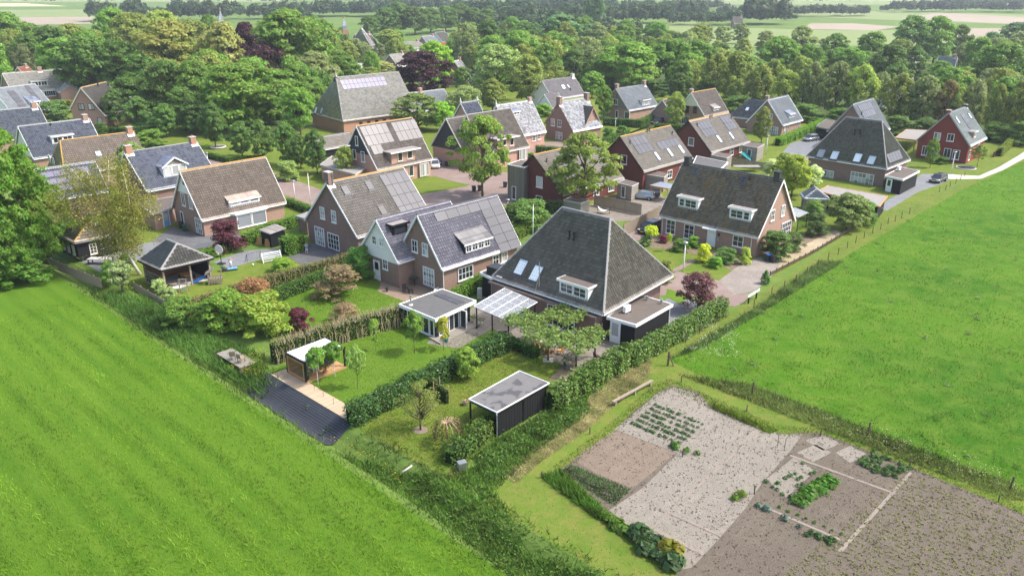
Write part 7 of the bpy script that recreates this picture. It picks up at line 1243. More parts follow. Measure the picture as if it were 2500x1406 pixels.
b = MB(); P = gp(975, 676); b.box(P.x - .1, P.x + .1, P.y - .05, P.y + .1, .6, 1.6); tag(b.build('red_sign', 'red_paint'), 'red object hanging by the white back door', 'ornament')
A, B = gp(1060, 722), gp(1088, 706); rz_, L_ = rail(A, B); t = thing('white_rail', 'white bench rail at the corner of the brick patio', 'bench', A, rz_); b = MB(); b.box(0, L_, -.06, .06, .6, .75); b.build('top_rail', 'white', t)
for x in (.1, L_ - .1): b = MB(); b.box(x - .05, x + .05, -.05, .05, 0, .599); b.build('post', 'white', t)
# fences
def plankfence(label, pts, h, mat='oak_grey', step=.13, gap=.02, posts=2.0, name='wooden_fence', wv=.03):
    P = gpl(pts); c = P[0].copy(); t = thing(name, label, 'fence', c); b = MB(); pb = MB()
    for i in range(len(P) - 1):
        A, B = P[i] - c, P[i + 1] - c; d = (B - A); L = d.length; d /= L; nn = Vector((d.y, -d.x, 0)); k = 0
        while k * step < L: b.obox(A, d, nn, Z3, k * step, k * step + step - gap, 0, .02, .05, h + random.uniform(-wv, wv)); k += 1
        k = 0
        while k * posts <= L: q = MB(); q.obox(A, d, nn, Z3, k * posts - .05, k * posts + .05, -.1, -.002, 0, h + .1); q.build('post', mat, t); k += 1
        for z in (.3, h - .25): pb.obox(A, d, nn, Z3, 0, L, -.06, -.003, z, z + .08)
    b.build('boards', mat, t)['kind'] = 'stuff'; pb.build('rail', mat, t); return t
plankfence('grey-brown wooden fence along the left edge of the gardens', [(128, 655), (190, 682), (250, 705)], 1.3, wv=.12); plankfence('lower wooden fence below the gazebo', [(328, 706), (405, 752)], .9, wv=.05)
plankfence('tall weathered board fence behind the hammock', [(1450, 502), (1565, 526)], 1.8); plankfence('tall weathered board fence beside the parked dark car', [(1522, 578), (1612, 530)], 1.8)
plankfence('low picket fence along the dirt path and verge', [(1881, 674), (1985, 620), (2098, 552)], .55, 'bark', .16, .09, 1.6, 'picket_fence', .06); plankfence('low brown board screen near the path', [(2425, 385), (2442, 375)], 1.1, 'brown_frame')
def posts(lst, h, r, label, group, name='fence_post', tilt=.06, m='bark'):
    for px, py in lst:
        P = gp(px, py); o = MB().tube([(0, 0, -.1), (0, 0, h * random.uniform(.85, 1.1))], r, 6).build(name, m); o.location = P; o.rotation_euler = (random.uniform(-tilt, tilt), random.uniform(-tilt, tilt), 0); tag(o, label, 'post', group)
FP = [(1400 + x / 2.992, 370 + y / 2.992) for x, y in ((820, 1395), (920, 1330), (1038, 1260), (1318, 1140), (1447, 1040), (1540, 1000), (1625, 945), (1705, 890), (1785, 840), (1858, 795), (1932, 755), (2000, 705), (2060, 670), (2122, 635), (2183, 600), (2243, 570), (2297, 530), (2348, 515), (2397, 490), (2455, 455))] + [(2293, 470), (2308, 464), (2319, 457), (2333, 449), (2345, 440), (2355, 431)]
posts(FP, 1.0, .05, 'thin dark post in the fence line between verge and pasture', 'posts of the long pasture fence')
b = MB()
for A, B in zip(FP[:-1], FP[1:]):
    A, B = gp(*A), gp(*B)
    for z in (.4, .75): b.tube([A + Z3 * z, B + Z3 * z], .005, 3, False)
o = b.build('fence_wire', 'bark'); tag(o, 'thin wire strung along the long pasture fence', 'wire')
for i, (px, py) in enumerate(((1836, 964), (2117, 1067), (2465, 1195))): posts([(px, py)], 1.3, .075, 'stout wooden post of the near pasture fence, ' + ('left', 'middle', 'right')[i] + ' of three', 'stout posts of the near pasture fence')
SM = [(1663, 934), (1823, 1005), (2002, 1065), (2220, 1141), (2437, 1225), (1842, 1206), (1666, 1114), (1469, 1258), (1666, 1381), (1322, 1167), (1253, 1160), (1420, 1015), (1440, 1060)]
posts(SM, .7, .05, 'short dark stake around the allotment', 'stakes around the allotment', 'stake'); posts([(1897, 1093), (1914, 1099)], 1.1, .02, 'thin cane standing in the sandy bed', 'canes in the sandy bed', 'cane')
posts([(1046, 935), (1060, 975), (1096, 978), (1075, 960)], 1.7, .045, 'wooden stake of the espalier row in the orchard lawn', 'espalier stakes', 'stake', .03, 'twig'); hedge('thin espalier fruit row between stakes', [(1050, 955), (1092, 985)], .4, 1.4, (.12, .15, .04), .13, 20, 'espalier', rag=.3)
P = gp(1630, 893); t = thing('corner_post', 'leaning timber corner post with brace at the pasture corner', 'post', P); b = MB(); b.tube([(0, 0, 0), (.05, 0, 1.5)], .1, 7); b.build('post', 'bark', t); b = MB(); b.tube([(.55, -.1, 0), (.08, 0, 1.2)], .07, 6); b.build('brace', 'bark', t)
A, B = gp(1497, 992), gp(1590, 941); rz_, L_ = rail(A, B); t = thing('log_bench', 'long grey plank bench on the dry verge', 'bench', A, rz_); b = MB(); b.box(-.1, L_ + .1, -.12, .12, .42, .54); b.build('seat', 'oak_grey', t)
for x in (.25, L_ * .55, L_ - .2): b = MB(); b.box(x - .07, x + .07, -.1, .1, 0, .419); b.build('leg', 'oak_grey', t)
A, B = gp(1827, 741), gp(1846, 729); d = (B - A).normalized(); rz_, L_ = rail(A, B); t = thing('road_barrier', 'white road-end barrier on two black posts', 'barrier', A, rz_); b = MB(); b.box(-.45, L_ + .5, -.1, -.06, .85, 1.15); b.build('board', 'white', t)
for x in (0, L_): b = MB(); b.box(x - .07, x + .07, -.059, .08, 0, 1.1); b.build('post', 'black', t)
P = gp(1128, 1146); t = thing('utility_cabinet', 'grey metal cabinet at the ditch end of the hedge', 'cabinet', P, R(25)); b = MB(); b.box(-.3, .3, -.22, .22, 0, .62); b.build('body', 'zinc', t); b = MB(); b.box(-.33, .33, -.25, .25, .621, .7); b.build('lid', 'zinc', t); b = MB(); b.box(-.27, .27, -.226, -.2205, .05, .56); b.build('door', 'steel', t)
A, B = gp(982, 1152, .15), gp(1006, 1136, .3); b = MB(); b.tube([A, B], .07, 8); tag(b.build('drain_pipe', 'concrete', None, True), 'pale drain pipe sticking out into the ditch', 'pipe')
# lamps, flagpoles
def lamp(label, bx, by, ty, group='street lamps with white poles'):
    P = gp(bx, by); h = hz(bx, by, ty); t = thing('street_lamp', label, 'street lamp', P, 0, group); b = MB(); b.tube([(0, 0, 0), (0, 0, h * .5), (0, 0, h - .25)], [.09, .08, .05], 8); b.build('pole', 'white', t, True); b = MB(); b.tube([(0, 0, h - .28), (0, 0, h - .12)], [.12, .3], 12); b.build('diffuser', 'concrete', t, True); b = MB(); b.tube([(0, 0, h - .119), (0, 0, h - .04), (0, 0, h)], [.34, .3, .06], 12); b.build('lamp_cap', 'zinc', t, True)
lamp('white street lamp on the front lawn of the mossy roof house', 1668, 663, 590); lamp('white street lamp beside the footpath and trampoline', 2322, 423, 370); lamp('white street lamp at the brick road near the flagpole', 720, 484, 440); lamp('white street lamp by the orchard hedge', 508, 399, 372); lamp('white street lamp before the bay window house', 1870, 377, 330); lamp('white street lamp before the timber gable house', 1502, 312, 290); lamp('white street lamp between the twin gables and dark red house', 1240, 536, 486)
def flag(label, bx, by, ty):
    P = gp(bx, by); h = hz(bx, by, ty); t = thing('flagpole', label, 'flagpole', P); b = MB(); b.tube([(0, 0, 0), (0, 0, h)], [.07, .045], 8); b.build('pole', 'white', t, True); b = MB(); b.ell((0, 0, h + .07), .1, .1, .09, 8, 6); b.build('knob', 'terracotta', t, True)
flag('white flagpole beside the brick road, left of the chimney gable house', 759, 508, 424); flag('white flagpole behind the hipped house', 1301, 585, 500)
# wheelie bins
def bin_(label, px, py, lid='dark_plastic', body='dark_plastic', rz=.4):
    P = gp(px, py); t = thing('wheelie_bin', label, 'wheelie bin', P, rz); b = MB(); b.hexa([(-.23, -.25, .08), (.23, -.25, .08), (.23, .2, .08), (-.23, .2, .08), (-.29, -.34, .95), (.29, -.34, .95), (.29, .32, .95), (-.29, .32, .95)]); b.build('body', body, t); b = MB(); b.box(-.31, .31, -.37, .36, .951, 1.03); b.build('lid', lid, t)
    for x in (-.26, .22): b = MB(); b.tube([(x, .22, .1), (x + .04, .22, .1)], .1, 10); b.build('wheel', 'rubber', t)
    b = MB(); b.tube([(-.25, .4, .93), (.25, .4, .93)], .025, 6); b.build('handle', 'dark_plastic', t)
bin_('black wheelie bin with blue lid beside the mossy roof house', 1874, 638, 'blue_plastic'); bin_('black wheelie bin right of the blue-lidded one', 1887, 641); bin_('black wheelie bin with blue lid at the far verge corner', 2146, 523, 'blue_plastic', 'dark_plastic', .2); bin_('blue-lidded bin under the timber canopy', 1604, 484, 'blue_plastic'); bin_('black bin under the timber canopy', 1592, 487); bin_('blue-lidded bin by the carport of the solar house', 1074, 404, 'blue_plastic'); bin_('black bin right of the blue one by the carport', 1090, 407); bin_('black bin farthest right by the carport', 1101, 405); bin_('black bin at the corner of the grey boarded box', 1233, 458); bin_('black bin below the tall street tree, left', 1157, 468); bin_('black bin below the tall street tree, right', 1171, 467); bin_('green bin at the back door of the brown tiled house', 452, 564, 'green_plastic', 'green_plastic'); bin_('black bin left of the green bin', 443, 558)
# cars
def car(label, P, rz, paint, L=4.3, w_=1.8, h=1.5, suv=False, sheet_=False):
    t = thing('parked_car', label, 'car', P, rz); hw = w_ / 2; bel = h * .6
    secs = [(-L / 2, .35, .5, .86), (-L / 2 + .12, .25, bel * .78, .95), (-L / 2 + 1.1, .22, bel * .95, 1.0), (-L * .05, .22, bel, 1.0), (L / 2 - .35, .24, bel * 1.02, .98), (L / 2, .38, bel * .85, .9)]
    def loft(secs, name, m):
        b = MB(); n = 10
        for x, z0, z1, k in secs:
            for j, (yy, zz) in enumerate(((-.9, 0), (-1, .25), (-1, .65), (-.93, .92), (-.7, 1), (.7, 1), (.93, .92), (1, .65), (1, .25), (.9, 0))): b.v.append((x, yy * hw * k, z0 + (z1 - z0) * zz))
        for i in range(len(secs) - 1):
            for j in range(n): q = (j + 1) % n; b.f.append((i * n + j, (i + 1) * n + j, (i + 1) * n + q, i * n + q)); b.m.append(0)
        b.f.append(tuple(range(n))); b.m.append(0); b.f.append(tuple(range((len(secs) - 1) * n + n - 1, (len(secs) - 1) * n - 1, -1))); b.m.append(0); return b.build(name, m, t, True)
    bd = loft(secs, 'body', paint)
    rs, re = (-L * .16, L * .44); b = MB(); y0, y1 = hw * .9, hw * .72; zt = h
    x0, x1, x2, x3 = rs - .55, rs + .15, re - .35, re + .05
    def gpoly(b, inset_=0): b.hexa([(x0, -y0, bel - .02), (x3, -y0, bel - .02), (x3, y0, bel - .02), (x0, y0, bel - .02), (x1, -y1, zt - .06), (x2, -y1, zt - .06), (x2, y1, zt - .06), (x1, y1, zt - .06)])
    gpoly(b); b.build('windows', 'glass' if not sheet_ else paint, t); b = MB(); b.hexa([(x1 - .05, -y1 - .02, zt - .062), (x2 + .08, -y1 - .02, zt - .062), (x2 + .08, y1 + .02, zt - .062), (x1 - .05, y1 + .02, zt - .062), (x1 + .1, -y1 + .1, zt), (x2 - .1, -y1 + .1, zt), (x2 - .1, y1 - .1, zt), (x1 + .1, y1 - .1, zt)]); b.build('car_roof', paint, t)
    b = MB()
    for s_ in (-1, 1):
        for xa, xb in ((x0, x1), (x3, x2), ((x0 + x3) / 2, (x1 + x2) / 2)): b.bar((xa, s_ * (y0 + .005), bel - .02), (xb, s_ * (y1 + .005), zt - .06), .07)
    b.build('pillar', paint, t)
    for x in (-L * .31, L * .3):
        for s_ in (-1, 1):
            wb = MB(); wb.tube([(x, s_ * (hw - .2), .33), (x, s_ * (hw + .01), .33)], .33, 14); wh = wb.build('wheel', 'rubber', t); wb = MB(); wb.tube([(x, s_ * (hw + .011), .33), (x, s_ * (hw + .02), .33)], .2, 10); wb.build('rim', 'zinc', wh)
    for s_ in (-1, 1):
        b = MB(); b.box(-L / 2 - .01, -L / 2 + .25, s_ * hw * .62 - .17, s_ * hw * .62 + .17, bel * .68, bel * .8); b.build('headlight', 'headlight', t); b = MB(); b.box(L / 2 - .12, L / 2 + .01, s_ * hw * .68 - .15, s_ * hw * .68 + .15, bel * .75, bel * .95); b.build('taillight', 'taillight', t); b = MB(); b.box(x0 + .35, x0 + .5, s_ * (hw + .12) - .09, s_ * (hw + .12) + .09, bel, bel + .14); b.build('wing_mirror', paint, t)
    for x in (-L / 2 - .02, L / 2 + .005): b = MB(); b.box(x - .005, x + .015, -.26, .26, .45, .57); b.build('number_plate', 'plate_yellow', t)
car('dark blue estate car parked beside the mossy roof house', gp(1588, 566), R(46.5), 'car_dark', 4.5, 1.85, 1.65); car('grey hatchback parked at the end of the footpath', gp(2290, 444), R(40), 'car_grey', 4.2, 1.78, 1.5); car('silver hatchback parked beside the long bright hedge', gp(1979, 344), R(30), 'car_silver', 4.0, 1.75, 1.5); car('white car behind the clipped hedge', gp(1345, 380), R(-30), 'car_white', 4.4, 1.8, 1.5); car('dark car on the far brick drive', gp(1606, 303), R(50), 'car_dark', 4.3, 1.8, 1.5); car('silver car covered with a pale sheet near the timber canopy', gp(1569, 486), R(-20), 'car_silver', 4.0, 1.7, 1.45, False, True); car('white car half hidden by the carport of the solar house', gp(1062, 408), R(100), 'car_white', 4.2, 1.75, 1.5)
# right-hand garden buildings
o, W, sb = flatbox('timber_carport', 'black boarded shed with sandy flat roof and timber edge near the blue bin', 'shed', [gp(x, y, 2.6) for x, y in ((1996, 466), (2148, 504), (2168, 478), (2022, 452))], 2.6, 'boards_black', 'orange_wood', 'bitumen_pale', fh=.2, ov=.3)
hut = House('wooden_hut', 'grey wooden hut with fanned tile roof in the right garden', gp(1985, 512).x / S, gp(1985, 512).y / S, 80, 3.0, 3.0, .65, 1.7, 1.7, 'boards_grey', 'tile_slate', 'flat', 'ridge_grey', None, 'zinc', .25, 'shed', hipn=1.2)
hut.win('L', 0, 0, .8, .9, 2, 1, 'oak_grey', pos=(0, hut.WL - hut.ov, 1.2))
pt = thing('timber_canopy', 'open timber canopy with pale roof beside the board fence', 'canopy', gp(1610, 490), R(46.5 - 90)); 
for x in (-1.6, 1.6):
    for y in (-.2, 2.6): b = MB(); b.box(x - .07, x + .07, y - .07, y + .07, 0, 2.3); b.build('post', 'orange_wood', pt)
b = MB(); b.box(-1.8, 1.8, -.4, 2.8, 2.3, 2.42); b.build('roof', 'zinc', pt); b = MB(); b.box(-1.85, 1.85, -.48, -.401, 2.22, 2.44); b.build('fascia', 'orange_wood', pt); b = MB(); b.box(-1.6, 1.6, -.22, -.18, .5, .6); b.build('rail', 'orange_wood', pt)
gc = thing('glass_veranda', 'glass-roofed veranda at the right gable of the mossy roof house', 'veranda', gp(1945, 566), R(46.5)); 
for x in (0, 3.0): b = MB(); b.box(x - .05, x + .05, -.05, .05, 0, 2.2); b.build('post', 'dark_plastic', gc)
b = MB(); b.hexa([(-.2, -.1, 2.2), (3.2, -.1, 2.2), (3.2, 2.2, 2.6), (-.2, 2.2, 2.6), (-.2, -.1, 2.24), (3.2, -.1, 2.24), (3.2, 2.2, 2.64), (-.2, 2.2, 2.64)]); b.build('glass_roof', 'polycarb', gc); b = MB(); b.box(.06, 2.94, -.01, .01, .1, 2.15); b.build('glass_screen', 'clear_glass', gc)
P = gp(2358, 411); t = thing('trampoline', 'round sunken trampoline with teal rim on the far lawn', 'trampoline', P); b = MB(); b.tube([(0, 0, .02), (0, 0, .05)], 1.55, 24); b.build('mat', 'dark_plastic', t); b = MB(); b.tube([(1.7 * math.cos(a * math.pi / 14), 1.7 * math.sin(a * math.pi / 14), .06) for a in range(29)], .13, 6); b.build('rim', 'concrete', t)
A, B = gp(1459, 520), gp(1488, 523); t = thing('hammock', 'white hammock on a stand before the board fence', 'hammock', A); d = B - A; b = MB()
for k in range(10):
    f0, f1 = k / 10, (k + 1) / 10; z = lambda f: .45 + 1.6 * (f - .5) ** 2 * 1.6; wd = lambda f: .45 * math.sin(math.pi * min(.97, max(.03, f))); p0, p1 = d * f0, d * f1; nn = Vector((-d.y, d.x, 0)).normalized(); b.poly([p0 - nn * wd(f0) + Z3 * z(f0), p1 - nn * wd(f1) + Z3 * z(f1), p1 + nn * wd(f1) + Z3 * (z(f1) + .03), p0 + nn * wd(f0) + Z3 * (z(f0) + .03)])
b.build('cloth', 'white_cloth', t); b = MB(); b.bar((0, 0, 0), (0, 0, 1.15), .05); b.bar(d, d + Z3 * 1.15, .05); b.bar((0, 0, .03), d + Z3 * .03, .06); b.build('stand', 'dark_plastic', t)
A, B, C_ = gp(1806, 395), gp(1834, 384), gp(1832, 398); t = thing('shade_cloth', 'teal shade cloth hung beside the wooden sheds', 'cloth', A); b = MB(); b.poly([Z3 * 1.7, B - A + Z3 * 1.8, C_ - A + Z3 * .4]); b.poly([Z3 * 1.69, C_ - A + Z3 * .39, B - A + Z3 * 1.79]); b.build('cloth', 'teal', t); b = MB(); b.tube([(0, 0, 0), (0, 0, 1.75)], .04, 6); b.tube([B - A, B - A + Z3 * 1.85], .04, 6); b.build('pole', 'oak_grey', t)
P = gp(1788, 402); plankfence('wooden yard screen in front of the farther dark red house', [(1770, 402), (1880, 418)], 1.5); b = MB(); A = gp(1820, 418); b.box(A.x - 2.4, A.x + 2.6, A.y - 1.0, A.y + .8, .9, 1.0); tag(b.build('yard_cover', 'bitumen_pale'), 'pale low roof over stacked timber in the yard', 'roof sheet')
c = gp(533, 362); b = MB(); b.tube([Vector((c.x + 1.5 * math.cos(k * math.pi / 10), c.y + 1.5 * math.sin(k * math.pi / 10), .25)) for k in range(21)], .22, 6); tag(b.build('stone_ring', 'concrete', None, True), 'round stone ring in the orchard grass', 'stone ring')
# allotment plants
def rosette(seed, n, r, h, leaf):
    rg = np.random.default_rng(seed); a = rg.uniform(0, 6.28, n); q = rg.uniform(.2, 1, n); Q = np.stack([np.cos(a) * q * r, np.sin(a) * q * r, h * (1.1 - q * .6) * rg.uniform(.6, 1, n)], 1); V, Fc = quads(Q, Q * [1, 1, .2] + [0, 0, .5 * r] + rg.normal(size=Q.shape) * r * .3, leaf, rg); return npmesh('plant', V, Fc, 'leaf')
RS = [rosette(k, 26, .22, .28, .15) for k in range(3)]; BL = [rosette(k + 9, 60, .75, .9, .5) for k in range(2)]
def plants(label, group, pts, sc_=1.0, colr=(.07, .15, .03), name='vegetable_plant', ms=RS, cat='plant'):
    for i, (x, y) in enumerate(pts): o = link(name, ms[i % len(ms)]); o.location = (x, y, .02); s_ = sc_ * random.uniform(.7, 1.25); o.scale = (s_,) * 3; o.rotation_euler = (0, 0, random.uniform(0, 6)); j = random.uniform(.8, 1.2); o.color = (colr[0] * j, colr[1] * j, colr[2] * j, 1); tag(o, label, cat, group)
def grid(pa, pb, pc, na, nb, jit=.12, drop=.08):
    A, B, C_ = gp(*pa), gp(*pb), gp(*pc); out = []
    for i in range(na):
        for j in range(nb):
            if random.random() < drop: continue
            p = A + (B - A) * (i / max(1, na - 1)) + (C_ - A) * (j / max(1, nb - 1)); out.append((p.x + random.uniform(-jit, jit), p.y + random.uniform(-jit, jit)))
    return out
plants('young vegetable plant in the rows beside the sandy bed', 'young plants in rows', grid((1545, 1035), (1660, 1085), (1600, 990), 16, 6, .08), .75, (.06, .14, .04)); plants('leafy plant in the thick double row', 'double row plants', grid((1935, 1228), (2018, 1172), (1958, 1235), 14, 2, .1, 0) + grid((1962, 1218), (2030, 1178), (1966, 1221), 9, 1, .1, 0), 1.7, (.07, .19, .02)); plants('leafy plant in the square far bed', 'square bed plants', grid((2095, 1130), (2180, 1170), (2135, 1108), 9, 5, .15, .25), 1.1, (.07, .15, .035)); plants('small leafy plant in the sparse bed', 'sparse bed plants', grid((1870, 1180), (1930, 1215), (1960, 1135), 5, 7, .2, .4), .8, (.07, .16, .04)); plants('small herb in the lower bed row', 'lower bed herbs', grid((1970, 1305), (2030, 1330), (1980, 1300), 12, 2, .15, .1), .9, (.05, .12, .03)); plants('bluish cabbage plant standing alone in the brown bed', 'lone cabbages', [gp(1851, 1237)[:2], gp(1914, 1268)[:2], gp(1951, 1288)[:2], gp(1871, 1246)[:2]], 1.2, (.1, .17, .13)); plants('small green seedling along the footway', 'footway seedlings', grid((1905, 1240), (2055, 1305), (1905, 1240), 8, 1, .05, 0), .6, (.08, .18, .02)); plants('bright green plant clump at the end of the young rows', 'row end clumps', [gp(x, y)[:2] for x, y in ((1650, 1098), (1676, 1105), (1702, 1110), (1646, 1092))], 1.6, (.08, .19, .02)); plants('bright green clump beside the footway', 'footway clump', [gp(x, y)[:2] for x, y in ((1795, 1220), (1806, 1215), (1815, 1210))], 1.7, (.11, .2, .02))
plants('big-leaved rhubarb plant at the allotment corner', 'rhubarb at the allotment corner', [gp(x, y)[:2] for x, y in ((1560, 1310), (1585, 1325), (1575, 1345), (1610, 1365), (1640, 1380), (1605, 1335))], 1.0, (.06, .12, .04), 'rhubarb_plant', BL); plants('yellow-green upright shrub at the allotment corner', 'yellow allotment shrub', [gp(1632, 1352)[:2], gp(1645, 1362)[:2]], 1.1, (.2, .2, .02), 'yellow_shrub', BL); plants('bright green plant along the allotment edge', 'allotment edge plants', [gp(x, y)[:2] for x, y in ((1475, 1262), (1492, 1275), (1508, 1288), (1526, 1300))], .6, (.1, .2, .02), 'leafy_plant', BL)
A, B, C_ = gp(2215, 1160), gp(2560, 1300), gp(1900, 1420); rgs = np.random.default_rng(4); Q = []
for i in range(46):
    for j in range(40):
        p = A + (B - A) * (i / 34) + (C_ - A) * (j / 34); 
        if rgs.uniform() < .75: Q.append((p.x + rgs.normal() * .05, p.y + rgs.normal() * .05, .05))
Q = np.array(Q); Q = Q[inview(Q, 20)]; Q = np.repeat(Q, 5, 0) + rgs.normal(size=(len(Q) * 5, 3)) * [.07, .07, .02]; V, Fc = quads(Q, rgs.normal(size=Q.shape) * .5 + [0, 0, 1], .1, rgs); o = link('seedlings', npmesh('seedlings', V, Fc, 'leaf')); o.color = (.17, .2, .03, 1); tag(o, 'rows of tiny yellow-green seedlings in the brown field', 'seedlings', None, 'stuff')
WB = gpl([(1400, 1135), (1460, 1162), (1540, 1195), (1500, 1235), (1440, 1200), (1372, 1148)]); P = scatter(WB, 5000, 21, .02); blades('bed_weeds', 'green weeds in the corner of the fine soil bed', P, .16, .04, (.08, .15, .04))
WB = gpl([(1735, 985), (1790, 1005), (1900, 1050), (1880, 1060), (1790, 1022), (1740, 1000)]); P = scatter(WB, 4000, 22, .02); blades('bed_weeds', 'yellow-green weeds along the top of the sandy bed', P, .35, .04, (.14, .2, .02)); WB = gpl([(1320, 1165), (1370, 1150), (1480, 1250), (1500, 1275), (1460, 1270)]); P = scatter(WB, 7000, 23, .02); blades('bed_weeds', 'green edge weeds left of the allotment', P, .4, .045, (.09, .19, .02))
# clods on the dug soil
rgs = np.random.default_rng(11); P = scatter(SOILP, 16000, 24, .02); P = P[rgs.uniform(size=len(P)) < .8]; sz = rgs.uniform(.03, .11, len(P)); nrm = rgs.normal(size=(len(P), 4, 3)); base = np.array([[1, 0, -.2], [-.5, .87, -.2], [-.5, -.87, -.2], [0, 0, .8]]); V = P[:, None, :] + (base[None] + nrm * .25) * sz[:, None, None]; Fc = (np.arange(len(P))[:, None, None] * 4 + np.array([[0, 1, 3], [1, 2, 3], [2, 0, 3]])[None]).reshape(-1, 3); o = link('soil_clods', npmesh('soil_clods', V.reshape(-1, 3), Fc, 'mat_soil')); tag(o, 'loose clods over the dug allotment soil', 'soil', None, 'stuff')
# ================================================================ far village, fields, woods, haze
def fh(label, x0, y0, x1, y1, hr, tn, W_, wall, roof, name='village_house', chim=True, hip=0, cat='house'):
    A, B = gp(x0, y0, hr), gp(x1, y1, hr); c = (A + B) / 2; th = math.degrees(math.atan2(B.y - A.y, B.x - A.x)); h = House(name, label, c.x / S, c.y / S, th, (B - A).length / S, hr / S, tn, W_ / S, W_ / S, wall, roof, 'big', 'ridge_grey', 'white', 'white', .3, cat, hipn=hip, hipf=hip)
    if chim: h.chim(h.L / 2 - 1, 0, .9, .9, .8, 'brick_orange')
    for k in (-.28, .05, .3): h.win('R', 0, 0, 1.4, 1.4, 2, 1, pos=(h.L * k, -(h.WR - h.ov), 1.5))
    h.win('N', 0, 0, 1.2, 1.3, 2, 1, pos=(-(h.L / 2 - h.ov), 0, 1.6)); return h
fh('old farm with maroon barn roof by the small church', 866, 84, 905, 82, 9, .9, 6.5, 'brick_orange', 'tile_darkbrown'); fh('tan pyramid-roofed farm behind the maroon barn', 876, 70, 890, 69, 13, 1.2, 8, 'brick_orange', 'tile_weathered', hip=2.5, chim=False); fh('white flat-fronted house in the village', 986, 104, 1022, 101, 7, .5, 5, 'white', 'tile_grey'); fh('tan-roofed house left of the copper beech', 950, 134, 985, 130, 7.5, 1, 4.5, 'brick_warm', 'tile_weathered'); fh('house with glinting roof right of the copper beech', 1108, 150, 1124, 146, 8, 1.2, 5.0, 'brick_warm', 'tile_glazedglare')
fh('orange tiled house right of the white village house', 1070, 105, 1102, 101, 7.5, 1, 4.5, 'brick_orange', 'tile_orange'); fh('grey-roofed village house above the white house', 1030, 90, 1058, 87, 8, 1.1, 5, 'brick_warm', 'tile_slate'); fh('dark-roofed village house at the row of rounded trees', 1062, 80, 1086, 77, 8, 1.1, 5, 'white', 'tile_anthracite'); fh('long orange-roofed house in the far centre', 1290, 74, 1330, 71, 7, 1, 4.5, 'brick_orange', 'tile_orange'); fh('brown-roofed house left of the long orange roof', 1212, 64, 1236, 62, 8, 1.1, 5, 'brick_orange', 'tile_brown'); fh('orange-roofed barn behind the long dormer house', 42, 165, 68, 162, 7, 1, 4.5, 'brick_orange', 'tile_orange')
fh('dark-roofed white gabled house below the tall tree pair', 2192, 128, 2244, 130, 9, 1.0, 5, 'white', 'tile_anthracite'); fh('dark-roofed house in front of the white gabled one', 2203, 147, 2236, 149, 7, 1.1, 4.2, 'white', 'tile_darkbrown'); fh('grey-roofed house right of the white gabled ones', 2292, 138, 2338, 140, 9, 1.0, 6, 'brick_warm', 'tile_slate'); fh('long dark-roofed house behind the airy trees', 2286, 182, 2350, 186, 8, .9, 6, 'brick_warm', 'tile_anthracite'); fh('small grey gable right of the long dark roof', 2362, 170, 2388, 168, 6.5, 1, 4, 'white', 'tile_grey'); fh('red-roofed house glimpsed through the tree belt', 1836, 140, 1860, 138, 7.5, 1, 4.5, 'white', 'tile_orange'); fh('brown-roofed house in the gap of the airy trees', 1960, 188, 1990, 186, 7, 1, 4.5, 'cream', 'tile_brown'); fh('pale-roofed house half hidden by airy trees', 2135, 205, 2180, 203, 7, .9, 4.5, 'white', 'tile_slate'); fh('red-roofed house far behind the tree belt', 1872, 172, 1888, 170, 6, 1, 4, 'brick_orange', 'tile_orange')
fh('dark farm roof beside the big far copse', 1790, 42, 1812, 42, 8, .8, 6, 'brick_warm', 'tile_brown'); fh('low garden roof behind the old farmhouse', 855, 158, 890, 155, 4, .4, 5, 'brick_warm', 'tile_weathered', chim=False); fh('red open-fronted house with parasol in the village', 1112, 172, 1128, 170, 4, .3, 4, 'brick_warm', 'bitumen' if False else 'tile_grey', chim=False)
def church(label, px, base, top, wpx, dark=False):
    P = gp(px, base); h = hz(px, base, top); w_ = wpx / pxm(P) / 2; t = thing('church_tower', label, 'church', P, R(20)); b = MB(); b.box(-w_, w_, -w_, w_, 0, h * .62); b.build('tower', 'brick_orange', t); s = h * .62
    if dark:
        b = MB(); b.box(-w_ * .75, w_ * .75, -w_ * .75, w_ * .75, s, s + h * .12); b.build('lantern', 'zinc', t); s += h * .12
    b = MB(); k = w_ * (1.05 if not dark else .8); b.v = [(-k, -k, s), (k, -k, s), (k, k, s), (-k, k, s), (0, 0, h)]; b.f = [(0, 1, 4), (1, 2, 4), (2, 3, 4), (3, 0, 4), (3, 2, 1, 0)]; b.m = [0] * 5; b.build('spire', 'tile_slate', t); b = MB(); b.ell((0, 0, h + .3), .4, .4, .5, 8, 6); b.build('finial', 'terracotta', t, True)
church('slender grey church spire rising above the left wood', 550, 130, 24, 16); church('small dark church spire with lantern by the maroon barn', 845, 120, 44, 13, True)
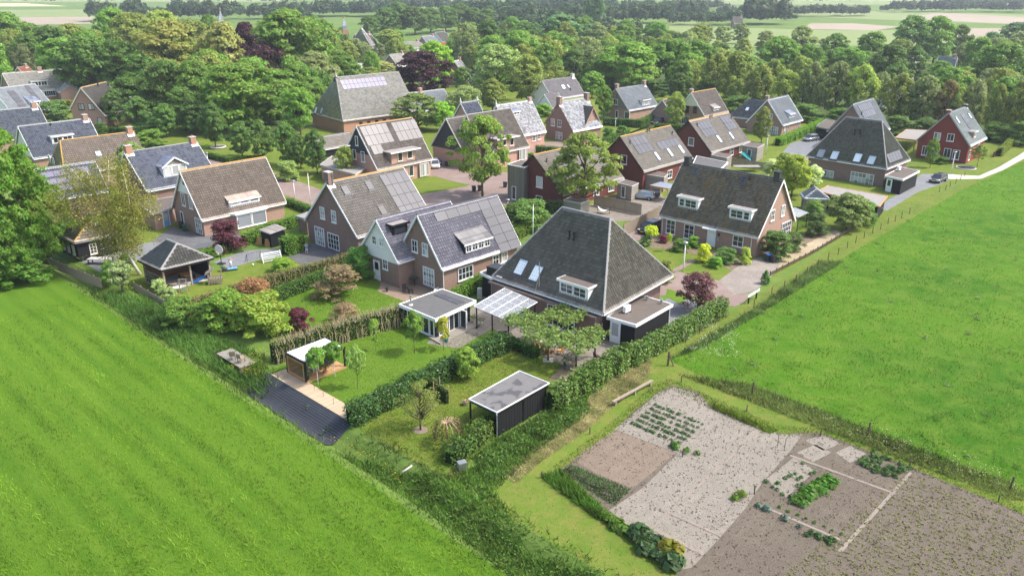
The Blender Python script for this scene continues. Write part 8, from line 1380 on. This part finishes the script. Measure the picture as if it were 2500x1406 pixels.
# far fields
ground('mat_field1', [(.12, .2, .035), (.15, .235, .045), (.17, .24, .06), (.1, .17, .03)], (.006, .03, .4), 0, (1, 1), .2); ground('mat_field2', [(.17, .22, .075), (.19, .235, .09), (.21, .245, .1), (.15, .19, .065)], (.006, .03, .4), 0, (1, 1), .2); ground('mat_tilled', [(.3, .25, .19), (.34, .28, .22), (.27, .22, .16), (.24, .2, .13)], (.006, .03, .4), 0, (1, 1), .2); ground('mat_stubble', [(.5, .45, .24), (.55, .5, .3), (.45, .4, .2), (.4, .36, .16)], (.006, .03, .4), 0, (1, 1), .2)
FZ = .03
for nm, pts, mt in (('field', [(-300, 62), (240, 60), (240, 24), (-300, 26)], 'mat_field2'), ('tilled_field', [(40, 43), (230, 42), (230, 58), (60, 62)], 'mat_tilled'), ('stubble_field', [(-200, 10), (60, 9), (165, 16), (-200, 18)], 'mat_stubble'), ('field', [(-300, 8), (700, 6), (700, -6), (-300, -6)], 'mat_field2'), ('tilled_field', [(-100, 66), (150, 68), (130, 76), (-100, 76)], 'mat_tilled'), ('field', [(1580, 118), (2450, 110), (2500, 76), (2000, 74), (1700, 66)], 'mat_field2'), ('tilled_field', [(1950, 72), (2140, 75), (2195, 66), (2080, 58), (1980, 58)], 'mat_tilled'), ('field', [(1950, 42), (2500, 62), (2600, 40), (2200, 28), (1950, 30)], 'mat_field2'), ('tilled_field', [(2200, 46), (2520, 62), (2520, 44), (2290, 32)], 'mat_tilled'), ('tilled_field', [(2310, 88), (2450, 92), (2450, 70), (2330, 70)], 'mat_tilled'), ('field', [(1700, 12), (2600, 14), (2600, -2), (1700, -2)], 'mat_field2'), ('field', [(1480, 95), (1720, 95), (1700, 55), (1520, 62)], 'mat_field2')):
    FZ += .012; sheet(nm, gpl(pts), mt, FZ)
# far woods: one mass each, built of crowns
def farwood(name, label, lst, color, seed):
    rg = np.random.default_rng(seed); VV, FF, n0 = [], [], 0
    for x0, x1, by, ty, n in lst:
        for k in range(n):
            px = rg.uniform(x0, x1); y = by + rg.uniform(-2.5, 2.5); P = gp(px, y); h = max(6, hz(px, y, ty)) * rg.uniform(.75, 1.1); w_ = h * rg.uniform(.6, .95); m_ = 170; d = sph(m_, rg); d[:, 2] = np.abs(d[:, 2]) * 1.0 - .35 * (rg.uniform(size=m_) < .4); lob = 1 + .25 * np.sin(d[:, 0] * 5 + k) * np.cos(d[:, 1] * 6)
            C = d * lob[:, None] * [w_ / 2, w_ / 2, h * .5] * rg.uniform(.75, 1.05, m_)[:, None] + [P.x, P.y, h * .5]; V, Fc = quads(C, d + rg.normal(size=d.shape) * .4, w_ * .2, rg); VV.append(V); FF.append(Fc + n0); n0 += len(V)
    o = link(name, npmesh(name, np.concatenate(VV), np.concatenate(FF), 'leaf')); o.color = (*color, 1); tag(o, label, 'wood', None, 'stuff')
farwood('far_wood', 'hazy far wood above the left fields', [(218, 350, 52, 2, 16), (350, 430, 45, 14, 8), (430, 560, 50, 4, 22), (560, 720, 48, 8, 22), (690, 800, 42, 2, 14), (640, 760, 60, 22, 10)], (.05, .095, .03), 31)
farwood('far_wood', 'hazy far wood above the village centre', [(780, 960, 40, 6, 50), (900, 1130, 26, -4, 55), (1120, 1300, 48, 4, 60), (1180, 1420, 66, 20, 60), (1240, 1500, 32, -4, 70), (1380, 1640, 58, 14, 64), (1480, 1720, 42, 4, 60), (1420, 1560, 90, 48, 26), (1560, 1760, 24, 0, 40), (1190, 1420, 88, 42, 40), (1180, 1300, 105, 55, 20), (1640, 1800, 62, 28, 24)], (.05, .1, .035), 32)
farwood('far_copse', 'rounded copse standing in the far right meadow', [(1805, 1915, 60, 4, 26)], (.045, .085, .03), 33); farwood('far_treeline', 'long row of thin trees across the far right fields', [(1915, 2125, 40, 14, 40), (2130, 2180, 28, 14, 6)], (.05, .085, .035), 34); farwood('far_wood', 'hazy far wood along the upper right horizon', [(2180, 2520, 30, 4, 90), (2300, 2560, 16, -4, 70), (1740, 1830, 38, 12, 12), (1680, 1780, 52, 28, 10), (1900, 1960, 52, 40, 6)], (.05, .09, .04), 35)
farwood('far_wood', 'pale strip of woods on the far horizon', [(-200, 700, 6, -10, 60), (700, 1500, 6, -14, 140), (1600, 2700, 4, -8, 90)], (.05, .09, .04), 36)
rows('round', 'in the middle distance among the village gardens', 'village garden trees', [(820, 120, 70, 50, OLIVE), (900, 125, 82, 40, DARK), (1000, 150, 110, 40, LUSH), (1150, 100, 55, 50, LUSH), (1240, 110, 60, 50, LUSH), (1290, 110, 62, 30, BLUEG), (1315, 112, 62, 30, BLUEG), (1345, 112, 64, 30, BLUEG), (1240, 160, 95, 60, OLIVE), (1180, 190, 120, 60, LUSH), (1390, 180, 95, 70, LUSH), (1440, 130, 60, 55, BLUEG), (1500, 120, 70, 50, BLUEG), (1640, 120, 75, 45, GREYG), (1680, 130, 80, 50, LUSH), (1340, 235, 175, 40, OLIVE), (1130, 230, 165, 40, LUSH), (980, 215, 165, 55, LUSH), (850, 215, 140, 80, LUSH), (905, 205, 165, 60, OLIVE), (2010, 120, 95, 30, GREYG), (2290, 210, 150, 60, LUSH), (2350, 225, 165, 60, LUSH), (2250, 230, 178, 50, DARK), (2440, 300, 190, 80, LUSH), (2490, 290, 170, 90, LUSH), (1120, 130, 75, 45, OLIVE), (1655, 250, 180, 60, DARK), (1380, 250, 205, 45, OLIVE), (1445, 240, 175, 55, LUSH)])
rgt = np.random.default_rng(77); HC = [(o.location.x, o.location.y) for o in list(col.objects) if o.get('category') in ('house', 'farmhouse', 'barn')]
for (x0, x1, y0, y1, n, hh) in ((790, 1180, 110, 200, 26, 10), (1180, 1480, 105, 225, 46, 14), (1480, 1720, 110, 230, 34, 13), (1720, 2150, 150, 262, 44, 10), (2150, 2540, 150, 300, 50, 12), (-40, 330, 170, 215, 18, 16), (330, 790, 185, 300, 40, 14)):
    for k in range(n):
        px, py = rgt.uniform(x0, x1), rgt.uniform(y0, y1); P = gp(px, py)
        if min(math.hypot(P.x - a, P.y - c) for a, c in HC) < 11: continue
        h_ = hh * rgt.uniform(.65, 1.15); cl = (LUSH, OLIVE, DARK, GREYG, LUSH, OLIVE)[int(rgt.integers(6))]; tree(('round', 'oval', 'round', 'willow')[int(rgt.integers(4))], CN[cl] + ' tree among many in the leafy middle distance', P, h_, h_ * rgt.uniform(.7, .95), cl, group='middle distance trees ' + CN[cl])
pxtree2('poplar', 'tall narrow poplar, left of two at the top centre', 1432, 75, -8, 24, (.05, .1, .035)); pxtree2('poplar', 'tall narrow poplar, right of two at the top centre', 1458, 76, -14, 42, (.05, .1, .035))
# haze
hb = MB(); hb.box(-2600, 2600, -60, 4200, -3, 46); o = hb.build('haze', 'white'); m = bpy.data.materials.new('haze'); m.use_nodes = True; t_ = m.node_tree; t_.nodes.clear(); pv_ = t_.nodes.new('ShaderNodeVolumePrincipled'); pv_.inputs['Color'].default_value = (.86, .92, 1.0, 1); pv_.inputs['Density'].default_value = HAZE; pv_.inputs['Anisotropy'].default_value = .2; oo = t_.nodes.new('ShaderNodeOutputMaterial'); t_.links.new(pv_.outputs[0], oo.inputs[1]); o.data.materials.clear(); o.data.materials.append(m); tag(o, 'thin summer haze over the village', 'haze', None, 'stuff')

# labels of look-alike trees: tell each one by its nearest landmark and its place in the row
LM = [('old farmhouse', 860, 240), ('big copper beech', 1034, 190), ('left church spire', 550, 45), ('small dark church', 845, 80), ('plain gable house', 220, 250), ('long dormer house', 80, 190), ('lilac roof house', 1365, 215), ('timber gable house', 1540, 245), ('cream gable house', 1715, 250), ('bay window house', 1890, 275), ('dark gable house', 2105, 270), ('second hipped house', 2100, 340), ('maroon house', 2320, 320), ('white gables', 2220, 140), ('long dark-roofed house', 2320, 190), ('long orange roof', 1310, 75), ('white village house', 1005, 105), ('poplar pair', 1445, 40), ('far copse', 1860, 35), ('tall tree pair', 2245, 90), ('stepped chimney house', 1400, 280), ('shiny roof house', 1265, 270), ('orchard row', 530, 320)]
from collections import defaultdict
def pix(P): dep = P.y * CP + H * SP; return CX + F * P.x / dep, CY + F * (-P.y * SP + H * CP) / dep
grp = defaultdict(list)
for o in list(col.objects):
    if o.parent is None and o.get('group') and o.get('category') in ('tree', 'bush') and o.get('label'): grp[(o['label'], o['category'])].append(o)
sub = defaultdict(list)
for (lb, ct), os_ in grp.items():
    if len(os_) < 2: continue
    for o in os_:
        x, y = pix(o.location); y -= 40; n_, lx, ly = min(LM, key=lambda q: (q[1] - x) ** 2 + 4 * (q[2] - y) ** 2); rel = 'above' if abs(x - lx) < 45 and y < ly else ('just below' if abs(x - lx) < 45 else ('left of' if x < lx else 'right of')); cw = lb.split(' leafy')[0].split(' tree')[0].split(' undergrowth')[0]
        sub[f"{cw} {'bush' if ct == 'bush' else 'tree'} {rel} the {n_}"].append((x, o))
NUM = ('first', 'second', 'third', 'fourth', 'fifth', 'sixth', 'seventh', 'eighth', 'ninth', 'tenth', 'eleventh', 'twelfth', 'thirteenth', 'fourteenth', 'fifteenth', 'sixteenth', 'seventeenth', 'eighteenth', 'nineteenth', 'twentieth')
for k, l in sub.items():
    l.sort(key=lambda q: q[0])
    for i, (x, o) in enumerate(l): o['label'] = k if len(l) == 1 else f"{k}, {NUM[min(i, 19)]} from left"
